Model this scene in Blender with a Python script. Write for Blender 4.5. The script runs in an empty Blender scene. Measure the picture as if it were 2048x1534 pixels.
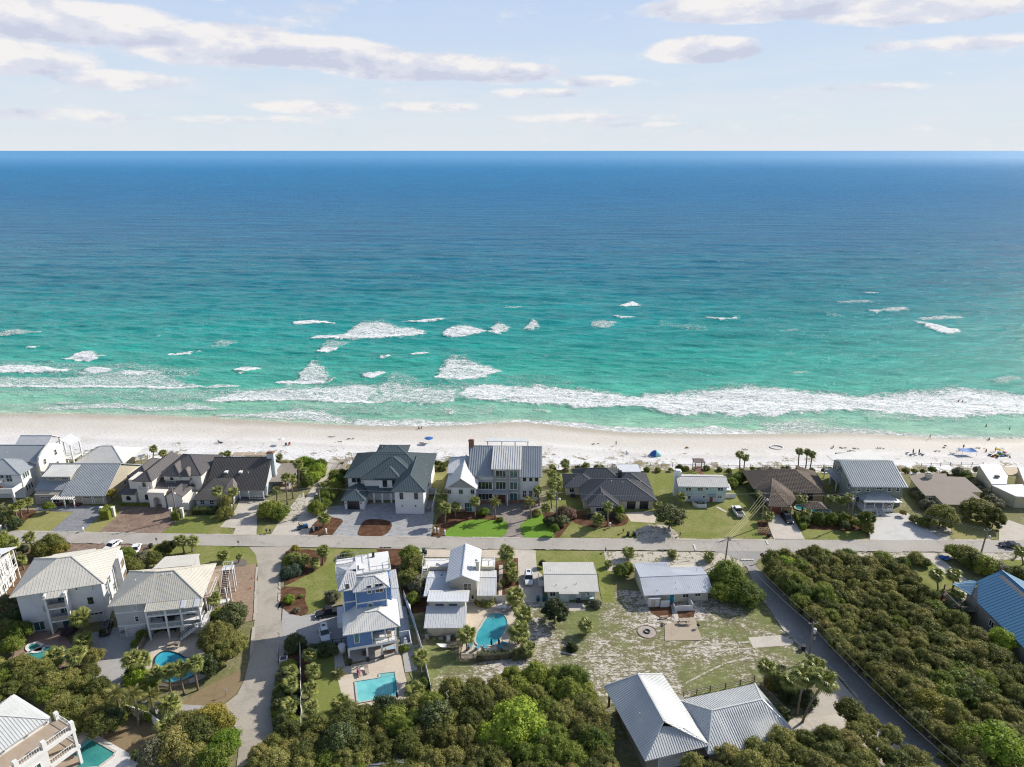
import bpy, bmesh, math, random
import numpy as np
from mathutils import Vector, Matrix, noise as mnoise
random.seed(7)
sc = bpy.context.scene
col = sc.collection
R = math.radians
CAM_H = 90.0
FPX = 1365.33                      # focal length in pixels of a 2048 wide picture (24 mm on 36 mm)
PITCH = math.atan(466 / FPX)
cp_, sp_ = math.cos(PITCH), math.sin(PITCH)
cd = bpy.data.cameras.new('camera'); cam = bpy.data.objects.new('camera', cd); col.objects.link(cam)
cam.location = (0, 0, CAM_H); cam.rotation_euler = (R(90) - PITCH, 0, 0)
cd.sensor_width = 36; cd.lens = 24.0; cd.clip_start = 1; cd.clip_end = 600000
sc.camera = cam
SUN_EL, SUN_AZ = 33.0, 30.0        # azimuth counted from +X towards +Y
sd = bpy.data.lights.new('sun', 'SUN'); sun = bpy.data.objects.new('sun', sd); col.objects.link(sun)
sd.energy = 4.8; sd.angle = R(0.55); sd.color = (1.0, .94, .84)
sv = Vector((math.cos(R(SUN_EL)) * math.cos(R(SUN_AZ)), math.cos(R(SUN_EL)) * math.sin(R(SUN_AZ)), math.sin(R(SUN_EL))))
sun.rotation_euler = sv.to_track_quat('Z', 'Y').to_euler()
sun.location = sv * 300
wd = bpy.data.worlds.new('World'); sc.world = wd; wd.use_nodes = True
wt = wd.node_tree; wt.nodes.clear()
def wn(t, **k):
 n = wt.nodes.new(t)
 for a, b in k.items(): setattr(n, a, b)
 return n
WL = wt.links.new
wout = wn('ShaderNodeOutputWorld'); wbg = wn('ShaderNodeBackground'); WL(wbg.outputs[0], wout.inputs[0])
sky = wn('ShaderNodeTexSky', sky_type='NISHITA', sun_disc=False, sun_elevation=R(SUN_EL), sun_rotation=R(90 - SUN_AZ),
         air_density=1.0, dust_density=1.5, ozone_density=1.0, altitude=50)
wbg.inputs[1].default_value = 0.12
def wmath(op, a, b=None, c=None):
 n = wn('ShaderNodeMath', operation=op)
 for i, v in enumerate((a, b, c)):
  if v is None: continue
  if isinstance(v, (int, float)): n.inputs[i].default_value = v
  else: WL(v, n.inputs[i])
 return n.outputs[0]
tc = wn('ShaderNodeTexCoord'); sep = wn('ShaderNodeSeparateXYZ'); WL(tc.outputs['Generated'], sep.inputs[0])
az = wmath('ARCTAN2', sep.outputs[0], sep.outputs[1])      # 0 straight out to sea
el = wmath('ARCSINE', wmath('MINIMUM', wmath('MAXIMUM', sep.outputs[2], -1.0), 1.0))
cmb = wn('ShaderNodeCombineXYZ'); WL(az, cmb.inputs[0]); WL(el, cmb.inputs[1])
def wnoise(sx, sy, scale, detail, off=0.0, rough=.55):
 mp = wn('ShaderNodeMapping'); WL(cmb.outputs[0], mp.inputs[0]); mp.inputs['Scale'].default_value = (sx, sy, 1); mp.inputs['Location'].default_value = (off, off * .7, off * .3)
 n = wn('ShaderNodeTexNoise'); n.inputs['Scale'].default_value = scale; n.inputs['Detail'].default_value = detail; n.inputs['Roughness'].default_value = rough
 WL(mp.outputs[0], n.inputs['Vector']); return n.outputs[0]
n_big = wnoise(1, 2.6, 9, 9, 1.3, .62); n_fine = wnoise(1, 2.4, 26, 9, 5.1, .62)
n_sh = wnoise(1, 2.4, 17, 6, 8.7, .58)
banks = [(-36, 9.8, 3.2, 1.6, 1.0), (-31, 7.9, 10, 1.6, 1.5), (-21.5, 7.0, 8, 1.6, 1.5), (-14.5, 6.8, 7, 1.3, 1.4), (-7, 6.0, 9, 1.15, 1.35),
         (-1, 5.6, 6, .9, 1.1), (-36, 5.6, 8, 1.4, 1.3), (-27.5, 4.55, 5.5, .75, .9), (-6, 3.2, 5, .55, .7), (6.5, 5.0, 4.0, .6, .85), (2, 4.2, 4.5, .5, .75),
         (17.5, 9.6, 9.5, 1.15, 1.6), (24, 9.7, 5, 1.0, .9), (28.5, 8.75, 8.5, 1.0, 1.5), (14.2, 7.0, 4.6, 1.1, 1.5), (31, 6.6, 6.5, .6, .75),
         (-15.5, 3.1, 6, .6, .6), (-20, 2.2, 7, .4, .5), (3, 2.4, 7, .4, .5), (-30, 2.2, 6, .5, .5), (11, 1.9, 5, .25, .3), (26, 4.2, 5, .3, .35), (36, 10.9, 5, .6, .8),
         (60, 9, 14, 2, 1), (-62, 10, 14, 2.4, 1), (95, 16, 16, 4, 1), (150, 22, 25, 5, 1), (-120, 18, 22, 4, 1), (-160, 30, 20, 6, 1), (20, 26, 14, 3, .9), (-30, 34, 16, 4, .9)]
mask = None; low = None
for a0, e0, wa, he, st in banks:
 dx = wmath('DIVIDE', wmath('SUBTRACT', az, R(a0)), R(wa)); dy = wmath('DIVIDE', wmath('SUBTRACT', el, R(e0)), R(he))
 d2 = wmath('ADD', wmath('MULTIPLY', dx, dx), wmath('MULTIPLY', dy, dy))
 m = wmath('MULTIPLY', wmath('MAXIMUM', wmath('SUBTRACT', 1.0, d2), 0.0), st)
 l = wmath('MULTIPLY', m, dy)
 mask = m if mask is None else wmath('MAXIMUM', mask, m)
 low = l if low is None else wmath('ADD', low, l)
dens = wmath('ADD', wmath('MULTIPLY', mask, .95), wmath('MULTIPLY', wmath('SUBTRACT', wmath('ADD', wmath('MULTIPLY', n_big, .55), wmath('MULTIPLY', n_fine, .45)), .472), 2.2))
def wramp(v, stops, interp='EASE'):
 r = wn('ShaderNodeValToRGB'); r.color_ramp.interpolation = interp
 e = r.color_ramp.elements
 e[0].position, e[0].color = stops[0][0], (*stops[0][1], 1)
 e[1].position, e[1].color = stops[-1][0], (*stops[-1][1], 1)
 for p_, c_ in stops[1:-1]:
  q = e.new(p_); q.color = (*c_, 1)
 WL(v, r.inputs[0]); return r.outputs[0]
cl_a = wramp(dens, [(0.10, (0, 0, 0)), (.62, (1, 1, 1))])
veil_n = wnoise(1, 5.5, 7, 7, 3.3, .6)
veil = wmath('MULTIPLY', wmath('MULTIPLY', wramp(veil_n, [(.38, (0, 0, 0)), (.66, (1, 1, 1))]), wramp(el, [(0.0, (1, 1, 1)), (R(9), (.2, .2, .2)), (R(14), (0, 0, 0))])), .55)
mx = wn('ShaderNodeMixRGB', blend_type='MULTIPLY'); mx.inputs[0].default_value = 1
haze = wramp(el, [(0.0, (5.1, 5.45, 5.7)), (R(2.2), (4.75, 5.3, 5.75)), (R(6), (4.15, 4.95, 5.95)), (R(11), (3.5, 4.4, 6.0)), (R(25), (2.3, 3.1, 5.0))], 'LINEAR')
skm = wn('ShaderNodeMixRGB'); WL(sky.outputs[0], skm.inputs[1]); WL(haze, skm.inputs[2])
hz = wramp(el, [(0.0, (1, 1, 1)), (R(14), (.95, .95, .95)), (R(45), (.0, .0, .0))], 'LINEAR'); WL(hz, skm.inputs[0])
shade = wmath('ADD', wmath('MULTIPLY', low, .55), wmath('MULTIPLY', wmath('SUBTRACT', n_sh, .47), 2.6))
ccol = wramp(wmath('ADD', shade, .5), [(0.12, (4.0, 4.25, 5.1)), (.42, (4.8, 4.95, 5.6)), (.85, (6.2, 6.0, 5.9))])
m1 = wn('ShaderNodeMixRGB'); WL(skm.outputs[0], m1.inputs[1]); m1.inputs[2].default_value = (5.3, 5.4, 5.8, 1); WL(veil, m1.inputs[0])
m2 = wn('ShaderNodeMixRGB'); WL(m1.outputs[0], m2.inputs[1]); WL(ccol, m2.inputs[2]); WL(wmath('MULTIPLY', cl_a, .93), m2.inputs[0])
WL(m2.outputs[0], wbg.inputs[0])
sc.view_settings.view_transform = 'Standard'; sc.view_settings.look = 'None'
sc.view_settings.exposure = 0.32; sc.view_settings.gamma = 1.0; sc.view_settings.use_curve_mapping = False
sc.render.engine = 'CYCLES'
sc.cycles.max_bounces = 5; sc.cycles.diffuse_bounces = 2; sc.cycles.glossy_bounces = 2; sc.cycles.transmission_bounces = 3
sc.cycles.transparent_max_bounces = 8; sc.cycles.caustics_reflective = False; sc.cycles.caustics_refractive = False
sc.cycles.use_denoising = True
try: sc.cycles.denoising_prefilter = 'NONE'; sc.cycles.denoising_input_passes = 'RGB_ALBEDO_NORMAL'
except Exception: pass
sc.cycles.pixel_filter_type = 'BLACKMAN_HARRIS'; sc.cycles.filter_width = 1.15
sc.cycles.sample_clamp_indirect = 4
sc.cycles.sample_clamp_direct = 12
try: sc.cycles.use_light_tree = False
except Exception: pass
def ray(px, py):
 a = (px - 1024) / FPX; b = -(py - 767) / FPX
 return (a, cp_ + b * sp_, -sp_ + b * cp_)
def P(px, py, z=0.0):
 d = ray(px, py); t = (z - CAM_H) / d[2]
 return Vector((d[0] * t, d[1] * t, z))
def HG(bx, by, ty, z0=0.0):
 q = P(bx, by, z0); d = ray(bx, ty)
 return CAM_H + d[2] / d[1] * q.y
MATS = {}
def newmat(name):
 m = bpy.data.materials.new(name); m.use_nodes = True
 nt = m.node_tree; b = nt.nodes['Principled BSDF']
 return m, nt, b
def nd(nt, t, **k):
 n = nt.nodes.new(t)
 for a, b in k.items(): setattr(n, a, b)
 return n
def lk(nt, a, b): nt.links.new(a, b)
def ramp(nt, v, stops, interp='LINEAR'):
 r = nd(nt, 'ShaderNodeValToRGB'); r.color_ramp.interpolation = interp
 e = r.color_ramp.elements
 e[0].position, e[0].color = stops[0][0], (*stops[0][1][:3], 1)
 e[1].position, e[1].color = stops[-1][0], (*stops[-1][1][:3], 1)
 for p_, c_ in stops[1:-1]:
  q = e.new(p_); q.color = (*c_[:3], 1)
 lk(nt, v, r.inputs[0]); return r.outputs[0]
def noise(nt, scale, detail=4, rough=.55, dist=0, vec=None, sc3=None):
 n = nd(nt, 'ShaderNodeTexNoise'); n.inputs['Scale'].default_value = scale; n.inputs['Detail'].default_value = detail
 n.inputs['Roughness'].default_value = rough; n.inputs['Distortion'].default_value = dist
 if vec is None: vec = geo(nt)
 if sc3:
  mp = nd(nt, 'ShaderNodeMapping'); mp.inputs['Scale'].default_value = sc3; lk(nt, vec, mp.inputs[0]); vec = mp.outputs[0]
 lk(nt, vec, n.inputs['Vector']); return n.outputs[0]
def geo(nt):
 for n in nt.nodes:
  if n.bl_idname == 'ShaderNodeNewGeometry': return n.outputs['Position']
 return nd(nt, 'ShaderNodeNewGeometry').outputs['Position']
def mth(nt, op, a, b=None, c=None):
 n = nd(nt, 'ShaderNodeMath', operation=op)
 for i, v in enumerate((a, b, c)):
  if v is None: continue
  if isinstance(v, (int, float)): n.inputs[i].default_value = v
  else: lk(nt, v, n.inputs[i])
 return n.outputs[0]
def mix(nt, f, a, b, bt='MIX'):
 n = nd(nt, 'ShaderNodeMixRGB', blend_type=bt)
 for i, v in ((0, f), (1, a), (2, b)):
  if isinstance(v, (int, float)): n.inputs[i].default_value = v
  elif isinstance(v, (tuple, list)): n.inputs[i].default_value = (*v[:3], 1)
  else: lk(nt, v, n.inputs[i])
 return n.outputs[0]
def bump(nt, b, h, strength=.5, dist=.1):
 n = nd(nt, 'ShaderNodeBump'); n.inputs['Strength'].default_value = strength; n.inputs['Distance'].default_value = dist
 lk(nt, h, n.inputs['Height']); lk(nt, n.outputs[0], b.inputs['Normal'])
def M(name, c, rough=.75, var=.12, scale=.8, metal=0.0, bmp=.0, c2=None, spec=None, obj_var=0.0):
 if name in MATS: return MATS[name]
 m, nt, b = newmat(name)
 c2 = c2 or tuple(x * (1 - var * 2.2) for x in c)
 n1 = noise(nt, scale, 6, .6); n2 = noise(nt, scale * 9, 3, .6)
 f = ramp(nt, mth(nt, 'ADD', mth(nt, 'MULTIPLY', n1, .65), mth(nt, 'MULTIPLY', n2, .35)), [(.36, (0, 0, 0)), (.66, (1, 1, 1))])
 cc = mix(nt, f, c2, c)
 if obj_var:
  oi = nd(nt, 'ShaderNodeObjectInfo')
  cc = mix(nt, 1.0, cc, ramp(nt, oi.outputs['Random'], [(0, (1 - obj_var,) * 3), (1, (1, 1, 1))]), 'MULTIPLY')
 lk(nt, cc, b.inputs['Base Color'])
 b.inputs['Roughness'].default_value = rough; b.inputs['Metallic'].default_value = metal
 if spec is not None: b.inputs['Specular IOR Level'].default_value = spec
 if bmp: bump(nt, b, n2, bmp, .05)
 MATS[name] = m; return m
def tag(o, label=None, cat=None, group=None, kind=None):
 if label: o['label'] = label
 if cat: o['category'] = cat
 if group: o['group'] = group
 if kind: o['kind'] = kind
 return o
def empty(name, loc, rz=0.0, label=None, cat=None, group=None):
 o = bpy.data.objects.new(name, None); col.objects.link(o); o.location = loc; o.rotation_euler = (0, 0, rz)
 o.empty_display_size = .3
 return tag(o, label, cat, group)
class MB:
 def __init__(s): s.v = []; s.f = []; s.m = []; s.mats = []; s.cur = 0; s.sm = []
 def mat(s, m):
  if m not in s.mats: s.mats.append(m)
  s.cur = s.mats.index(m); return s
 def face(s, pts, smooth=False):
  i = len(s.v); s.v += [tuple(p) for p in pts]; s.f.append(tuple(range(i, i + len(pts)))); s.m.append(s.cur); s.sm.append(smooth)
 def box(s, x0, x1, y0, y1, z0, z1, bottom=True):
  i = len(s.v); s.v += [(x0, y0, z0), (x1, y0, z0), (x1, y1, z0), (x0, y1, z0), (x0, y0, z1), (x1, y0, z1), (x1, y1, z1), (x0, y1, z1)]
  fs = [(0, 1, 5, 4), (1, 2, 6, 5), (2, 3, 7, 6), (3, 0, 4, 7), (4, 5, 6, 7)] + ([(3, 2, 1, 0)] if bottom else [])
  for f in fs: s.f.append(tuple(i + k for k in f)); s.m.append(s.cur); s.sm.append(False)
  return s
 def bar(s, a, b, w, h=None, up=(0, 0, 1)):
  a, b = Vector(a), Vector(b); h = h or w; d = (b - a)
  if d.length < 1e-6: return s
  d.normalize(); u = Vector(up)
  if abs(d.dot(u)) > .97: u = Vector((0, 1, 0))
  sd_ = d.cross(u).normalized(); u = sd_.cross(d)
  i = len(s.v)
  for q in (a, b):
   for du, dv in ((-1, -1), (1, -1), (1, 1), (-1, 1)):
    s.v.append(tuple(q + sd_ * (du * w / 2) + u * (dv * h / 2)))
  for f in ((3, 2, 1, 0), (4, 5, 6, 7), (0, 1, 5, 4), (1, 2, 6, 5), (2, 3, 7, 6), (3, 0, 4, 7)):
   s.f.append(tuple(i + k for k in f)); s.m.append(s.cur); s.sm.append(False)
  return s
 def tube(s, pts, rad, n=8, smooth=True, cap=True):
  pts = [Vector(p) for p in pts]; rings = []
  for k, p in enumerate(pts):
   d = (pts[min(k + 1, len(pts) - 1)] - pts[max(k - 1, 0)]).normalized()
   u = Vector((0, 0, 1)) if abs(d.z) < .9 else Vector((1, 0, 0))
   a = d.cross(u).normalized(); b_ = d.cross(a)
   r = rad[k] if isinstance(rad, (list, tuple)) else rad
   i = len(s.v); rings.append(i)
   for j in range(n):
    t = 2 * math.pi * j / n
    s.v.append(tuple(p + (a * math.cos(t) + b_ * math.sin(t)) * r))
  for q, w in zip(rings, rings[1:]):
   for j in range(n):
    s.f.append((q + j, w + j, w + (j + 1) % n, q + (j + 1) % n)); s.m.append(s.cur); s.sm.append(smooth)
  if cap:
   s.f.append(tuple(rings[-1] + j for j in reversed(range(n)))); s.m.append(s.cur); s.sm.append(False)
   s.f.append(tuple(rings[0] + j for j in range(n))); s.m.append(s.cur); s.sm.append(False)
  return s
 def prism(s, pts, z0, z1, bottom=True):
  n = len(pts); i = len(s.v)
  s.v += [(p[0], p[1], z0) for p in pts] + [(p[0], p[1], z1) for p in pts]
  for j in range(n):
   s.f.append((i + j, i + (j + 1) % n, i + n + (j + 1) % n, i + n + j)); s.m.append(s.cur); s.sm.append(False)
  s.f.append(tuple(i + n + j for j in range(n))); s.m.append(s.cur); s.sm.append(False)
  if bottom: s.f.append(tuple(i + j for j in reversed(range(n)))); s.m.append(s.cur); s.sm.append(False)
  return s
 def mesh(s, name, mat=None):
  me = bpy.data.meshes.new(name); me.from_pydata(s.v, [], s.f)
  mats = s.mats or ([mat] if mat else [])
  for m in mats: me.materials.append(m)
  if len(s.mats) > 1: me.polygons.foreach_set('material_index', s.m)
  if any(s.sm): me.polygons.foreach_set('use_smooth', s.sm)
  me.update(); return me
 def build(s, name, mat=None, parent=None, loc=None, kind=None):
  return link(name, s.mesh(name, mat), parent, loc, kind=kind)
def link(name, me, parent=None, loc=None, rot=None, kind=None, scale=None):
 o = bpy.data.objects.new(name, me); col.objects.link(o)
 if parent: o.parent = parent
 if loc is not None: o.location = loc
 if rot is not None: o.rotation_euler = rot
 if scale is not None: o.scale = scale if hasattr(scale, '__len__') else (scale,) * 3
 if kind: o['kind'] = kind
 return o
def copy_tree(o, parent=None):
 c = o.copy(); col.objects.link(c); c.parent = parent
 for ch in list(CH.get(o.name, ())) or [k for k in o.children]:
  copy_tree(ch, c)
 return c
CH = {}
def lerp(a, b, t): return a + (b - a) * t
SEA = -5.0
shore_px = [(-900, 822), (-300, 824), (0, 828), (150, 829), (300, 832), (430, 838), (560, 845), (700, 851), (850, 853), (960, 849), (1030, 845), (1090, 849), (1180, 858), (1260, 866), (1400, 869), (1560, 868), (1700, 867), (1800, 872), (1900, 878), (2048, 879), (2300, 882), (3000, 886)]
dune_px = [(-900, 918), (-300, 918), (0, 920), (330, 922), (480, 920), (600, 922), (700, 930), (860, 930), (1000, 935), (1130, 942), (1340, 945), (1560, 945), (1650, 948), (1830, 950), (2048, 948), (3000, 948)]
SP = [P(x, y, SEA) for x, y in shore_px]; DP = [P(x, y, 0) for x, y in dune_px]
sx_, sy_ = [p.x for p in SP], [p.y for p in SP]; dx_, dy_ = [p.x for p in DP], [p.y for p in DP]
def shoreY(x): return np.interp(x, sx_, sy_)
def duneY(x): return np.interp(x, dx_, dy_)
def grid_mesh(name, X, Y, Z, mat, attrs={}, smooth=True):
 nr, nc = X.shape
 co = np.stack([X, Y, Z], -1).reshape(-1, 3).astype(np.float32)
 me = bpy.data.meshes.new(name); me.vertices.add(nr * nc); me.vertices.foreach_set('co', co.ravel())
 i = (np.arange(nr - 1)[:, None] * nc + np.arange(nc - 1)[None, :]).ravel()
 q = np.stack([i, i + 1, i + nc + 1, i + nc], -1).astype(np.int32)
 me.loops.add(q.size); me.loops.foreach_set('vertex_index', q.ravel())
 me.polygons.add(len(q)); me.polygons.foreach_set('loop_start', np.arange(0, q.size, 4, dtype=np.int32))
 if smooth: me.polygons.foreach_set('use_smooth', np.ones(len(q), bool))
 for k, v in attrs.items():
  a = me.attributes.new(k, 'FLOAT', 'POINT'); a.data.foreach_set('value', v.ravel().astype(np.float32))
 me.materials.append(mat); me.update(); me.validate()
 o = bpy.data.objects.new(name, me); col.objects.link(o); return o
rng = np.random.default_rng(3)
def vnoise(x, y, seed=0):
 r = np.random.default_rng(seed).random((256, 256))
 xi = np.floor(x).astype(int); yi = np.floor(y).astype(int); fx = x - xi; fy = y - yi
 fx = fx * fx * (3 - 2 * fx); fy = fy * fy * (3 - 2 * fy)
 g = lambda a, b: r[a % 256, b % 256]
 return (g(xi, yi) * (1 - fx) + g(xi + 1, yi) * fx) * (1 - fy) + (g(xi, yi + 1) * (1 - fx) + g(xi + 1, yi + 1) * fx) * fy
def fbm(x, y, seed=0, o=4):
 s = 0; a = .5
 for k in range(o): s = s + a * vnoise(x * 2 ** k, y * 2 ** k, seed + k); a *= .5
 return s
m, nt, b = newmat('sea_water'); MAT_SEA = m
pos = geo(nt); sp3 = nd(nt, 'ShaderNodeSeparateXYZ'); lk(nt, pos, sp3.inputs[0])
off = nd(nt, 'ShaderNodeAttribute', attribute_name='offshore')
fo = nd(nt, 'ShaderNodeAttribute', attribute_name='foam')
wob = noise(nt, .012, 5, .6, 1.0, sc3=(.45, 1.0, 1))
od = mth(nt, 'ADD', off.outputs['Fac'], mth(nt, 'MULTIPLY', mth(nt, 'SUBTRACT', wob, .5), mth(nt, 'MULTIPLY', off.outputs['Fac'], .55)))
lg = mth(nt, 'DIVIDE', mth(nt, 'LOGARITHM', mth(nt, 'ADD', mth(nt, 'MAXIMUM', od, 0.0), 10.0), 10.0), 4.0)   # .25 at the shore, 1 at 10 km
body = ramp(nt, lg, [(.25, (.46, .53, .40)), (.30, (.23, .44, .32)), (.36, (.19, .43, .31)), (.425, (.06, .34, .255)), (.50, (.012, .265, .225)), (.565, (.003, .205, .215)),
                     (.62, (.001, .130, .195)), (.69, (.001, .098, .205)), (.78, (.003, .115, .265)), (.88, (.014, .155, .33)), (1.0, (.075, .26, .48))])  # last stops paler: distant air haze painted into the water colour
swirl = noise(nt, .035, 6, .6, 1.5, sc3=(.5, 1.2, 1))
body = mix(nt, mth(nt, 'MULTIPLY', ramp(nt, swirl, [(.35, (0, 0, 0)), (.7, (1, 1, 1))]), ramp(nt, lg, [(.3, (.0, .0, .0)), (.45, (.35, .35, .35)), (.7, (.2, .2, .2)), (.9, (0, 0, 0))])), body, mix(nt, .5, body, (.10, .52, .44)))
chop = mth(nt, 'ADD', mth(nt, 'MULTIPLY', noise(nt, .16, 8, .75, .4, sc3=(.45, 1.6, 1)), .55), mth(nt, 'MULTIPLY', noise(nt, .02, 9, .8, .4, sc3=(.4, 1.8, 1)), .45))
body = mix(nt, 1.0, body, ramp(nt, chop, [(.34, (.52, .62, .66)), (.5, (1, 1, 1)), (.64, (1.8, 1.55, 1.45))]), 'MULTIPLY')  # pale crests and dark troughs of the chop painted into the colour
fn = mth(nt, 'ADD', mth(nt, 'MULTIPLY', noise(nt, .62, 8, .72, 1.2, sc3=(.8, 1.25, 1)), .6), mth(nt, 'MULTIPLY', noise(nt, 2.2, 5, .7, .6, sc3=(.7, 1.25, 1)), .4))
fd = fo.outputs['Fac']
fm = ramp(nt, mth(nt, 'ADD', mth(nt, 'MULTIPLY', mth(nt, 'SUBTRACT', fn, .5), 4.4), mth(nt, 'SUBTRACT', fd, .42)), [(.0, (0, 0, 0)), (.45, (1, 1, 1))])
fm = mth(nt, 'MULTIPLY', fm, ramp(nt, fd, [(.02, (0, 0, 0)), (.12, (1, 1, 1))]))
wc = noise(nt, .11, 3, .5, .3, sc3=(.5, 1.6, 1)); wc2 = noise(nt, .9, 4, .6, .3, sc3=(.5, 1.8, 1))
cap = mth(nt, 'MULTIPLY', ramp(nt, wc, [(.66, (0, 0, 0)), (.70, (1, 1, 1))]), ramp(nt, wc2, [(.60, (0, 0, 0)), (.66, (1, 1, 1))]))
cap = mth(nt, 'MULTIPLY', cap, ramp(nt, lg, [(.45, (0, 0, 0)), (.55, (.8, .8, .8)), (.85, (.8, .8, .8)), (.93, (0, 0, 0))]))
fm = mth(nt, 'MINIMUM', mth(nt, 'ADD', fm, cap), 1.0)
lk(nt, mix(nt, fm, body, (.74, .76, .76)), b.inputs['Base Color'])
lk(nt, mth(nt, 'MINIMUM', mth(nt, 'ADD', mth(nt, 'MULTIPLY', fm, .55), ramp(nt, lg, [(.4, (.14, .14, .14)), (.65, (.24, .24, .24)), (.9, (.5, .5, .5)), (1.0, (.6, .6, .6))])), .9), b.inputs['Roughness'])
b.inputs['IOR'].default_value = 1.33
lk(nt, ramp(nt, lg, [(.3, (.45, .45, .45)), (.48, (.22, .22, .22)), (.6, (.07, .07, .07)), (.8, (.045, .045, .045)), (.90, (.10, .10, .10)), (.97, (.35, .35, .35)), (1.0, (.5, .5, .5))]), b.inputs['Specular IOR Level'])
w1 = noise(nt, .22, 6, .62, .4, sc3=(.55, 1.35, 1)); w2 = noise(nt, 1.1, 5, .62, .3, sc3=(.7, 1.3, 1)); w3 = noise(nt, .035, 5, .6, .3, sc3=(.5, 1.5, 1))
hh = mth(nt, 'ADD', mth(nt, 'ADD', mth(nt, 'MULTIPLY', w1, .60), mth(nt, 'MULTIPLY', w2, .24)), mth(nt, 'MULTIPLY', w3, 1.6))
hh = mth(nt, 'ADD', hh, mth(nt, 'MULTIPLY', fm, .15))
bump(nt, b, hh, 1.0, 1.7)
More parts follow.
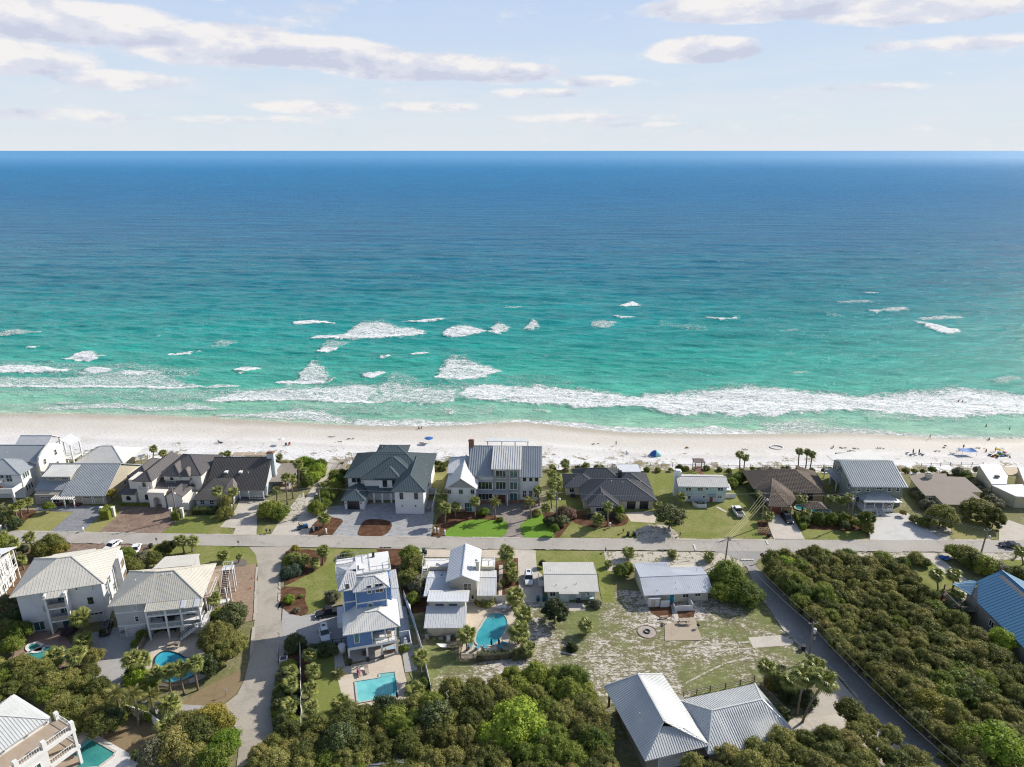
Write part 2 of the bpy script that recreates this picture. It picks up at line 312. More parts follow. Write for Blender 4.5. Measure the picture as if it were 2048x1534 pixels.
BLOBS = [ ([(-60,776,792),(60,777,790),(200,778,794),(330,778,802),(420,776,802)], .36), ([(-60,722,748),(60,722,747),(200,728,750),(300,722,752),(380,735,760)], .38), ([(540,768,800),(640,764,800),(760,760,800),(860,762,800),(960,764,800)], .45), ([(560,800,818),(700,806,826),(860,808,830),(1000,806,828)], .34), ([(-60,806,816),(100,804,816),(260,800,816),(420,806,820)], .34),  # surf and whitecaps: (list of (column, seaward row, shoreward row), strength)
 ([(-60,731,747),(0,731,746),(40,729,747),(80,733,745),(130,738,745)], .85),
 ([(158,744,747),(190,733,749),(225,739,745)], .8), ([(233,747,750),(262,739,752),(304,746,749)], .8),
 ([(-60,748,775),(0,750,775),(60,752,777),(120,750,777),(200,745,777),(280,733,776),(330,738,776),(352,758,777),(400,771,775)], .58),
 ([(410,773,778),(440,768,777),(478,772,775)], .7),
 ([(-60,771,776),(0,772,777),(120,773,778),(250,772,777),(345,773,778),(405,772,776)], .95),
 ([(270,777,783),(330,776,800),(400,776,800),(452,776,800),(520,776,790)], .42),
 ([(400,802,806),(440,794,807),(480,782,804),(540,776,804),(600,780,800),(650,772,804),(700,768,806),(740,765,806)], .74),
 ([(400,802,806),(440,802,807),(480,799,804),(550,799,804),(600,797,801),(650,799,804),(700,802,807),(760,802,807)], .95),
 ([(62,816,820),(120,812,820),(200,808,818),(240,806,817),(290,814,823),(340,815,822),(380,808,820),(432,816,822)], .62),
 ([(110,805,809),(140,804,809),(175,804,808)], .6),
 ([(430,829,832),(480,827,833),(520,826,837),(560,822,838),(600,816,838),(650,822,843),(700,834,848)], .68),
 ([(174,673,677),(190,660,678),(207,650,674),(225,645,670),(243,641,655)], .78), ([(124,716,719),(150,708,722),(182,699,721),(195,710,719)], .82),
 ([(555,762,766),(575,738,770),(600,715,768),(632,708,767),(663,756,765)], .66), ([(553,762,767),(600,762,769),(640,760,768),(664,759,766)], .95),
 ([(630,698,704),(650,694,706),(666,697,702)], .9), ([(640,674,697),(668,676,697),(690,684,690)], .5),
 ([(588,643,648),(620,641,649),(650,642,648),(672,645,648)], .85), ([(626,672,678),(665,670,678),(702,669,677)], .85),
 ([(334,706,709),(360,705,710),(390,702,706)], .95), ([(463,743,747),(485,731,747),(519,737,740)], .85), ([(426,682,692),(447,679,692),(468,681,690)], .48),
 ([(-60,668,672),(0,664,671),(40,658,669),(82,662,665)], .55), ([(300,671,675),(312,670,674)], .6), ([(52,693,696),(72,692,696)], .8),
 ([(678,671,676),(705,656,677),(725,641,677),(765,640,675),(792,652,675),(820,654,674),(850,664,667)], .72), ([(678,672,676),(725,671,677),(790,669,675),(850,665,668)], .95),
 ([(880,668,671),(905,652,675),(930,647,673),(950,655,670),(972,661,664)], .78), ([(978,656,664),(997,642,668),(1020,653,661)], .68),
 ([(1051,651,659),(1066,637,660),(1080,650,656)], .68), ([(1185,641,655),(1205,638,657),(1234,643,650)], .55), ([(804,641,645),(835,640,645),(888,637,641)], .85),
 ([(870,751,756),(885,722,758),(905,711,760),(930,713,760),(965,725,756),(1006,741,745)], .72), ([(870,752,757),(930,754,760),(1006,742,746)], .9),
 ([(752,712,717),(765,713,718),(778,712,716)], .95), ([(823,707,710),(855,706,709)], .9), ([(721,749,753),(745,746,758),(772,744,748)], .85),
 ([(1238,611,614),(1262,602,614),(1282,610,612)], .85), ([(1226,631,634),(1245,633,637),(1268,632,635)], .8), ([(1010,614,616),(1045,613,616)], .6),
 ([(740,765,806),(790,755,806),(830,768,808),(870,772,808),(905,776,806),(912,770,796)], .64), ([(770,742,760),(800,742,765),(840,758,770)], .4),
 ([(905,770,796),(960,767,800),(1010,768,802),(1060,770,806),(1100,772,809),(1180,780,815),(1250,793,815),(1290,787,817),(1348,785,829),(1400,778,831),(1480,767,832),(1550,771,831),(1600,780,828),(1660,784,822),(1720,788,818),(1780,784,830),(1850,779,838),(1900,771,837),(1960,779,835),(2048,786,831),(2300,790,832)], .80),
 ([(880,745,768),(960,745,768),(1080,748,768),(1160,760,776)], .26), ([(1160,770,782),(1200,780,790),(1240,785,792)], .45),
 ([(1740,818,838),(1850,818,846),(1960,818,840)], .42), ([(1350,829,845),(1500,832,850),(1620,830,860),(1700,826,850)], .30),
 ([(700,834,849),(760,839,856),(830,838,857),(900,843,854),(980,843,849),(1040,838,845),(1080,840,850),(1150,843,858),(1200,850,865),(1280,855,870),(1348,856,872),(1420,851,871),(1500,860,871),(1570,860,870)], .72),
 ([(1530,845,866),(1600,835,868),(1650,850,869),(1750,856,870),(1800,864,873)], .58), ([(1780,862,872),(1850,868,877),(1950,873,880),(2048,872,880),(2300,874,882)], .62),
 ([(880,818,824),(898,814,829),(912,822,828)], .6), ([(1075,818,823),(1100,819,826)], .55),
 ([(1828,640,644),(1850,644,655),(1875,650,668),(1900,657,670),(1922,656,664)], .85), ([(1413,633,636),(1440,637,642),(1477,631,635)], .85),
 ([(1745,620,626),(1780,616,622),(1822,613,619)], .62), ([(1848,634,640),(1885,631,638),(1930,632,636)], .6), ([(1585,742,747),(1602,741,746),(1625,742,745)], .6),
 ([(1990,756,768),(2015,750,766),(2048,752,760)], .5), ([(1660,625,632),(1700,628,638)], .3), ([(1325,640,652),(1380,645,662),(1420,650,662)], .30), ([(1730,583,588),(1760,582,587)], .6),
 ([(1680,602,607),(1720,600,606),(1755,602,606)], .5), ([(1560,660,664),(1600,655,662)], .4)]
rows = np.concatenate([np.arange(905, 640, -.8), np.arange(640, 420, -1.0), np.arange(420, 305, -1.0), np.array([304.5, 304, 303.5, 303, 302.6, 302.3, 302.0, 301.6])])
dzr = -(rows - 767) / FPX; ydir = cp_ + dzr * sp_; zdir = -sp_ + dzr * cp_
Yr = (SEA - CAM_H) / zdir * ydir
uu = np.linspace(-1, 1, 760); uu = np.sign(uu) * (np.abs(uu) * .9 + np.maximum(np.abs(uu) - .86, 0) ** 1.5 * 40)
Xg = Yr[:, None] * uu[None, :]; Yg = np.repeat(Yr[:, None], len(uu), 1)
offs = Yg - shoreY(Xg)
foam = np.zeros_like(Xg)
jag = (fbm(Xg / 2.6, Yg / 2.6, 11, 4) - .47) * 7.5 + (fbm(Xg / 11, Yg / 11, 12, 3) - .43) * 5
for pts, st in BLOBS:
 a = sorted((P(c, r0, SEA).x, P(c, r0, SEA).y, P(c, r1, SEA).x, P(c, r1, SEA).y) for c, r0, r1 in pts)
 xa = np.array([t[2] for t in a]); yt = np.interp(Xg, [t[0] for t in a], [t[1] for t in a]); yb = np.interp(Xg, xa, [t[3] for t in a])
 wdt = np.maximum(yt - yb, .5); ext = max(1.5, (xa[-1] - xa[0]) * .04)
 j = jag * np.minimum(1, wdt / 14)
 t = (Yg + j - yb) / wdt
 Xj = Xg + jag * 1.2; e = np.clip((Xj - xa[0]) / ext + .4, 0, 1) * np.clip((xa[-1] - Xj) / ext + .4, 0, 1)
 d = min(.95, st * 1.12) * np.clip((t + .06) / .10, 0, 1) * np.clip((1.15 - t) / .42, 0, 1) * e
 d[(Xg < xa[0] - ext) | (Xg > xa[-1] + ext)] = 0
 foam = np.maximum(foam, d)
foam = np.maximum(foam, .5 * np.clip(1 - np.abs(offs - 1.0 - (fbm(Xg / 7, Yg * 0, 5, 3) - .5) * 5) / 1.6, 0, 1))
foam *= np.clip((offs + 1.0) / 1.2, 0, 1)
Zs = np.zeros_like(Xg); wr = np.random.default_rng(5)
celly = np.abs(np.gradient(Yg, axis=0)); cellx = np.abs(np.gradient(Xg, axis=1))
for k in range(46):
 L = 3.0 * (1.062 ** (k * 1.0)) * wr.uniform(.9, 1.1); th = wr.normal(0, .34) + R(-98)
 if k > 34: th = wr.normal(0, .10) + R(-96)
 kx, ky = math.cos(th) * 2 * math.pi / L, math.sin(th) * 2 * math.pi / L
 amp = .0072 * L ** .85 * (.45 if k > 30 else 1)
 f = np.clip((L / (np.abs(celly) * 2.6) - 1), 0, 1) * np.clip((L / (cellx * 2.2) - 1), 0, 1)
 ph = kx * Xg + ky * Yg + wr.uniform(0, 6.28)
 Zs += amp * f * (np.sin(ph) + .22 * np.sin(2 * ph + 1.2))
Zs *= np.clip((offs + 4) / 40, 0.04, 1)
Zs += foam * .6 * np.clip(offs / 12, 0, 1)
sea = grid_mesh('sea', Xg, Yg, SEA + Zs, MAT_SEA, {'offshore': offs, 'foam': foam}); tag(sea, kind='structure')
m, nt, b = newmat('beach_sand'); MAT_SAND = m
of = nd(nt, 'ShaderNodeAttribute', attribute_name='wet'); dn = nd(nt, 'ShaderNodeAttribute', attribute_name='dune')
n1 = noise(nt, .05, 6, .6, .8); n2 = noise(nt, .9, 6, .7, .4); n3 = noise(nt, 3.5, 3, .6)
dry = ramp(nt, mth(nt, 'ADD', mth(nt, 'MULTIPLY', n1, .6), mth(nt, 'MULTIPLY', n2, .4)), [(.38, (.56, .545, .53)), (.50, (.65, .645, .645)), (.62, (.70, .70, .715))])
pit = ramp(nt, mth(nt, 'ADD', mth(nt, 'MULTIPLY', n2, .5), mth(nt, 'MULTIPLY', n3, .5)), [(.36, (.80, .80, .82)), (.47, (1, 1, 1))])
dry = mix(nt, 1.0, dry, pit, 'MULTIPLY')
damp = ramp(nt, n1, [(.35, (.52, .485, .425)), (.65, (.58, .545, .485))])
wetn = mth(nt, 'ADD', of.outputs['Fac'], mth(nt, 'MULTIPLY', mth(nt, 'SUBTRACT', n1, .5), .25))
base = mix(nt, ramp(nt, wetn, [(.34, (0, 0, 0)), (.44, (.38, .38, .38)), (.60, (.50, .50, .50)), (.72, (1, 1, 1))]), dry, damp)
base = mix(nt, ramp(nt, wetn, [(.86, (0, 0, 0)), (.97, (1, 1, 1))]), base, (.42, .37, .29))
gn = noise(nt, .8, 6, .7, .6)
sc_m = mth(nt, 'MULTIPLY', ramp(nt, mth(nt, 'ADD', gn, mth(nt, 'MULTIPLY', mth(nt, 'SUBTRACT', dn.outputs['Fac'], .5), .32)), [(.50, (0, 0, 0)), (.60, (1, 1, 1))]), ramp(nt, dn.outputs['Fac'], [(.05, (0, 0, 0)), (.3, (1, 1, 1))]))
base = mix(nt, sc_m, base, mix(nt, noise(nt, 2.5, 3), (.13, .125, .06), (.30, .25, .15)))
lk(nt, base, b.inputs['Base Color'])
lk(nt, ramp(nt, of.outputs['Fac'], [(.6, (.9, .9, .9)), (.95, (.45, .45, .45))]), b.inputs['Roughness'])
bump(nt, b, mth(nt, 'ADD', mth(nt, 'MULTIPLY', n2, .8), mth(nt, 'MULTIPLY', n3, .35)), .75, .35)
xs = np.concatenate([[-4000, -1500, -700, -420], np.arange(-300, 300.1, .8), [420, 700, 1500, 4000]])
tt = np.concatenate([[-.10, -.05], np.linspace(0, .25, 26), np.linspace(.27, 1.0, 60), [1.1, 1.3, 1.8, 3]])
XB = np.repeat(xs[None, :], len(tt), 0); T = np.repeat(tt[:, None], len(xs), 1)
Y0, Y1 = duneY(XB), shoreY(XB); YB = Y0 + (Y1 - Y0) * T
scarp = np.clip((T - .0) / .16, 0, 1); scarp = scarp * scarp * (3 - 2 * scarp)
ZB = -2.9 * scarp + np.clip(T, 0, 1) * (SEA + 2.93) + np.clip(T - 1, 0, 2) * -2.5
bmpn = (fbm(XB / 4, YB / 4, 21, 5) - .47)
ZB += bmpn * (1.5 * np.clip(1 - np.abs(T - .12) / .16, 0, 1) + .16 * np.clip(1 - T, 0, 1))
ZB[T < 0] = -.35
ZB += .22 * np.exp(-((T - .52 - .1 * (fbm(XB / 30, XB * 0, 9, 2) - .45)) / .05) ** 2)
beach = grid_mesh('beach', XB, YB, ZB, MAT_SAND, {'wet': T, 'dune': np.clip(1.2 - T / .36 + bmpn * 2.4, 0, 1)}); tag(beach, kind='structure')
def ground_mat(name, a, b_, c, s1=.06, thr=(.44, .56), fine=1.2, rough=.95, bm=.4, w=.35):
 m, nt, bb = newmat(name)
 n1 = noise(nt, s1, 6, .65, .6); n2 = noise(nt, fine, 6, .7, .3); n3 = noise(nt, fine * 4, 3, .6)
 f = ramp(nt, mth(nt, 'ADD', mth(nt, 'MULTIPLY', n1, 1 - w), mth(nt, 'MULTIPLY', n2, w)), [(thr[0], (0, 0, 0)), (thr[1], (1, 1, 1))])
 g = mix(nt, ramp(nt, mth(nt, 'ADD', mth(nt, 'MULTIPLY', n2, .6), mth(nt, 'MULTIPLY', n3, .4)), [(.36, (0, 0, 0)), (.64, (1, 1, 1))]), a, b_)
 lk(nt, mix(nt, f, g, c), bb.inputs['Base Color']); bb.inputs['Roughness'].default_value = rough; bb.inputs['Specular IOR Level'].default_value = .2
 bump(nt, bb, mth(nt, 'ADD', n2, mth(nt, 'MULTIPLY', n3, .5)), bm, .12)
 MATS[name] = m; return m
G_BASE = ground_mat('scrub_ground', (.13, .135, .055), (.21, .20, .095), (.36, .32, .24), .05, (.50, .66), 1.3)
gx = np.concatenate([[-4000, -1200, -500], np.arange(-300, 301, 2.0), [500, 1200, 4000]])
gt = np.array([-1.0, 0, .3, .6, .8, .9, 1.0])
XG = np.repeat(gx[None, :], len(gt), 0); DG = duneY(XG) + .6
YG = np.where(gt[:, None] < 0, -2500.0, DG * np.maximum(gt[:, None], 0)); ZG = np.zeros_like(XG)
ground = grid_mesh('ground', XG, YG, ZG, G_BASE, smooth=False); tag(ground, kind='structure')
PN = [0]
def patch(name, pts, mat, z=.02, th=0.0):
 PN[0] += 1; z = z * 3 + PN[0] * .0004
 q = [P(x, y, z) for x, y in pts]
 area = sum(q[i].x * q[(i + 1) % len(q)].y - q[(i + 1) % len(q)].x * q[i].y for i in range(len(q)))
 if area < 0: q.reverse()
 bm = bmesh.new(); vs = [bm.verts.new((p.x, p.y, z)) for p in q]
 f = bm.faces.new(vs); f.normal_update(); bmesh.ops.triangulate(bm, faces=[f], ngon_method='EAR_CLIP')
 me = bpy.data.meshes.new(name); bm.to_mesh(me); bm.free(); me.materials.append(mat)
 o = link(name, me, kind='structure'); return o
def smooth_pts(pts, n=4):
 out = []; N = len(pts)
 for i in range(N):
  p0, p1, p2, p3 = (pts[(i + k - 1) % N] for k in range(4))
  for k in range(n):
   t = k / n
   out.append(tuple(.5 * ((2 * p1[a]) + (-p0[a] + p2[a]) * t + (2 * p0[a] - 5 * p1[a] + 4 * p2[a] - p3[a]) * t * t + (-p0[a] + 3 * p1[a] - 3 * p2[a] + p3[a]) * t ** 3) for a in (0, 1)))
 return out
def surf_mat(name, a, b_, c=None, s=.3, fine=3.0, rough=.9, bm=.2, cracks=None, pav=None, thr=(.5, .68), spec=.3):
 m, nt, bb = newmat(name)
 n1 = noise(nt, s, 6, .65, .5); n2 = noise(nt, fine, 5, .7)
 cc = mix(nt, ramp(nt, n1, [(.34, (0, 0, 0)), (.64, (1, 1, 1))]), a, b_)
 if c: cc = mix(nt, ramp(nt, mth(nt, 'ADD', mth(nt, 'MULTIPLY', n1, .5), mth(nt, 'MULTIPLY', n2, .5)), [(thr[0], (0, 0, 0)), (thr[1], (1, 1, 1))]), cc, c)
 g = ramp(nt, n2, [(.3, (.84, .84, .84)), (.7, (1.08, 1.08, 1.08))]); cc = mix(nt, 1.0, cc, g, 'MULTIPLY')
 h = n2
 if cracks:
  vo = nd(nt, 'ShaderNodeTexVoronoi', feature='DISTANCE_TO_EDGE'); vo.inputs['Scale'].default_value = cracks
  dv = nd(nt, 'ShaderNodeVectorMath', operation='ADD'); lk(nt, geo(nt), dv.inputs[0])
  nn = nd(nt, 'ShaderNodeTexNoise'); nn.inputs['Scale'].default_value = .8; lk(nt, geo(nt), nn.inputs['Vector'])
  sc_ = nd(nt, 'ShaderNodeVectorMath', operation='SCALE'); lk(nt, nn.outputs['Color'], sc_.inputs[0]); sc_.inputs['Scale'].default_value = 2.5
  lk(nt, sc_.outputs[0], dv.inputs[1]); lk(nt, dv.outputs[0], vo.inputs['Vector'])
  cc = mix(nt, ramp(nt, vo.outputs['Distance'], [(.002, (.5, .5, .5)), (.008, (0, 0, 0))]), cc, (.15, .14, .13))
 if pav:
  br = nd(nt, 'ShaderNodeTexBrick'); lk(nt, geo(nt), br.inputs['Vector']); br.inputs['Scale'].default_value = 1.0
  br.inputs['Brick Width'].default_value = pav; br.inputs['Row Height'].default_value = pav * .5; br.inputs['Mortar Size'].default_value = .025
  br.inputs['Color1'].default_value = (.80, .80, .80, 1); br.inputs['Color2'].default_value = (1.1, 1.1, 1.1, 1); br.inputs['Mortar'].default_value = (.62, .62, .62, 1)
  cc = mix(nt, 1.0, cc, br.outputs['Color'], 'MULTIPLY')
 lk(nt, cc, bb.inputs['Base Color']); bb.inputs['Roughness'].default_value = rough; bb.inputs['Specular IOR Level'].default_value = spec
 if bm: bump(nt, bb, h, bm, .05)
 MATS[name] = m; return m
ASPH = surf_mat('asphalt_bleached', (.34, .315, .28), (.41, .385, .345), (.29, .27, .24), s=.12, fine=2.5, cracks=.10, thr=(.56, .7))
ASPH_D = surf_mat('asphalt_side_road', (.27, .262, .25), (.33, .32, .305), (.44, .41, .36), s=.15, fine=2.5, cracks=.16, thr=(.60, .72))
SANDRD = surf_mat('sandy_lane', (.31, .28, .235), (.44, .40, .34), (.22, .20, .17), s=.16, fine=1.8, thr=(.53, .68), bm=.4)
CONC = surf_mat('concrete', (.44, .40, .345), (.53, .485, .425), (.36, .32, .27), s=.25, fine=3, thr=(.58, .7))
CONC_T = surf_mat('concrete_tan', (.50, .43, .34), (.58, .51, .42), (.43, .36, .28), s=.3, fine=3, thr=(.56, .7))
PAVG = surf_mat('paver_grey', (.21, .22, .235), (.28, .285, .30), None, s=.3, fine=3, pav=.6)
PAVL = surf_mat('paver_light_grey', (.33, .335, .345), (.40, .40, .405), (.28, .28, .29), s=.25, fine=3, pav=.9)
PAVB = surf_mat('paver_brown', (.20, .135, .10), (.28, .20, .155), (.34, .27, .22), s=.3, fine=3, pav=.55)
PAVH = surf_mat('paver_herringbone', (.27, .235, .205), (.345, .305, .27), (.22, .19, .17), s=.3, fine=3, pav=.5)
GRAV = surf_mat('grey_gravel', (.33, .32, .31), (.43, .42, .40), (.26, .25, .24), s=.3, fine=2.2, bm=.6, thr=(.5, .66))
SHELL = surf_mat('white_shell', (.47, .46, .44), (.58, .57, .55), (.40, .38, .35), s=.3, fine=2.2, bm=.6, thr=(.52, .68))
MULCH = surf_mat('mulch', (.075, .038, .022), (.135, .070, .040), (.19, .11, .07), s=.6, fine=5, bm=.9, thr=(.5, .66), spec=.1)
SANDY = surf_mat('white_sand_soil', (.45, .41, .35), (.60, .56, .50), (.17, .16, .085), s=.45, fine=2.2, bm=.5, thr=(.495, .55), spec=.1)
TRK = surf_mat('track_sand', (.46, .42, .36), (.58, .54, .48), (.20, .19, .10), s=.8, fine=2.4, thr=(.49, .55), spec=.1)
GRASS = ground_mat('lawn', (.125, .155, .032), (.205, .22, .06), (.27, .25, .11), .14, (.46, .66), 1.6, w=.3)
GRASS_Y = ground_mat('lawn_dry', (.20, .205, .065), (.265, .255, .09), (.32, .28, .14), .12, (.46, .68), 1.6, w=.3)
GRASS_B = ground_mat('lawn_bright', (.105, .215, .022), (.16, .28, .035), (.17, .25, .05), .2, (.52, .75), 2.2, w=.3, bm=.6)
GRASS_T = ground_mat('lawn_turf', (.15, .18, .045), (.20, .22, .06), (.23, .235, .08), .2, (.52, .75), 2.0, w=.25)
GRASS_N = ground_mat('brown_grass', (.20, .145, .085), (.27, .205, .12), (.14, .125, .06), .3, (.52, .66), 2.2)
m, nt, bb = newmat('sandy_lot'); LOT = m
n1 = noise(nt, .05, 5, .62, .8); n2 = noise(nt, .85, 7, .75, .3, sc3=(.75, 1.3, 1)); n3 = noise(nt, 3.4, 4, .7, sc3=(.7, 1.3, 1))
gcol = mix(nt, ramp(nt, n1, [(.40, (0, 0, 0)), (.60, (1, 1, 1))]), (.185, .155, .10), (.165, .185, .07))
gcol = mix(nt, 1.0, gcol, ramp(nt, n2, [(.3, (.72, .72, .72)), (.7, (1.25, 1.25, 1.25))]), 'MULTIPLY')
f = mth(nt, 'ADD', mth(nt, 'ADD', mth(nt, 'MULTIPLY', n2, .50), mth(nt, 'MULTIPLY', n3, .50)), mth(nt, 'MULTIPLY', mth(nt, 'SUBTRACT', .5, n1), .55))
lk(nt, mix(nt, ramp(nt, f, [(.515, (0, 0, 0)), (.585, (1, 1, 1))]), gcol, (.56, .52, .47)), bb.inputs['Base Color'])
bb.inputs['Roughness'].default_value = .95; bb.inputs['Specular IOR Level'].default_value = .1
bump(nt, bb, n2, .5, .15)
patch('road', [(-400, 1059), (-20, 1061), (400, 1067.5), (760, 1072.5), (1024, 1075), (1200, 1076.5), (1600, 1079.5), (2068, 1080.5), (2500, 1080), (2500, 1105), (2068, 1105.5), (1662, 1104.5), (1500, 1103), (1254, 1100.5), (1024, 1099.5), (830, 1098), (655, 1095), (405, 1091), (200, 1087.5), (39, 1085.5), (-20, 1084.5), (-400, 1080)], ASPH, .045)
patch('lane', [(498, 1094), (585, 1094), (572, 1103), (563, 1125), (561, 1170), (562, 1235), (570, 1300), (563, 1330), (550, 1358), (547, 1430), (545, 1470), (545, 1560), (470, 1560), (477, 1500), (474, 1463), (462, 1440), (440, 1424), (445, 1411), (458, 1402), (474, 1389), (489, 1359), (499, 1316), (506, 1260), (511, 1230), (514, 1190), (516, 1140), (512, 1110)], SANDRD, .030)
patch('side_road', [(1420, 1101), (1560, 1102.5), (1531, 1110), (1516, 1120), (1509, 1129), (1524, 1146), (1566, 1187), (1624, 1242), (1697, 1321), (1802, 1421), (1925, 1537), (1990, 1600), (1930, 1600), (1860, 1537), (1790, 1480), (1725, 1408), (1669, 1342), (1618, 1309), (1570, 1262), (1530, 1206), (1506, 1160), (1494, 1135), (1478, 1119), (1452, 1108)], ASPH_D, .038)
patch('road_shoulder', [(1600, 1330), (1660, 1340), (1700, 1384), (1760, 1450), (1790, 1482), (1850, 1540), (1760, 1540), (1700, 1480), (1640, 1445), (1590, 1440), (1600, 1400), (1640, 1370)], surf_mat('gravelly_sand', (.40, .365, .32), (.50, .46, .41), (.30, .26, .21), s=.3, fine=2), .025)
patch('driveway', [(1576, 1440), (1676, 1428), (1700, 1444), (1712, 1452), (1600, 1475), (1570, 1462)], CONC, .034)
patch('lawn', [(-60, 1060), (15, 1061.5), (100, 1063), (147, 1024), (75, 1022), (50, 1040), (20, 1056)], GRASS_Y, .022)
patch('mulch_bed', [(0, 1050), (22, 1052), (50, 1042), (72, 1026), (70, 1020), (20, 1020), (-20, 1035)], MULCH, .028)
patch('driveway', [(100, 1063), (163, 1065), (193, 1037), (215, 1012), (75, 1010), (70, 1022), (147, 1023.5)], PAVG, .026)
patch('lawn', [(160, 1064.5), (196, 1065.3), (240, 1028), (205, 1028), (193, 1037)], GRASS_Y, .022)
patch('driveway', [(196, 1065.3), (320, 1067.5), (345, 1048), (366, 1010), (240, 1010), (237, 1030)], PAVB, .024)
patch('lawn', [(320, 1067.5), (468, 1069), (450, 1050), (455, 1030), (350, 1030), (350, 1048)], GRASS, .022)
patch('driveway', [(466, 1068.7), (513, 1069.3), (514, 1035), (540, 1000), (480, 1000), (470, 1020), (440, 1054), (471, 1056)], CONC, .026)
patch('lawn', [(513, 1069.3), (535, 1069.8), (555, 1048), (520, 1045)], GRASS, .022)
patch('beach_access', [(541, 1069.8), (618, 1072), (640, 1030), (622, 1020), (634, 972), (694, 926), (660, 918), (632, 962), (600, 1015), (560, 1040)], CONC, .023)
patch('sand_strip', [(556, 1045), (590, 1046), (612, 1012), (608, 984), (598, 990), (585, 1008)], SANDY, .028)
patch('driveway', [(663, 1072.5), (862, 1074), (868, 1028), (870, 1000), (660, 1012), (648, 1025), (668, 1036), (685, 1040)], PAVL, .024)
patch('mulch_bed', smooth_pts([(618, 1072), (640, 1071.8), (663, 1070), (676, 1055), (686, 1042), (675, 1036), (645, 1036), (625, 1050)], 3), MULCH, .034)
patch('mulch_bed', smooth_pts([(720, 1071.5), (766, 1071), (784, 1052), (775, 1041), (748, 1038), (728, 1042), (717, 1060)], 3), MULCH, .034)
patch('lawn', [(858, 1022), (876, 1022), (890, 960), (896, 945), (862, 945), (852, 1000)], GRASS_N if False else GRASS_Y, .022)
patch('mulch_bed', [(862, 1073), (895, 1074), (905, 1058), (940, 1040), (1000, 1044), (1018, 1052), (1030, 1020), (900, 1018), (876, 1035)], MULCH, .022)
patch('lawn', smooth_pts([(892, 1073.5), (1000, 1074.5), (1014, 1052), (1011, 1043), (985, 1040), (968, 1039), (940, 1040), (905, 1052)], 3), GRASS_B, .036)
patch('driveway', [(1002, 1074.8), (1050, 1075.5), (1042, 1056), (1048, 1040), (1068, 1024), (1085, 1012), (1080, 1004), (950, 1004), (955, 1022), (985, 1030), (1005, 1040), (1016, 1055)], PAVH, .030)
patch('lawn', smooth_pts([(1050, 1074.8), (1106, 1075.5), (1104, 1062), (1088, 1045), (1086, 1028), (1075, 1030), (1045, 1046), (1041, 1055)], 3), GRASS_B, .036)
patch('mulch_bed', [(1104, 1075.5), (1118, 1076), (1146, 1040), (1130, 1030), (1085, 1020), (1086, 1040), (1100, 1055)], MULCH, .026)
patch('lawn', [(1118, 1076), (1290, 1077), (1300, 1060), (1320, 1020), (1310, 945), (1120, 940), (1090, 1000), (1146, 1040)], GRASS, .020)
patch('lawn', [(1124, 938), (1240, 938), (1290, 945), (1290, 960), (1110, 960)], GRASS, .021)
patch('mulch_bed', smooth_pts([(1146, 1036), (1150, 1046), (1190, 1055), (1240, 1052), (1255, 1045), (1250, 1030), (1190, 1028)], 3), MULCH, .028)
patch('driveway', [(1250, 1025), (1315, 1022), (1310, 1046), (1262, 1043)], CONC_T, .026)
patch('sand_strip', [(1275, 1077.3), (1358, 1078.5), (1356, 1066), (1335, 1050), (1300, 1048), (1268, 1060)], SANDY, .024)
patch('lawn', [(1354, 1078.5), (1540, 1080), (1535, 1045), (1500, 1000), (1480, 938), (1310, 941), (1308, 1000), (1330, 1040), (1356, 1068)], GRASS, .018)
patch('path', [(1431, 1014), (1436, 1013), (1455, 1023), (1451, 1025)], CONC, .03)
patch('path', [(1396, 941), (1402, 941), (1414, 955), (1403, 955)], surf_mat('red_boards', (.17, .07, .05), (.22, .09, .065)), .03)
patch('mulch_bed', [(1516, 1068), (1548, 1074), (1550, 1068), (1530, 1040), (1515, 1042)], MULCH, .026)
patch('driveway', [(1548, 1078.5), (1610, 1079), (1585, 1034), (1580, 1024), (1540, 1028), (1532, 1038)], CONC, .028)
patch('lawn', [(1608, 1079.5), (1730, 1080.5), (1735, 1055), (1700, 1060), (1600, 1050), (1592, 1048)], GRASS, .022)
patch('mulch_bed', [(1600, 1050), (1610, 1058), (1700, 1062), (1730, 1060), (1720, 1040), (1600, 1038)], MULCH, .025)
patch('lawn', [(1625, 945), (1660, 948), (1670, 985), (1650, 985), (1640, 960)], GRASS, .022)
patch('driveway', [(1740, 1079.8), (1885, 1080.2), (1862, 1062), (1830, 1040), (1816, 1026), (1770, 1026), (1752, 1040), (1738, 1062)], SHELL, .026)
patch('patio', [(1706, 1028), (1755, 1028), (1768, 1040), (1730, 1040)], CONC, .029)
patch('sand_strip', [(1885, 1080.3), (1980, 1080.5), (1990, 1065), (1940, 1050), (1880, 1050), (1850, 1050)], SANDY, .022)
patch('lawn', [(1905, 1078), (1990, 1078), (1990, 1040), (1915, 1030), (1900, 1050)], GRASS_Y, .024)
patch('driveway', [(1998, 1080.8), (2090, 1081), (2060, 1055), (2018, 1040), (1998, 1048)], CONC, .026)
patch('parking_apron', [(120, 1087), (300, 1090), (296, 1108), (200, 1112), (110, 1100)], PAVB, .024)
patch('lawn', [(300, 1089.8), (440, 1092), (498, 1095), (514, 1112), (514, 1128), (500, 1132), (340, 1125), (290, 1110)], GRASS, .022)
patch('mulch_bed', smooth_pts([(458, 1132), (470, 1121), (485, 1117), (493, 1122), (490, 1132)], 3), surf_mat('grey_mulch', (.13, .115, .10), (.18, .16, .14)), .028)
patch('driveway', [(430, 1132), (458, 1133), (512, 1128), (514, 1165), (508, 1240), (470, 1250), (425, 1230), (440, 1180)], surf_mat('tan_brick_paving', (.30, .21, .15), (.37, .27, .195), (.26, .18, .125), s=.3, fine=3, pav=.5), .024)
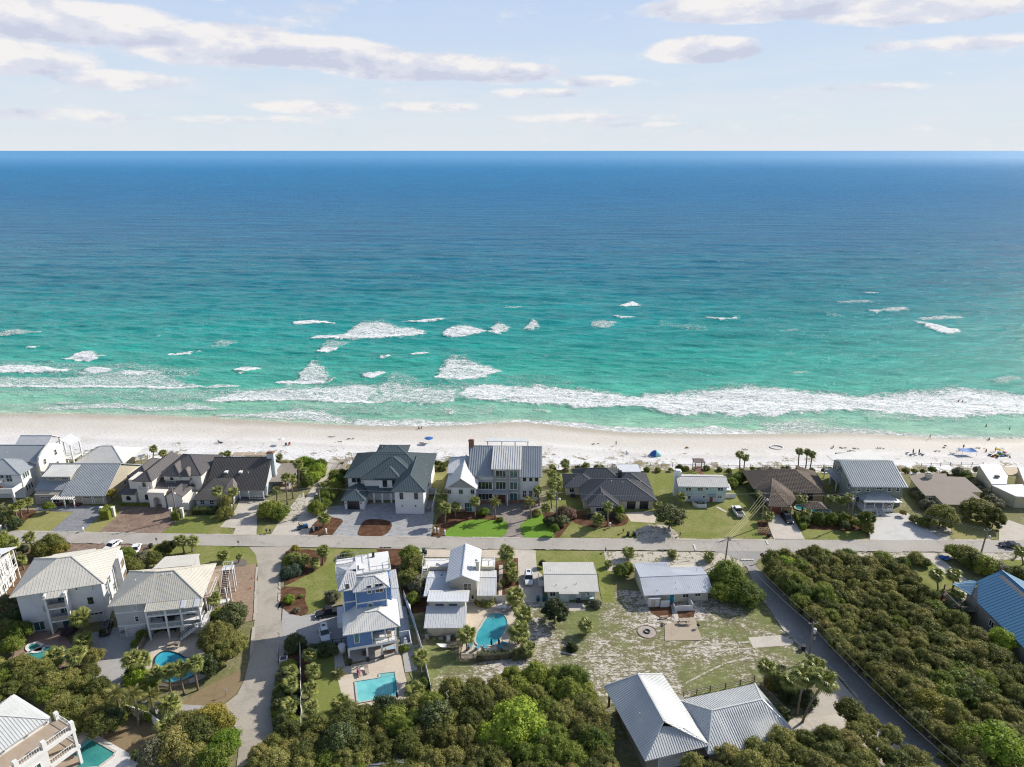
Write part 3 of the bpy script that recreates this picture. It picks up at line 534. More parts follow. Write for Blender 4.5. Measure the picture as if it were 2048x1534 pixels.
patch('lawn', [(570, 1118), (600, 1098), (640, 1096.5), (770, 1098.3), (790, 1140), (690, 1150), (680, 1200), (615, 1226), (605, 1222), (570, 1180)], GRASS, .020)
patch('mulch_bed', smooth_pts([(570, 1160), (572, 1120), (585, 1102), (620, 1099), (652, 1110), (648, 1128), (632, 1140), (598, 1158), (572, 1170)], 3), MULCH, .028)
patch('mulch_bed', smooth_pts([(563, 1176), (590, 1174), (611, 1178), (610, 1200), (617, 1222), (600, 1231), (578, 1226), (562, 1210)], 3), MULCH, .028)
patch('mulch_bed', [(752, 1097.8), (830, 1098.5), (838, 1130), (860, 1220), (810, 1230), (800, 1160), (770, 1130)], MULCH, .026)
patch('driveway', [(563, 1250), (566, 1210), (600, 1232), (640, 1226), (700, 1215), (700, 1292), (600, 1292), (572, 1310)], GRAV, .027)
patch('mulch_bed', [(573, 1290), (660, 1288), (670, 1300), (640, 1310), (560, 1460), (545, 1450), (551, 1358), (565, 1330)], MULCH, .024)
patch('lawn', [(622, 1308), (668, 1296), (692, 1345), (696, 1440), (640, 1448), (618, 1440)], GRASS_T, .03)
patch('path', [(668, 1292), (681, 1290), (692, 1342), (670, 1344)], CONC, .032)
patch('pool_deck', [(671, 1340), (700, 1330), (800, 1306), (815, 1372), (818, 1420), (826, 1450), (700, 1456)], CONC_T, .034)
patch('path', [(790, 1212), (812, 1213), (835, 1340), (810, 1345), (800, 1270)], GRAV, .026)
patch('parking_apron', [(830, 1098.5), (1040, 1100), (1040, 1116), (838, 1114)], CONC_T, .024)
patch('mulch_bed', [(985, 1125), (1042, 1108), (1046, 1200), (1010, 1200), (995, 1190)], MULCH, .022)
patch('path', [(998, 1130), (1006, 1130), (1004, 1195), (997, 1195)], CONC, .027)
patch('driveway', [(1036, 1100.2), (1071, 1100.6), (1074, 1140), (1085, 1150), (1085, 1205), (1040, 1205), (1036, 1150)], CONC, .028)
patch('lawn', [(1071, 1100.6), (1208, 1102), (1214, 1148), (1085, 1150), (1074, 1140)], GRASS, .022)
patch('sand_strip', [(1208, 1102), (1420, 1104), (1500, 1110), (1500, 1130), (1440, 1145), (1214, 1142)], SANDY, .021)
patch('path', [(1285, 1103), (1290, 1103), (1296, 1122), (1289, 1122)], CONC, .030)
patch('lawn', [(1196, 1142), (1222, 1142), (1230, 1206), (1205, 1206), (1198, 1170)], GRASS, .024)
patch('sandy_lot', [(800, 1300), (860, 1250), (925, 1330), (1060, 1310), (1050, 1200), (1200, 1200), (1240, 1180), (1430, 1190), (1520, 1196), (1560, 1250), (1616, 1310), (1665, 1345), (1600, 1460), (1560, 1480), (1180, 1480), (1150, 1380), (1000, 1400), (850, 1420)], LOT, .019)
patch('patio', [(1084, 1204), (1168, 1206), (1170, 1220), (1146, 1222), (1086, 1222)], CONC, .026)
patch('pool_deck', smooth_pts([(922, 1315), (930, 1270), (930, 1205), (1000, 1195), (1030, 1230), (1045, 1262), (1035, 1300), (1000, 1316), (950, 1318)], 3), CONC_T, .030)
patch('mulch_bed', smooth_pts([(944, 1200), (960, 1215), (985, 1209), (988, 1192), (950, 1192)], 3), MULCH, .034)
patch('patio', [(1329, 1250), (1383, 1234), (1390, 1236), (1404, 1280), (1330, 1281.5)], surf_mat('old_concrete', (.36, .30, .225), (.43, .365, .28), (.26, .215, .155), s=.5, fine=3, cracks=.3), .05)
patch('path', [(1341, 1210), (1350, 1210), (1358, 1237), (1350, 1240)], CONC, .03)
patch('mulch_bed', [(1296, 1213), (1342, 1212), (1345, 1233), (1320, 1236), (1303, 1226)], MULCH, .026)
patch('mulch_bed', [(1352, 1222), (1390, 1221), (1388, 1234), (1355, 1236)], MULCH, .026)
patch('driveway', [(1496, 1275), (1563, 1270), (1588, 1282), (1585, 1290), (1507, 1296)], CONC, .028)
patch('lawn', [(1770, 1128), (1890, 1122), (1930, 1160), (1945, 1210), (1900, 1225), (1860, 1190), (1815, 1150)], GRASS, .022)
patch('path', [(1842, 1105), (1868, 1106), (1935, 1160), (1960, 1200), (1935, 1200), (1905, 1160), (1870, 1130)], CONC, .028)
patch('lawn', [(1950, 1106), (2100, 1106), (2100, 1140), (1990, 1150)], GRASS, .021)
patch('sand_strip', [(1555, 1104.6), (2068, 1106), (2060, 1120), (1560, 1112)], SANDY, .022)
patch('mulch_bed', [(1862, 1196), (1900, 1190), (1930, 1215), (1900, 1232)], MULCH, .026)
patch('driveway', [(165, 1270), (232, 1255), (300, 1262), (300, 1290), (262, 1330), (240, 1370), (310, 1400), (450, 1410), (455, 1424), (400, 1428), (330, 1440), (230, 1420), (180, 1370), (165, 1330), (180, 1300)], GRAV, .026)
patch('patio', [(45, 1260), (125, 1262), (150, 1300), (120, 1345), (60, 1350), (20, 1330)], surf_mat('pink_brick_paving', (.30, .20, .16), (.37, .26, .21), None, s=.3, fine=3, pav=.5), .030)
patch('pool_deck', smooth_pts([(285, 1310), (295, 1285), (320, 1262), (380, 1255), (430, 1262), (430, 1320), (410, 1355), (350, 1372), (300, 1365)], 3), CONC_T, .032)
patch('lawn', [(395, 1382), (480, 1340), (488, 1360), (470, 1390), (445, 1408), (420, 1412), (360, 1408)], GRASS_N, .028)
patch('lawn', [(180, 1430), (300, 1445), (340, 1480), (290, 1540), (220, 1500), (170, 1460)], GRASS_N, .026)
patch('pool_deck', [(135, 1470), (172, 1457), (282, 1520), (240, 1570), (130, 1570), (110, 1500)], surf_mat('white_deck', (.60, .58, .55), (.68, .66, .63)), .034)
patch('mulch_bed', [(0, 1130), (60, 1100), (90, 1110), (60, 1170), (20, 1260), (-40, 1260)], surf_mat('red_leaf_litter', (.15, .085, .05), (.20, .12, .07), (.10, .11, .04), s=.4), .023)
for tk in ([(1062, 1347), (1130, 1338), (1200, 1337), (1262, 1341)], [(1100, 1354), (1180, 1346), (1262, 1351)], [(1362, 1294), (1440, 1288), (1502, 1284)], [(1366, 1312), (1440, 1301), (1502, 1297)], [(1372, 1366), (1412, 1345), (1452, 1326), (1502, 1315)], [(1100, 1300), (1160, 1312), (1240, 1310)]):
 patch('tyre_track', [(x, y - 2) for x, y in tk] + [(x, y + 1.6) for x, y in tk[::-1]], TRK, .030)
DRIFT = surf_mat('sand_drift', (.40, .365, .31), (.49, .45, .385), (.32, .295, .25), s=.8, fine=3)
er = random.Random(21)
def drift(pts, w, k, side=1):
 for _ in range(k):
  i = er.randrange(len(pts) - 1); (xa, ya), (xb, yb) = pts[i], pts[i + 1]; t0 = er.random() * .8; L = er.uniform(12, 60) / max(1, math.hypot(xb - xa, yb - ya)); t1 = min(1, t0 + L); n = 6
  q = [(lerp(xa, xb, lerp(t0, t1, j / n)), lerp(ya, yb, lerp(t0, t1, j / n))) for j in range(n + 1)]
  vx = (0 if abs(xb - xa) > abs(yb - ya) * 2 else 1); o1 = [(x + vx * side * er.uniform(.2, w), y + (1 - vx) * side * er.uniform(.2, w)) for x, y in q]; o2 = [(x - vx * side * er.uniform(.5, 2), y - (1 - vx) * side * er.uniform(.5, 1.5)) for x, y in q]
  patch('sand_drift', o1 + o2[::-1], DRIFT, .040)
drift([(0, 1061.3), (400, 1067.8), (760, 1072.7), (1200, 1076.7), (1600, 1079.7), (2048, 1080.7)], 2.6, 34); drift([(0, 1085.2), (405, 1090.6)], -2.8, 8); drift([(655, 1094.6), (1024, 1099.2), (1400, 1102)], -2.8, 20); drift([(1560, 1103), (2048, 1105)], -2.8, 14)
drift([(1506, 1160), (1530, 1206), (1570, 1262), (1618, 1309), (1669, 1342), (1725, 1408)], 7, 16); drift([(1524, 1146), (1624, 1242), (1697, 1321), (1802, 1421)], -6, 14); drift([(513, 1130), (508, 1240), (499, 1316), (489, 1359)], 7, 9); drift([(562, 1120), (562, 1235), (556, 1345), (547, 1430)], -7, 9)
WPAINT = M('road_paint', (.60, .59, .56), .8, .15, 2)
patch('stop_line', [(1482, 1117.5), (1508, 1117.5), (1508, 1120), (1482, 1120)], WPAINT, .05)
patch('road_patch', [(1386, 1088), (1390, 1088), (1394, 1100), (1390, 1101)], WPAINT, .055)
patch('road_patch', [(1531, 1081), (1535, 1081), (1538, 1088), (1534, 1088)], WPAINT, .055)
GLASS = M('window_glass', (.030, .045, .050), .08, .25, .5, spec=.9)
GLASS_T = M('window_glass_teal', (.05, .14, .14), .10, .25, .5, spec=.9)
FRAME_W = M('frame_white', (.74, .74, .73), .5, .04)
FRAME_G = M('frame_grey', (.42, .44, .45), .5, .05)
FRAME_D = M('frame_dark', (.045, .045, .05), .4, .1)
WHITE = M('white_paint', (.74, .735, .72), .65, .05, .5)
STUCCO = M('white_stucco', (.76, .725, .65), .85, .06, .5)
CREAMW = M('cream_stucco', (.62, .565, .44), .85, .06, .5)
TRIMG = M('light_grey_trim', (.60, .61, .62), .6, .05)
DARKIN = M('dark_interior', (.02, .02, .022), .8, .2)
DECK = M('deck_tan', (.42, .335, .25), .8, .1, 1.2)
WOOD = M('weathered_wood', (.30, .26, .21), .85, .2, 1.5)
WOOD_R = M('brown_wood', (.20, .115, .075), .8, .2, 1.5)
METAL = M('galvanised_metal', (.42, .43, .44), .4, .1, 1, metal=.6)
def siding(name, c, step=.28, var=.06, vert=False):
 m, nt, b = newmat(name)
 g = nd(nt, 'ShaderNodeTexCoord').outputs['Object']; s = nd(nt, 'ShaderNodeSeparateXYZ'); lk(nt, g, s.inputs[0])
 a = mth(nt, 'ADD', s.outputs[0], s.outputs[1]) if vert else s.outputs[2]
 fr = mth(nt, 'FRACT', mth(nt, 'DIVIDE', a, step))
 n = noise(nt, .5, 5, .6)
 cc = mix(nt, ramp(nt, n, [(.35, (0, 0, 0)), (.65, (1, 1, 1))]), tuple(x * (1 - 2 * var) for x in c), c)
 cc = mix(nt, ramp(nt, fr, [(0, (.25, .25, .25)), (.16, (0, 0, 0))]), cc, tuple(x * .72 for x in c))
 lk(nt, cc, b.inputs['Base Color']); b.inputs['Roughness'].default_value = .7
 bump(nt, b, fr, .25, .02); MATS[name] = m; return m
def metal_roof(name, c, step=.45, rough=.45, metal=.1, var=.06):
 m, nt, b = newmat(name)
 n = noise(nt, .35, 6, .62, .5); n2 = noise(nt, 3, 4, .6)
 cc = mix(nt, ramp(nt, mth(nt, 'ADD', mth(nt, 'MULTIPLY', n, .7), mth(nt, 'MULTIPLY', n2, .3)), [(.35, (0, 0, 0)), (.65, (1, 1, 1))]), tuple(x * (1 - 2.4 * var) for x in c), c)
 lk(nt, cc, b.inputs['Base Color']); b.inputs['Roughness'].default_value = rough; b.inputs['Metallic'].default_value = metal
 bump(nt, b, n2, .12, .02); MATS[name] = m; return m
RF_GREY = metal_roof('roof_light_grey', (.68, .67, .63)); RF_GALV = metal_roof('roof_galvanised', (.60, .61, .62))
RF_TAUPE = metal_roof('roof_taupe', (.62, .595, .525)); RF_TAUPE2 = metal_roof('roof_ribbed_taupe', (.59, .56, .48))
RF_WHITE = metal_roof('roof_white', (.63, .65, .67)); RF_TEAL = metal_roof('roof_dark_teal', (.115, .15, .16), rough=.4)
RF_CHAR = metal_roof('roof_charcoal', (.10, .105, .115), rough=.45); RF_BRN = metal_roof('roof_dark_brown', (.125, .115, .105), rough=.5)
RF_SLATE = metal_roof('roof_dark_slate', (.12, .11, .11), rough=.55); RF_BLUE = metal_roof('roof_blue', (.07, .20, .33), rough=.5, metal=.1)
RF_BG = metal_roof('roof_blue_grey', (.37, .40, .42), rough=.4); RF_SHING = surf_mat('roof_shingle_brown', (.235, .205, .175), (.285, .25, .215), (.20, .175, .15), s=.3, fine=5)
RF_TILE = surf_mat('roof_tile_brown', (.155, .125, .10), (.22, .18, .145), (.10, .085, .075), s=.8, fine=3)
RF_WMEM = M('roof_white_membrane', (.72, .72, .71), .7, .05, .4)
win_cache = {}
def window_meshes(w, h, cols, rows, fm, gm, depth=.10, fw=.11):
 k = (round(w, 1), round(h, 1), cols, rows, fm.name, gm.name)
 if k in win_cache: return win_cache[k]
 w, h = k[0], k[1]
 f = MB(); a, c = w / 2, h / 2                       # local x right, z up, -y outwards
 f.box(-a - fw, -a, -depth, .0, -c - fw, c + fw); f.box(a, a + fw, -depth, 0, -c - fw, c + fw)
 f.box(-a, a, -depth, 0, c, c + fw); f.box(-a, a, -depth - .03, 0, -c - fw, -c)
 for i in range(1, cols): x = -a + w * i / cols; f.box(x - .035, x + .035, -depth + .02, 0, -c, c)
 for i in range(1, rows): z = -c + h * i / rows; f.box(-a, a, -depth + .025, 0, z - .03, z + .03)
 g = MB(); g.box(-a, a, -.03, .0, -c, c)
 win_cache[k] = (f.mesh('window', fm), g.mesh('pane', gm)); return win_cache[k]
SIDE = {'f': 0.0, 'r': 90.0, 'b': 180.0, 'l': -90.0}
class House:
 def __init__(s, name, label, cat, g0, g1, z=0.0, group=None):
  a, b = P(*g0, z), P(*g1, z); s.o = a; s.w = (b - a).length; s.a = math.atan2(b.y - a.y, b.x - a.x)
  s.root = empty(name, a, s.a, label, cat, group)
 def ln(s, px, py, ax, v):
  d = ray(px, py); c, n = math.cos(s.a), math.sin(s.a)
  o = (-s.o.x * c - s.o.y * n, s.o.x * n - s.o.y * c, CAM_H - s.o.z); dl = (d[0] * c + d[1] * n, -d[0] * n + d[1] * c, d[2])
  t = (v - o[ax]) / dl[ax]; return Vector([o[i] + dl[i] * t for i in range(3)])
 def part(s, name, mb, mat=None, parent=None, kind=None):
  return mb.build(name, mat, parent or s.root, kind=kind)
 def wall(s, x0, x1, y0, y1, z0, z1, mat, name='wall'):
  return s.part(name, MB().box(min(x0, x1), max(x0, x1), min(y0, y1), max(y0, y1), z0, z1), mat)
 def gwall(s, x0, x1, y0, y1, z0, ze, zr, mat, axis='x', name='wall'):
  b = MB()
  if axis == 'x': pr = [(y0, z0), (y1, z0), (y1, ze), ((y0 + y1) / 2, zr), (y0, ze)]; A = [(x0, p[0], p[1]) for p in pr]; B = [(x1, p[0], p[1]) for p in pr]
  else: pr = [(x0, z0), (x1, z0), (x1, ze), ((x0 + x1) / 2, zr), (x0, ze)]; A = [(p[0], y1, p[1]) for p in pr]; B = [(p[0], y0, p[1]) for p in pr]
  b.face(A[::-1]); b.face(B)
  for i in range(5): j = (i + 1) % 5; b.face([A[i], A[j], B[j], B[i]])
  return s.part(name, b, mat)
 def win(s, side, pl, u, z, w, h, cols=2, rows=1, fm=None, gm=None, name='window'):
  fm = fm or FRAME_W; gm = gm or GLASS
  f, g = window_meshes(w, h, cols, rows, fm, gm)
  loc = {'f': (u, pl - .004, z), 'b': (u, pl + .004, z), 'l': (pl - .004, u, z), 'r': (pl + .004, u, z)}[side]
  o = link(name, f, s.root, loc, (0, 0, R(SIDE[side]))); link('pane', g, o, (0, -.006, 0)); return o
 def winp(s, side, pl, x0, y0, x1, y1, **k):
  ax, ua = (1, 0) if side in 'fb' else (0, 1)
  a, b = s.ln(x0, y0, ax, pl), s.ln(x1, y1, ax, pl)
  w, h = abs(a[ua] - b[ua]), abs(a.z - b.z)
  return s.win(side, pl, (a[ua] + b[ua]) / 2, (a.z + b.z) / 2, max(.35, w), max(.35, h), **k)
 def garage(s, side, pl, u0, u1, z1, mat, z0=.05, trim=None, lights=0):
  f = MB(); t = trim or FRAME_W; w = u1 - u0; c = (u0 + u1) / 2; h = z1 - z0
  f.box(-w / 2 - .15, -w / 2, -.12, 0, 0, h + .15); f.box(w / 2, w / 2 + .15, -.12, 0, 0, h + .15); f.box(-w / 2, w / 2, -.12, 0, h, h + .15)
  loc = {'f': (c, pl - .004, z0), 'b': (c, pl + .004, z0), 'l': (pl - .004, c, z0), 'r': (pl + .004, c, z0)}[side]
  o = link('garage_door', f.mesh('door_frame', t), s.root, loc, (0, 0, R(SIDE[side])))
  for i in range(4):
   p = MB().mat(mat).box(-w / 2, w / 2, -.05, -.01, h * i / 4 + .015, h * (i + 1) / 4 - .015)
   if lights and i == 3:
    p.mat(GLASS)
    for j in range(lights): x = -w / 2 + w * (j + .5) / lights; p.box(x - w / lights * .36, x + w / lights * .36, -.055, -.045, h * .80, h * .94)
   link('panel', p.mesh('garage_panel'), o)
  return o
 def door(s, side, pl, u, z0, w, h, mat, trim=None):
  f = MB(); t = trim or FRAME_W
  f.box(-w / 2 - .1, -w / 2, -.10, 0, 0, h + .1); f.box(w / 2, w / 2 + .1, -.10, 0, 0, h + .1); f.box(-w / 2, w / 2, -.10, 0, h, h + .1)
  loc = {'f': (u, pl - .004, z0), 'b': (u, pl + .004, z0), 'l': (pl - .004, u, z0), 'r': (pl + .004, u, z0)}[side]
  o = link('door', f.mesh('door', t), s.root, loc, (0, 0, R(SIDE[side])))
  link('door_leaf', MB().box(-w / 2, w / 2, -.06, -.01, 0, h).mesh('door_leaf', mat), o)
  link('handle', MB().box(w / 2 - .16, w / 2 - .1, -.1, -.06, h * .45, h * .52).mesh('handle', METAL), o); return o
 def roof(s, polys, mat, spacing=.45, th=.16, rib=None, ribh=.04, ribw=.07, name='roof', cap=True, capmat=None, tiles=False):
  key = lambda p: (round(p[0], 2), round(p[1], 2), round(p[2], 2))
  idx = {}; V = []; Fc = []; ec = {}
  for pl in polys:
   pl = [Vector(p) for p in pl]
   nrm = (pl[1] - pl[0]).cross(pl[2] - pl[0])
   if nrm.z < 0: pl.reverse()
   f = []
   for p in pl:
    k = key(p)
    if k not in idx: idx[k] = len(V); V.append(p)
    if not f or f[-1] != idx[k]: f.append(idx[k])
   Fc.append(f)
   for i in range(len(f)): e = (f[i], f[(i + 1) % len(f)]); ec.setdefault(tuple(sorted(e)), []).append((e, len(Fc) - 1))
  n = len(V); b = MB(); b.v = [tuple(p) for p in V] + [(p.x, p.y, p.z - th) for p in V]
  for f in Fc: b.f.append(tuple(f)); b.f.append(tuple(i + n for i in reversed(f)))
  for k, lst in ec.items():
   if len(lst) == 1: (i, j), _ = lst[0]; b.f.append((j, i, i + n, j + n))
  b.m = [0] * len(b.f); b.sm = [False] * len(b.f)
  ro = s.part(name, b, mat)
  sm = MB(); ns = []
  for f in Fc:
   q = [V[i] for i in f]; nr = Vector((0, 0, 0))
   for i in range(1, len(q) - 1): nr += (q[i] - q[0]).cross(q[i + 1] - q[0])
   nr.normalize(); ns.append(nr)
   if spacing and nr.z < .9995:
    dn = Vector((nr.x, nr.y, 0)).normalized(); dn = (dn - nr * dn.dot(nr)).normalized(); ac = nr.cross(dn)
    us = [p.dot(ac) for p in q]; c0 = q[0].dot(nr)
    u = math.floor(min(us) / spacing) * spacing + spacing * .5
    segs = [(ac, dn, u + spacing * k) for k in range(int((max(us) - u) / spacing) + 2)]
    for ac_, dn_, u in segs:
     hits = []
     for i in range(len(q)):
      a_, b_ = q[i], q[(i + 1) % len(q)]; ua, ub = a_.dot(ac_), b_.dot(ac_)
      if (ua - u) * (ub - u) < 0: hits.append((a_ + (b_ - a_) * ((u - ua) / (ub - ua))))
     hits.sort(key=lambda p: p.dot(dn_))
     for h0, h1 in zip(hits[::2], hits[1::2]):
      if (h1 - h0).length > .25:
       if tiles:
        L = (h1 - h0).length; k = max(1, int(L / .42)); d_ = (h1 - h0) / k
        for t in range(k):
         sm.bar(h0 + d_ * t + nr * (.015 if t % 2 else .03), h0 + d_ * (t + .94) + nr * .075, spacing * .62, .07, nr)
       else: sm.bar(h0 + nr * ribh * .4, h1 + nr * ribh * .4, ribw, ribh, nr)
  if sm.v: s.part('seam' if not tiles else 'tile_courses', sm, rib or mat, ro, 'stuff')
  if cap:
   cm = MB()
   for k, lst in ec.items():
    if len(lst) == 2 and ns[lst[0][1]].dot(ns[lst[1][1]]) < .985:
     a_, b_ = V[k[0]], V[k[1]]; mid = (a_ + b_) / 2
     cA = sum((V[i] for i in Fc[lst[0][1]]), Vector()) / len(Fc[lst[0][1]])
     if ns[lst[0][1]].dot(cA - mid) == 0: pass
     if (cA - mid).dot(ns[lst[1][1]]) < 0: cm.bar(a_ + Vector((0, 0, .05)), b_ + Vector((0, 0, .05)), .24, .07)
   if cm.v: s.part('ridge_cap', cm, capmat or rib or mat, ro)
  return ro
 def hip(s, x0, x1, y0, y1, ze, rise, mat, ridge=None, **k):
  w, d = x1 - x0, y1 - y0; zr = ze + rise
  if ridge is None: ridge = 'x' if w >= d else 'y'
  A, B, C_, D = (x0, y0, ze), (x1, y0, ze), (x1, y1, ze), (x0, y1, ze)
  if ridge == 'x':
   r = min(d / 2, w / 2 - .01); R0, R1 = (x0 + r, (y0 + y1) / 2, zr), (x1 - r, (y0 + y1) / 2, zr)
   return s.roof([[A, B, R1, R0], [B, C_, R1], [C_, D, R0, R1], [D, A, R0]], mat, **k)
  r = min(w / 2, d / 2 - .01); R0, R1 = ((x0 + x1) / 2, y0 + r, zr), ((x0 + x1) / 2, y1 - r, zr)
  return s.roof([[A, B, R0], [B, C_, R1, R0], [C_, D, R1], [D, A, R0, R1]], mat, **k)
 def gable(s, x0, x1, y0, y1, ze, rise, mat, axis='x', rp=.5, **k):
  zr = ze + rise
  if axis == 'x': ym = lerp(y0, y1, rp); return s.roof([[(x0, y0, ze), (x1, y0, ze), (x1, ym, zr), (x0, ym, zr)], [(x0, ym, zr), (x1, ym, zr), (x1, y1, ze if rp == .5 else zr - rise * (1 - rp) / rp), (x0, y1, ze if rp == .5 else zr - rise * (1 - rp) / rp)]], mat, **k)
  xm = lerp(x0, x1, rp); return s.roof([[(x0, y0, ze), (xm, y0, zr), (xm, y1, zr), (x0, y1, ze)], [(xm, y0, zr), (x1, y0, ze), (x1, y1, ze), (xm, y1, zr)]], mat, **k)
 def shed(s, x0, x1, y0, y1, zf, zb, mat, **k):
  return s.roof([[(x0, y0, zf), (x1, y0, zf), (x1, y1, zb), (x0, y1, zb)]], mat, **k)
 def cols(s, pts, z0, z1, w=.3, mat=None, name='column'):
  for x, y in pts: s.part(name, MB().box(x - w / 2, x + w / 2, y - w / 2, y + w / 2, z0, z1), mat or WHITE)
 def rail(s, pts, z, h=1.0, mat=None, step=.45, name='railing', glass=False):
  b = MB(); m_ = mat or WHITE; b.mat(m_)
  for a, c in zip(pts, pts[1:]):
   a, c = Vector((*a[:2], a[2] if len(a) > 2 else z)), Vector((*c[:2], c[2] if len(c) > 2 else z)); L = (c - a).length; up = Vector((0, 0, h))
   b.bar(a + up, c + up, .08, .07); b.bar(a + up * .12, c + up * .12, .05, .05)
   n = max(1, round(L / step))
   for i in range(n + 1): p = a + (c - a) * i / n; w = .09 if i in (0, n) else .04; b.bar(p, p + up, w, w)
  return s.part(name, b, m_)
 def chimney(s, x0, x1, y0, y1, z0, z1, mat, capm=None):
  o = s.part('chimney', MB().box(x0, x1, y0, y1, z0, z1), mat)
  s.part('chimney_cap', MB().box(x0 - .12, x1 + .12, y0 - .12, y1 + .12, z1 + .004, z1 + .18).box(x0 + .2, x1 - .2, y0 + .2, y1 - .2, z1 + .18, z1 + .45), capm or mat, o); return o
 def vents(s, pts):
  for x, y, z in pts: s.part('roof_vent', MB().tube([(x, y, z - .2), (x, y, z + .35)], .07, 6), FRAME_W)
 def stairs(s, a, c, w, n, mat, railm=None, name='staircase'):
  a, c = Vector(a), Vector(c); d = c - a; hd = Vector((d.x, d.y, 0)).normalized(); sd_ = Vector((-hd.y, hd.x, 0)) * w / 2
  st = MB(); st.bar(a + sd_, c + sd_, .06, .3); st.bar(a - sd_, c - sd_, .06, .3); o = s.part(name, st, mat)
  me = None
  for i in range(n):
   p = a + d * (i + .5) / n
   if me is None: tb = MB(); tb.bar(sd_, -sd_, .28, .05); me = tb.mesh('step', mat)
   link('step', me, o, p)
  for q in (sd_, -sd_):
   rb = MB(); u = Vector((0, 0, .95)); rb.bar(a + q + u, c + q + u, .07)
   k = max(2, int(d.length / 1.0))
   for i in range(k + 1): p = a + q + d * i / k; rb.bar(p, p + u, .06)
   s.part('handrail', rb, railm or mat, o)
  return o
def CR(ox, oy, s): return lambda x, y: (ox + x / s, oy + y / s)
c1 = CR(0, 840, 5.1125); c2 = CR(350, 840, 5.1125); c3 = CR(660, 840, 5.1125); c4 = CR(1000, 840, 5.1125); c5 = CR(1330, 840, 5.1125); c6 = CR(1648, 840, 5.1125)
a0 = CR(0, 1060, 5.1125); b0 = CR(200, 1060, 6.39); n3 = CR(540, 1080, 4.384); n4 = CR(800, 1060, 5.478); n5 = CR(1050, 1070, 4.18); n8 = CR(1180, 1290, 3.938); n7 = CR(1500, 1070, 3.3066); n9 = CR(0, 1300, 6.555)
def W(h, side, pl, c, x0, y0, x1, y1, **k): return h.winp(side, pl, *c(x0, y0), *c(x1, y1), **k)
def arch_win(h, side, pl, u, z, w, hh, fm=None, gm=None, name='arched_window'):
 n = 8; f = MB(); g = MB(); r = w / 2; pts = [(-r, -hh / 2), (r, -hh / 2)] + [(r * math.cos(math.pi * i / n), hh / 2 - r + r * math.sin(math.pi * i / n)) for i in range(n + 1)]
 outer = [(x * 1.22, zz * 1.1 + (0 if zz > 0 else -.02)) for x, zz in pts]
 g.face([(x, -.05, zz) for x, zz in pts])
 for i in range(len(pts)):
  j = (i + 1) % len(pts); a, b_, c, d = pts[i], pts[j], outer[j], outer[i]
  f.face([(a[0], -.12, a[1]), (d[0], -.12, d[1]), (c[0], -.12, c[1]), (b_[0], -.12, b_[1])]); f.face([(d[0], -.12, d[1]), (d[0], 0, d[1]), (c[0], 0, c[1]), (c[0], -.12, c[1])])
  f.face([(a[0], -.12, a[1]), (b_[0], -.12, b_[1]), (b_[0], -.04, b_[1]), (a[0], -.04, a[1])])
 loc = {'f': (u, pl - .004, z), 'r': (pl + .004, u, z), 'l': (pl - .004, u, z), 'b': (u, pl + .004, z)}[side]
 o = link(name, f.mesh(name, fm or STUCCO), h.root, loc, (0, 0, R(SIDE[side]))); link('pane', g.mesh('arch_pane', gm or GLASS), o); return o
def arch_block(h, x0, x1, y0, y1, z0, z1, cx, r, zs, mat, name='entry_arch'):
 b = MB(); n = 10; arc = [(cx + r * math.cos(math.pi * i / n), zs + r * math.sin(math.pi * i / n)) for i in range(n + 1)]
 for y, s in ((y0, 1), (y1, -1)):
  L = [(x0, z0), (cx - r, z0), (cx - r, zs)]; q = [(x0, y, z0), (cx - r, y, z0), (cx - r, y, z1), (x0, y, z1)]; b.face(q[::s])
  q = [(cx + r, y, z0), (x1, y, z0), (x1, y, z1), (cx + r, y, z1)]; b.face(q[::s])
  for i in range(n):
   (xa, za), (xb, zb) = arc[i + 1], arc[i]; q = [(xa, y, za), (xb, y, zb), (xb, y, z1), (xa, y, z1)]; b.face(q[::s])
 ring = [(cx + r, z0)] + arc + [(cx - r, z0)]
 for i in range(len(ring) - 1): b.face([(ring[i][0], y0, ring[i][1]), (ring[i][0], y1, ring[i][1]), (ring[i + 1][0], y1, ring[i + 1][1]), (ring[i + 1][0], y0, ring[i + 1][1])])
 b.face([(x0, y0, z1), (x1, y0, z1), (x1, y1, z1), (x0, y1, z1)]); b.face([(x0, y1, z0), (x0, y0, z0), (x0, y0, z1), (x0, y1, z1)]); b.face([(x1, y0, z0), (x1, y1, z0), (x1, y1, z1), (x1, y0, z1)])
 return h.part(name, b, mat)
h = House('white_beach_house', 'tall white stucco house with a stepped gable wall at the left edge beside the beach', 'house', (0, 1000), (100, 1000))
SW = siding('white_siding', (.72, .73, .74), .35)
h.wall(-8, 8.4, 6.6, 16, 0, 8.6, STUCCO); h.gable(-8.3, 7.9, 6.3, 16.4, 8.5, 2.8, RF_BG, 'x')
pw = MB(); Y = [6.0, 6.6, 8.2, 10.2, 11.4, 12.6, 14.2, 16.2, 16.6]; Z = [8.5, 9.6, 10.6, 11.3, 11.7, 11.3, 10.6, 9.4, 8.5]
pr_ = [(6.0, 0)] + [(16.6, 0)] + list(zip(Y, Z))[::-1]
A = [(8.46, p[0], p[1]) for p in pr_]; B = [(8.0, p[0], p[1]) for p in pr_]; pw.face(A); pw.face(B[::-1])
for i in range(len(pr_)): j = (i + 1) % len(pr_); pw.face([A[j], A[i], B[i], B[j]])
h.part('parapet_gable', pw, STUCCO)
for u, z in ((8.3, 7.6), (13.2, 8.2), (8.3, 3.6), (13.0, 4.6)): h.win('r', 8.46, u, z, .9, 1.5, cols=1, rows=2, gm=GLASS)
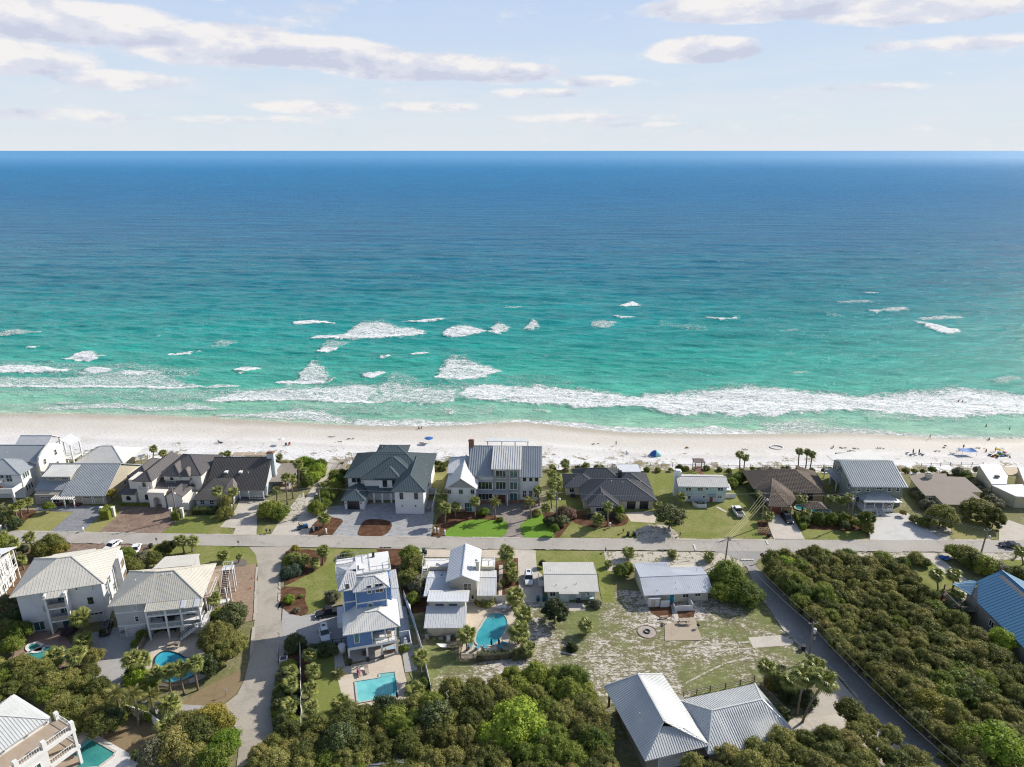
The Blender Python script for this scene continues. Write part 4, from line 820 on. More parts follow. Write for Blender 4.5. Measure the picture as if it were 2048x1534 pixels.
h.wall(-6, 6.4, 1.2, 6.59, 0, 7.6, SW); h.hip(-7, 7.2, .2, 9.5, 7.5, 2.6, RF_BG, 'y')
for u in (2.2, 3.0, 3.8): h.win('r', 6.4, u, 6.3, .6, 1.6, cols=1, gm=GLASS_T)
for u in (2.2, 3.2, 4.2): h.win('r', 6.4, u, 2.5, .6, 1.6, cols=1, gm=GLASS_T)
for u in (-2.6, -.6, 1.6): h.win('f', 1.2, u + 1.5, 6.0, 1.5, 2.0, cols=2, rows=2, gm=GLASS_T)
for u in (-2.6, 1.0): h.win('f', 1.2, u, 2.2, 1.8, 1.9, cols=2, rows=2, gm=GLASS)
h.part('balcony_slab', MB().box(-6, 6.2, -2.6, 1.19, 3.3, 3.6), WHITE); h.wall(-6, 6.2, -2.6, -2.35, 3.6, 4.7, WHITE, 'balcony_parapet'); h.wall(5.95, 6.2, -2.35, 1.19, 3.6, 4.7, WHITE, 'balcony_parapet')
h.cols([(5.9, -2.3), (0, -2.3), (-4, -2.3)], 0, 3.3, .5);
for k in range(9): h.part('pergola_slat', MB().box(-5.5, 2.6, -2.3 + k * .4, -2.18 + k * .4, 6.0, 6.2), WHITE)
h.cols([(2.4, -2.2), (-5, -2.2)], 4.7, 6.0, .25); h.wall(1.5, 2.2, -1.2, -.6, 3.6, 4.6, M('terracotta_pot', (.45, .2, .1)), 'fire_bowl')
h.garage('f', 1.2, -5.0, -1.6, 2.6, M('garage_white', (.6, .6, .6)))
h.gable(4.6, 10.4, 17.4, 22.4, 8.3, 1.9, RF_GALV, 'y'); h.cols([(9.9, 17.8), (9.9, 22), (5.2, 22)], -1.5, 8.3, .35); h.part('terrace_slab', MB().box(5, 10, 17.7, 22, 3.6, 3.9), WHITE); h.rail([(9.8, 17.9), (9.8, 21.9), (5.2, 21.9)], 3.9)
h.gable(-6, 3.4, 17.0, 24, 8.3, 2.0, RF_GALV, 'x'); h.cols([(3.0, 17.4), (3, 23.6)], -1.5, 8.3, .35)
h.vents([(-1.2, 12.5, 10.6), (-2.0, 9.0, 10)])
h = House('metal_roof_cottage', 'low beige cottage with broad grey metal roof, one long shed dormer and two garage doors', 'house', c1(815, 868), c1(1085, 868))
BEIGE = siding('beige_siding', (.42, .38, .30), .3)
h.gwall(-12, 7.0, .5, 18.2, 0, 2.75, 7.3, BEIGE, 'x'); sl = .52; zf = 2.85
h.roof([[(-12.4, 1.6, zf + .72), (-4.6, 1.6, zf + .72), (-4.6, 9.4, 7.75), (-12.5, 9.4, 7.75)], [(-4.6, -.1, zf - .1), (7.4, -.1, zf - .1), (7.4, 9.4, 7.75), (-4.6, 9.4, 7.75)], [(-12.5, 9.4, 7.75), (-4.6, 9.4, 7.75), (7.4, 9.4, 7.75), (7.4, 18.8, 2.9), (-12.5, 18.8, 2.9)]], RF_BG, .42, ribh=.09, ribw=.11)
h.wall(-10.6, -4.0, 4.3, 7.8, 4.4, 6.75, BEIGE, 'dormer_wall'); h.shed(-11.1, -3.4, 3.6, 8.7, 6.6, 7.75, RF_GREY, spacing=.6, name='dormer_roof')
for u in (-9.0, -5.4): h.win('f', 4.3, u, 5.65, 1.7, .5, cols=4)
h.garage('f', .5, .9, 3.3, 2.35, M('garage_beige', (.50, .45, .36)), lights=4); h.garage('f', .5, 4.0, 6.3, 2.35, MATS['garage_beige'], lights=4)
for u in (-9.9, -8.4): h.win('f', .5, u, 1.9, 1.0, .5, cols=2)
h.win('f', .5, -6.4, 1.4, 1.6, 1.8, cols=2); h.door('f', .5, -3.4, .1, 1.1, 2.2, M('dark_green_door', (.05, .08, .06)))
for k in range(12): h.part('pergola_slat', MB().box(-6.2 + k * .5, -6.08 + k * .5, -1.6, .45, 2.55, 2.7), WHITE)
h.cols([(-6, -1.5), (-2.8, -1.5), (-.3, -1.5)], 0, 2.55, .22); h.part('pergola_beam', MB().box(-6.4, .2, -1.6, -1.4, 2.4, 2.548), WHITE)
h.part('brick_planter', MB().box(-9.4, -4.6, -.9, .2, .0, .55).box(-2.4, .4, -.9, .2, 0, .55), M('dark_red_brick', (.16, .05, .045)))
h.win('r', 7.0, 4, 1.6, 1.0, 1.2); h.win('r', 7.0, 10, 1.6, 1.0, 1.2); h.wall(7.02, 8.6, 12.5, 17.8, 0, 2.5, BEIGE, 'porch_wall')
h.shed(6.8, 9.4, 12.0, 18.6, 2.9, 2.7, RF_GREY, name='porch_roof')
h2 = House('pale_hip_house', 'pale house with a faded hip roof behind the beige dormer cottage, next to the sand', 'house', (160, 960), (200, 960))
h2.wall(-3.0, 9.4, 6.0, 15.6, 0, 3.0, BEIGE); h2.hip(-4.4, 10.4, 5, 16.6, 2.9, 3.1, RF_GREY, spacing=.7, ribh=.03); h2.shed(8.2, 13.2, 9.5, 14.2, 2.9, 2.6, RF_GREY, name='porch_roof'); h2.cols([(12.8, 9.9), (12.8, 13.8)], 0, 2.6, .25)
h2.win('r', 9.4, 8, 1.6, 1.2, 1.3)
h = House('stucco_villa', 'cream white stucco villa with dark slate roofs, arched windows and arched entry', 'house', c1(1240, 860), c1(1560, 870))
S_ = STUCCO
h.wall(.1, 4.0, .6, 8, 0, 3.2, S_); h.roof([[(-.6, -.2, 3.1), (4.3, -.2, 3.1), (4.0, 2.6, 4.3), (1.2, 2.6, 4.3)], [(-.6, -.2, 3.1), (1.2, 2.6, 4.3), (1.2, 8, 4.3), (-.6, 8, 3.1)]], RF_SLATE)
arch_win(h, 'f', .6, 2.0, 1.6, 1.3, 1.3)
h.wall(2.2, 8.6, 1.6, 15.4, 0, 6.6, S_); h.wall(4.6, 9.1, .9, 7, 0, 7.0, S_)
h.roof([[(4.1, .3, 6.9), (9.5, .3, 6.9), (7.0, 3.0, 8.6)], [(9.5, .3, 6.9), (9.5, 15.6, 6.9), (7.0, 15.6, 8.6), (7.0, 3.0, 8.6)], [(4.1, .3, 6.9), (7.0, 3.0, 8.6), (7.0, 15.6, 8.6), (4.1, 15.6, 6.9)]], RF_SLATE)
h.hip(-.4, 5.4, 5.0, 15.8, 5.7, 2.0, RF_SLATE); h.wall(.1, 4.9, 5.5, 15.3, 0, 5.7, S_)
arch_win(h, 'f', .9, 6.9, 5.6, 1.0, 1.4); arch_win(h, 'f', .9, 6.9, 1.9, .9, 1.7)
h.part('balcony_slab', MB().box(5.7, 8.4, -.1, .89, 4.2, 4.4), S_); h.rail([(5.8, .85), (5.8, 0), (8.3, 0), (8.3, .85)], 4.4, .9, S_, .3, 'balustrade')
arch_block(h, 8.8, 13.2, -1.2, .55, 0, 4.3, 11.0, 1.05, 2.0, S_); h.part('cornice', MB().box(8.6, 13.4, -1.4, .7, 4.304, 4.55), S_)
h.wall(9.2, 20.2, 5.4, 17.2, 0, 6.9, S_); h.wall(10.4, 15.0, 4.4, 5.39, 0, 6.9, S_)
h.wall(9.12, 13.6, .6, 5.38, 0, 3.4, S_); h.roof([[(9.0, .0, 3.9), (17.6, .0, 3.9), (17.6, 5.4, 5.6), (9.0, 5.4, 5.6)]], RF_SLATE)
arch_win(h, 'f', 4.4, 12.6, 5.6, 1.0, 1.4); h.part('balcony_slab', MB().box(11.2, 14.0, 3.4, 4.39, 4.6, 4.8), S_); h.rail([(11.3, 4.35), (11.3, 3.5), (13.9, 3.5), (13.9, 4.35)], 4.8, .9, S_, .3, 'balustrade')
h.hip(8.6, 20.8, 4.8, 18.0, 6.8, 2.9, RF_SLATE, 'x'); h.hip(9.9, 15.4, 3.9, 12, 6.78, 2.2, RF_SLATE, 'y'); h.hip(14.8, 17.8, 4.0, 8.5, 6.78, 1.6, RF_SLATE, 'y'); h.wall(15.1, 17.4, 4.5, 5.39, 0, 6.78, S_)
h.gwall(13.6, 17.9, -1.0, 5.38, 0, 3.6, 5.0, S_, 'y'); h.gable(13.3, 18.3, -1.4, 5.35, 3.55, 1.5, RF_SLATE, 'y')
arch_win(h, 'r', 20.2, 8.2, 3.0, 1.4, 1.6); h.wall(17.4, 21.4, 17.2, 21, 0, 3.4, S_, 'terrace_wall'); arch_win(h, 'r', 21.4, 18.4, 1.7, 1.5, 2.2); h.rail([(17.5, 20.9), (21.3, 20.9), (21.3, 17.4)], 3.4, .9, S_, .3, 'balustrade')
h.chimney(19.6, 20.3, 18.8, 19.6, 0, 5.4, S_); h.wall(18.2, 20.0, -2.0, 4.0, 0, 2.2, S_, 'garden_wall')
h = House('brown_roof_house', 'pale blue house under a steep dark brown metal roof with two skylights and tall chimney', 'house', c2(215, 895), c2(455, 895))
PB = siding('pale_blue_siding', (.52, .57, .60), .3)
h.gwall(2.2, 16.6, 5.0, 20.4, 0, 2.9, 7.8, PB, 'x')
h.roof([[(.9, 6.0, 4.0), (7.4, 6.0, 4.0), (7.4, 13.0, 8.75), (.7, 13.0, 8.75)], [(7.4, 4.2, 2.8), (17.2, 4.2, 2.8), (16.9, 13.0, 8.75), (7.4, 13.0, 8.75)], [(.7, 13.0, 8.75), (7.4, 13, 8.75), (16.9, 13.0, 8.75), (16.9, 21.2, 3.2), (.7, 21.2, 3.2)]], RF_BRN, .42, ribh=.09, ribw=.1)
h.wall(.3, 9.4, .1, 7.4, 0, 2.75, PB); h.roof([[(-.3, -.7, 2.6), (7.3, -.7, 2.6), (7.4, 3.8, 4.8), (3.2, 5.9, 5.6), (3.2, 5.9, 5.6)], [(-.3, -.7, 2.6), (3.2, 5.9, 5.6), (.6, 7.6, 4.6)], [(7.3, -.7, 2.6), (9.9, .6, 2.7), (9.9, 6, 2.8), (8.2, 6.2, 5.7), (7.4, 3.8, 4.8)], [(3.2, 5.9, 5.6), (7.4, 3.8, 4.8), (8.2, 6.2, 5.7)]], RF_BRN, .42, ribh=.09, ribw=.1)
for u in (1.9, 4.4): h.win('f', .1, u, 1.5, 1.0, 1.1, cols=2, rows=2)
h.wall(10.2, 16.4, 5.9, 6.1, 0, 2.9, PB, 'porch_wall'); h.win('f', 5.9, 11.6, 1.7, 1.0, 1.6, cols=2, rows=2); h.win('f', 5.9, 14.4, 1.6, 1.6, 1.5, cols=3); h.win('f', 5.9, 16.0, 1.6, .6, 1.5, cols=1)
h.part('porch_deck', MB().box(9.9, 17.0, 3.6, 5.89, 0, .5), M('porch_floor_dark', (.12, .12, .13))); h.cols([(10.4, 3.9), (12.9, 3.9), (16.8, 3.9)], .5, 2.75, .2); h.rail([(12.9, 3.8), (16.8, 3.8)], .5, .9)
for u in (5.4, 9.4):
 sk = h.part('skylight', MB().box(u - .45, u + .45, 8.2, 9.6, 6.0, 6.35), FRAME_W)
h.vents([(11.5, 8.6, 6.0)])
h.chimney(15.6, 17.5, 12.5, 13.9, 0, 9.9, PB, M('brick_cap', (.30, .17, .12)))
h.shed(16.7, 22.3, 9.3, 20.4, 2.9, 3.3, RF_SHING, spacing=0, name='side_porch_roof'); h.cols([(21.9, 9.8), (21.9, 13.2), (21.9, 16.6), (21.9, 20)], 0, 2.95, .2); h.rail([(21.9, 9.8), (21.9, 20)], .5, .9); h.part('side_porch_deck', MB().box(16.62, 22, 9.5, 20.2, 0, .5), DECK)
h = House('teal_roof_house', 'large white house with dark teal hip roofs and a roof lookout', 'house', c3(670, 960), c3(965, 962))
h.wall(.1, 7.5, 0, 23, 0, 6.6, WHITE); h.wall(-14.2, 5.5, 8.9, 22.6, 0, 6.4, WHITE); h.wall(-9.4, .05, 7.5, 8.89, 0, 6.4, WHITE)
h.wall(-5.4, .08, 7.0, 7.49, 3.6, 7.0, WHITE); h.wall(-13.8, -8.6, 2.2, 8.89, 0, 2.9, WHITE)
h.hip(-15, 8.3, 7.9, 23.6, 6.45, 4.0, RF_TEAL, 'x', ribh=.09, ribw=.1); h.hip(-10.2, 5.9, 6.7, 19, 6.5, 3.9, RF_TEAL, 'y', ribh=.09, ribw=.1)
h.hip(-.6, 8.25, -.6, 19.9, 6.8, 2.5, RF_TEAL, 'y', ribh=.09, ribw=.1); h.hip(-6.1, .5, 6.4, 13, 7.1, 1.9, RF_TEAL, 'y', ribh=.09, ribw=.1)
h.wall(-7.0, .3, 15.8, 20.6, 8.4, 10.3, WHITE, 'lookout_wall'); h.hip(-7.7, 1.1, 15.1, 21.3, 10.2, 1.2, RF_TEAL, 'x', ribh=.09, ribw=.1, name='lookout_roof')
h.roof([[(-8.3, 5.6, 3.2), (-.65, 5.6, 3.2), (-.65, 7.5, 4.2), (-9.4, 7.5, 4.2), (-8.3, 6.0, 3.4)]] , RF_TEAL, ribh=.09, ribw=.1, name='porch_roof')
h.roof([[(-14.5, 1.6, 2.9), (-8.1, 1.6, 2.9), (-11.2, 4.7, 4.5)], [(-14.5, 1.6, 2.9), (-11.2, 4.7, 4.5), (-11.2, 8.9, 4.5), (-14.5, 8.9, 2.9)], [(-8.1, 1.6, 2.9), (-8.1, 8.9, 2.9), (-11.2, 8.9, 4.5), (-11.2, 4.7, 4.5)]], RF_TEAL, ribh=.09, ribw=.1, name='garage_roof')
h.garage('f', 2.2, -12.9, -10.0, 2.25, M('garage_black', (.025, .026, .03), .3), trim=FRAME_D)
for u in (-13.4, -9.4): h.part('wall_lantern', MB().box(u - .1, u + .1, 2.02, 2.19, 1.7, 2.1), FRAME_D)
h.cols([(-6.7, 5.9), (-4.5, 5.9), (-2.1, 5.9)], 0, 3.25, .42); h.wall(-8.59, .09, 8.3, 8.88, 0, 3.5, WHITE, 'porch_wall')
h.win('f', 8.3, -7.6, 1.9, 1.0, 1.4, fm=FRAME_D); h.win('f', 8.3, -5.6, 1.9, 1.0, 1.4, fm=FRAME_D); h.door('f', 8.3, -3.2, .1, 1.8, 2.6, M('front_door_brown', (.10, .035, .025)), FRAME_D); h.win('f', 8.3, -1.2, 1.9, 1.0, 1.4, fm=FRAME_D)
h.win('f', 8.9, -12.6, 5.35, .9, 1.3, cols=1, fm=FRAME_D); h.win('f', 8.9, -11.3, 5.35, .9, 1.3, cols=1, fm=FRAME_D)
h.win('f', 7.0, -3.8, 5.3, 1.0, 1.9, cols=1, fm=FRAME_D); h.win('f', 7.0, -1.2, 5.3, 1.0, 1.9, cols=1, fm=FRAME_D)
W(h, 'f', 0, c3, 715, 748, 745, 805, cols=1, rows=2, fm=FRAME_D); W(h, 'f', 0, c3, 865, 748, 895, 805, cols=1, rows=2, fm=FRAME_D)
for u in (1.9, 5.4): h.part('wall_lantern', MB().box(u - .1, u + .1, -.2, -.01, 2.2, 2.7), FRAME_D)
h.garage('r', 7.5, 3, 5.6, 2.4, M('garage_white', (.6, .6, .6))); h.win('r', 7.5, 9, 4.6, 1.4, 1.6, fm=FRAME_D)
h.part('air_conditioner', MB().box(7.9, 8.9, 1.3, 2.3, 0, 1.0).tube([(8.4, 1.8, 1.0), (8.4, 1.8, 1.08)], .36, 12), M('ac_grey', (.25, .26, .27))); h.wall(7.52, 9.6, 10.6, 10.8, 0, 2.0, WHITE, 'side_fence'); h.wall(9.5, 9.62, .6, 10.59, 0, 2.0, WHITE, 'side_fence')
h.vents([(-6.3, 18, 10.9), (7.2, 8.6, 7.2), (6.6, 13.6, 7.6)])
h = House('grey_gabled_house', 'tall white and grey house with a three storey window bay and brick chimney', 'house', c3(1200, 935), c3(1490, 940))
WS = siding('white_board_siding', (.66, .665, .66), .32); SHK = siding('grey_shake', (.335, .335, .33), .22, .1)
BRK = surf_mat('red_brown_brick', (.27, .135, .09), (.34, .18, .12), (.22, .15, .12), s=2, fine=8, pav=.35)
h.gwall(.1, 7.4, 0, 14, 0, 7.0, 9.7, WS, 'y'); g_ = MB(); g_.face([(.35, -.06, 7.1), (7.15, -.06, 7.1), (3.75, -.06, 9.5)]); h.part('gable_shingles', g_, SHK)
h.gable(-.4, 8.0, -.5, 14, 6.95, 3.0, RF_GREY, 'y', spacing=.6); h.gable(-.6, 9, 6.6, 17.6, 7.9, 2.2, RF_GALV, 'x', spacing=.6)
h.wall(-.3, 8.6, 7.2, 17, 0, 7.9, WS)
h.gwall(7.5, 24.2, 5.6, 23.2, 0, 8.0, 12.3, WS, 'x'); h.gable(4.9, 24.9, 4.8, 24.2, 7.95, 4.6, metal_roof('roof_seamed_silver', (.36, .39, .41), rough=.4, metal=.2), 'x', spacing=.62, ribh=.14, ribw=.16)
h.wall(11.9, 18.9, 5.0, 13, 0, 10.5, SHK, 'bay_wall')
h.roof([[(11.3, 4.4, 10.35), (17.0, 4.4, 10.35), (17.0, 14.0, 12.75), (11.3, 14.0, 12.75)], [(17.0, 4.4, 10.35), (19.3, 4.4, 10.35), (19.3, 14.0, 12.75), (17.0, 14.0, 12.75)]], metal_roof('roof_pale_silver', (.60, .60, .585), rough=.45, metal=.1), spacing=.62, ribh=.14, ribw=.16, name='bay_roof')
for (u, w, c_) in ((13.9, 2.6, 3), (17.3, 1.9, 2)):
 for z in (8.6, 5.3): h.win('f', 5.0, u, z, w, 2.1, cols=c_, gm=GLASS_T if w < 2 else GLASS)
h.win('f', 5.0, 17.3, 2.1, 1.9, 2.3, cols=2, gm=GLASS_T); h.shed(11.7, 16.0, 3.4, 5.0, 3.5, 4.0, RF_BG, name='entry_roof'); h.door('f', 5.0, 14.0, .15, 1.9, 2.6, M('entry_brown', (.10, .04, .03)), WOOD_R)
h.cols([(12.0, 3.7), (15.7, 3.7)], 0, 3.4, .3); h.part('brick_base', MB().box(15.9, 19.1, 4.8, 4.995, 0, 1.0).box(19.0, 24.3, 5.35, 5.59, 0, .8), BRK)
h.wall(7.6, 11.8, 4.9, 5.59, 0, 6.0, WS); h.win('f', 4.9, 9.7, 5.3, 3.6, 2.1, cols=4); h.win('f', 4.9, 9.7, 2.0, 3.6, 1.9, cols=4); h.shed(7.4, 11.88, 3.9, 4.9, 3.5, 3.9, RF_BG, name='awning_roof'); h.part('brick_base', MB().box(7.5, 11.8, 4.7, 4.895, 0, .9), BRK)
for u in (20.2, 21.9, 23.4): h.win('f', 5.6, u, 6.9, .9, 1.1, cols=1); h.win('f', 5.6, u, 2.6, .95, 2.0, cols=2)
for u in (1.2, 3.8, 6.4): W(h, 'f', 0, c3, 1200 + (u - 1.2) * 46, 712, 1238 + (u - 1.2) * 46, 755, cols=2, rows=1, fm=FRAME_G)
W(h, 'f', 0, c3, 1378, 845, 1450, 935, cols=3, rows=2, gm=GLASS_T); h.door('f', 0, 2.1, .1, 1.4, 2.2, M('door_grey', (.3, .32, .33))); h.part('brick_base', MB().box(.1, 5.0, -.2, -.006, 0, .7), BRK)
h.win('r', 7.4, 2.6, 4.8, 1.0, 1.6, cols=1); h.win('r', 24.2, 9, 6, 1.2, 1.5); h.win('r', 24.2, 14, 6, 1.2, 1.5)
h.chimney(4.6, 6.0, 13.9, 15.0, 7, 14.0, BRK, BRK); h.shed(8.4, 21.2, 24.2, 29.0, 9.7, 8.6, RF_GALV, spacing=.6, name='seaward_roof'); h.cols([(8.8, 28.5), (13, 28.5), (17, 28.5), (20.8, 28.5)], 0, 8.7, .3)
h = House('charcoal_roof_bungalow', 'cream single storey bungalow under sprawling charcoal hip roofs with two black garage doors', 'house', c4(930, 965), c4(1190, 965))
h.wall(.1, 6.6, 0, 9, 0, 2.8, CREAMW); h.roof([[(-1.0, -.7, 2.75), (7.4, -.7, 2.75), (3.1, 3.4, 4.7)], [(7.4, -.7, 2.75), (7.4, 6.0, 2.75), (3.1, 8.0, 4.7), (3.1, 3.4, 4.7)], [(-1.0, -.7, 2.75), (3.1, 3.4, 4.7), (3.1, 8.0, 4.7), (-1.0, 6, 2.75)]], RF_CHAR, ribh=.09, ribw=.1)
h.wall(-1.6, 16.9, 2.9, 12.6, 0, 2.8, CREAMW); h.roof([[(-2.4, 2.2, 2.75), (17.6, 2.2, 2.75), (10.4, 8.8, 5.9), (5.4, 8.8, 5.9)], [(17.6, 2.2, 2.75), (17.2, 12.6, 2.75), (10.4, 8.8, 5.9)], [(17.2, 12.6, 2.75), (-2.4, 14.6, 2.75), (5.4, 8.8, 5.9), (10.4, 8.8, 5.9)], [(-2.4, 2.2, 2.75), (5.4, 8.8, 5.9), (-2.4, 14.6, 2.75)]], RF_CHAR, ribh=.09, ribw=.1)
h.wall(-5.7, -1.61, 10.4, 17.4, 0, 2.8, CREAMW); h.hip(-6.4, 3.4, 9.6, 18.2, 2.78, 1.9, RF_CHAR, 'x', ribh=.09, ribw=.1); h.hip(-3.4, 10.5, 12.2, 21, 2.9, 2.4, RF_CHAR, 'x', ribh=.09, ribw=.1); h.hip(6.0, 17.6, 8.0, 18.5, 2.82, 2.5, RF_CHAR, 'x', ribh=.09, ribw=.1)
h.wall(-2.6, 9.6, 12.7, 20.2, 0, 2.85, CREAMW); h.wall(9.61, 16.9, 12.61, 17.6, 0, 2.8, CREAMW); h.wall(10.5, 15.5, 18.6, 23, 0, 2.9, CREAMW); h.part('flat_roof', MB().box(9.8, 16.2, 18.7, 23.6, 2.9, 3.1), RF_WHITE)
h.garage('f', 2.9, 9.7, 12.1, 2.3, MATS['garage_black']); h.garage('f', 2.9, 13.1, 15.5, 2.3, MATS['garage_black'])
h.chimney(8.7, 9.6, 12.2, 13.1, 4, 6.1, M('chimney_dark', (.05, .05, .055))); h.vents([(-3.6, 12.4, 3.9), (.6, 11.9, 3.9), (6.2, 8, 5.5), (9.2, 7.6, 5.3), (14.6, 10.5, 4.0), (3.5, 2.4, 4.2)])
h.win('f', 10.4, -4.2, 1.6, 1.2, 1.2); h.part('dark_fence', MB().box(-1.1, 7.0, -2.2, -2.1, 0, 1.5), M('charcoal_fence', (.035, .045, .055))); h.part('grill', MB().box(-4.6, -3.4, 8.9, 9.6, 0, 1.1), FRAME_D)
h.win('f', 0, 2.4, 1.5, 2.2, 1.0, cols=3)
h = House('aqua_cottage', 'small pale aqua two storey cottage with white roof and broad white chimney', 'house', c5(235, 835), c5(610, 842))
AQ = siding('aqua_siding', (.46, .60, .58), .3); WB = M('white_block', (.62, .64, .65), .8, .08, 2)
h.wall(-1.6, 9.8, 0, 6.2, 0, 2.35, WB); h.gwall(-2.2, 9.9, -.15, 6.3, 2.352, 4.75, 5.85, AQ, 'x'); h.gable(-3.1, 10.4, -.6, 6.8, 4.85, 1.3, M('roof_white_rib', (.60, .58, .55), .55, .06), 'x', spacing=.5)
h.chimney(-3.4, -1.7, 3.0, 4.6, 0, 7.2, WHITE)
for x0, x1 in ((215, 265), (333, 385), (540, 592)): W(h, 'f', -.15, c5, x0, 690, x1, 722, cols=2, rows=2)
W(h, 'f', -.15, c5, 420, 690, 437, 712, cols=1); W(h, 'f', 0, c5, 235, 775, 260, 805, cols=1, rows=2); W(h, 'f', 0, c5, 388, 772, 404, 793, cols=1); W(h, 'f', 0, c5, 540, 772, 577, 795, cols=2, rows=2)
h.door('f', 0, 6.1, .1, .9, 2.0, M('door_red_brown', (.25, .09, .05))); h.shed(5.1, 7.1, -1.0, -.16, 2.2, 2.5, M('aqua_awning', (.30, .42, .42)), spacing=.25, name='door_awning')
fe = MB();
for (xa, ya, xb, yb) in ((.9, -2.2, 1.8, -3.3), (1.8, -3.3, 4.2, -3.3), (4.2, -3.3, 4.2, -.6), (.9, -2.2, .9, -.3)): h.part('picket_panel', MB().bar((xa, ya, .55), (xb, yb, .55), .06, 1.1), WHITE)
h.part('air_conditioner', MB().box(2.2, 3.1, -2.3, -1.5, .1, 1.0), MATS['ac_grey']); h.part('doormat', MB().box(5.4, 7.0, -1.6, -.6, .03, .06), M('teal_mat', (.05, .28, .24)))
h.wall(10.6, 13.4, 2.4, 2.5, 0, 1.4, WHITE, 'side_fence'); h.shed(9.95, 12.4, 3.4, 6.2, 1.9, 2.5, M('white_canvas', (.7, .7, .7)), spacing=0, name='side_canopy')
h = House('tile_roof_villa', 'tan stucco villa with sprawling brown barrel tile roof and brick red garage door', 'house', c5(1090, 960), c5(1240, 965))
TAN = M('tan_stucco', (.47, .335, .18), .85, .08, .6); TK = dict(spacing=.42, tiles=True, rib=MATS['roof_tile_brown'])
h.wall(-.6, 3.3, 0, 4.2, 0, 2.7, TAN); h.wall(-1.0, 5.6, 4.21, 9, 0, 2.8, TAN); h.wall(-1.6, 15.0, 9.01, 18, 0, 3.0, TAN); h.wall(3.4, 15.4, 7.2, 9.0, 0, 2.9, TAN)
h.roof([[(-1.3, -.9, 2.6), (3.9, -.9, 2.6), (4.1, 2.6, 3.6), (1.0, 5.4, 5.3)], [(3.9, -.9, 2.6), (6.9, 3.4, 2.9), (6.9, 8, 3.2), (2.4, 9.8, 5.4), (1.0, 5.4, 5.3)], [(-1.3, -.9, 2.6), (1.0, 5.4, 5.3), (2.4, 9.8, 5.4), (-2.6, 9, 2.7)]], RF_TILE, **TK)
h.roof([[(-2.8, 8.2, 2.9), (4.8, 6.6, 3.0), (15.6, 6.6, 3.0), (9.4, 13.4, 6.6), (4.2, 13.4, 6.6)], [(15.6, 6.6, 3.0), (16.2, 19.0, 3.0), (9.4, 13.4, 6.6)], [(16.2, 19.0, 3.0), (-3.2, 19.0, 3.0), (4.2, 13.4, 6.6), (9.4, 13.4, 6.6)], [(-2.8, 8.2, 2.9), (4.2, 13.4, 6.6), (-3.2, 19.0, 3.0)]], RF_TILE, **TK)
h.roof([[(12, 14, 3.2), (17.4, 11.5, 2.8), (17.8, 20.5, 2.8), (12, 20.5, 4.6)]], RF_TILE, **TK); h.wall(15.01, 17.0, 12, 19.8, 0, 2.7, TAN)
h.garage('f', 0, -.3, 2.2, 2.15, M('garage_brick_red', (.30, .10, .055))); h.cols([(2.85, -.4), (-.5, -.4)], 0, 2.5, .35, TAN)
h.wall(3.4, 5.0, .2, 2.0, 0, 2.1, TAN, 'gate_wall'); h.win('f', 7.2, 9.6, 1.7, 1.2, 1.6, fm=FRAME_D); h.win('f', 7.2, 12.0, 1.7, 1.2, 1.9, fm=FRAME_D)
g = empty('pool_gazebo', h.o + Vector((10.9, -.4, 0)), h.a, 'small brown hip roofed pool gazebo beside the tan villa', 'gazebo')
hg = House.__new__(House); hg.root = g; hg.o = Vector(g.location); hg.a = h.a
hg.hip(-2.9, 2.4, -1.8, 2.0, 2.6, 1.1, RF_TILE, 'x', spacing=.42, tiles=True, rib=RF_TILE); hg.cols([(-2.4, -1.4), (2, -1.4), (2, 1.6), (-2.4, 1.6)], 0, 2.6, .28, TAN)
h = House('sage_green_house', 'sage green two storey house with steep ribbed grey roof and white trimmed porch', 'house', c6(400, 880), c6(780, 885))
SG = siding('sage_siding', (.25, .285, .235), .28)
h.wall(-3.1, 9.6, 0, 8.0, 0, 6.1, SG); h.wall(-1.5, 9.6, 8.01, 17, 0, 7.9, SG); pb_ = MB(); [pb_.face(q) for q in ([(-3.1, .02, 6.1), (-3.1, 8.4, 6.1), (-3.1, 8.4, 9.05)], [(9.6, .02, 6.1), (9.6, 8.4, 9.05), (9.6, 8.4, 6.1)], [(-3.1, 8.4, 6.1), (9.6, 8.4, 6.1), (9.6, 8.4, 9.05), (-3.1, 8.4, 9.05)])]; h.part('gable_wall', pb_, SG); RSV = metal_roof('roof_ribbed_silver', (.40, .43, .45), rough=.4, metal=.15)
h.roof([[(-4.2, -.7, 6.05), (10.5, -.7, 6.05), (10.5, 8.45, 9.35), (-4.2, 8.45, 9.35)], [(-4.2, 8.45, 9.35), (10.5, 8.45, 9.35), (10.5, 11, 8.4), (-4.2, 11, 8.4)]], RSV, .58, ribh=.14, ribw=.2); h.roof([[(-4.9, 11.05, 8.3), (9.6, 11.05, 8.3), (9.6, 19, 8.1), (-4.9, 14.5, 8.1)]], RF_GREY, spacing=0, name='seaward_roof')
for x0 in (345, 435, 655, 742): W(h, 'f', 0, c6, x0, 695, x0 + 24, 728, cols=1, rows=2)
for x0 in (537, 567): W(h, 'f', 0, c6, x0, 690, x0 + 22, 708, cols=1)
W(h, 'f', 0, c6, 330, 782, 355, 835, cols=1, rows=2)
h.roof([[(-1.9, -3.6, 3.1), (6.3, -3.6, 3.1), (5.0, -.05, 4.3), (1.0, -.05, 4.3)], [(6.3, -3.6, 3.1), (8.3, -3.2, 3.0), (5.0, -.05, 4.3)], [(-1.9, -3.6, 3.1), (1.0, -.05, 4.3), (-2.0, -.05, 3.1)]], RF_BG, .4, name='porch_roof')
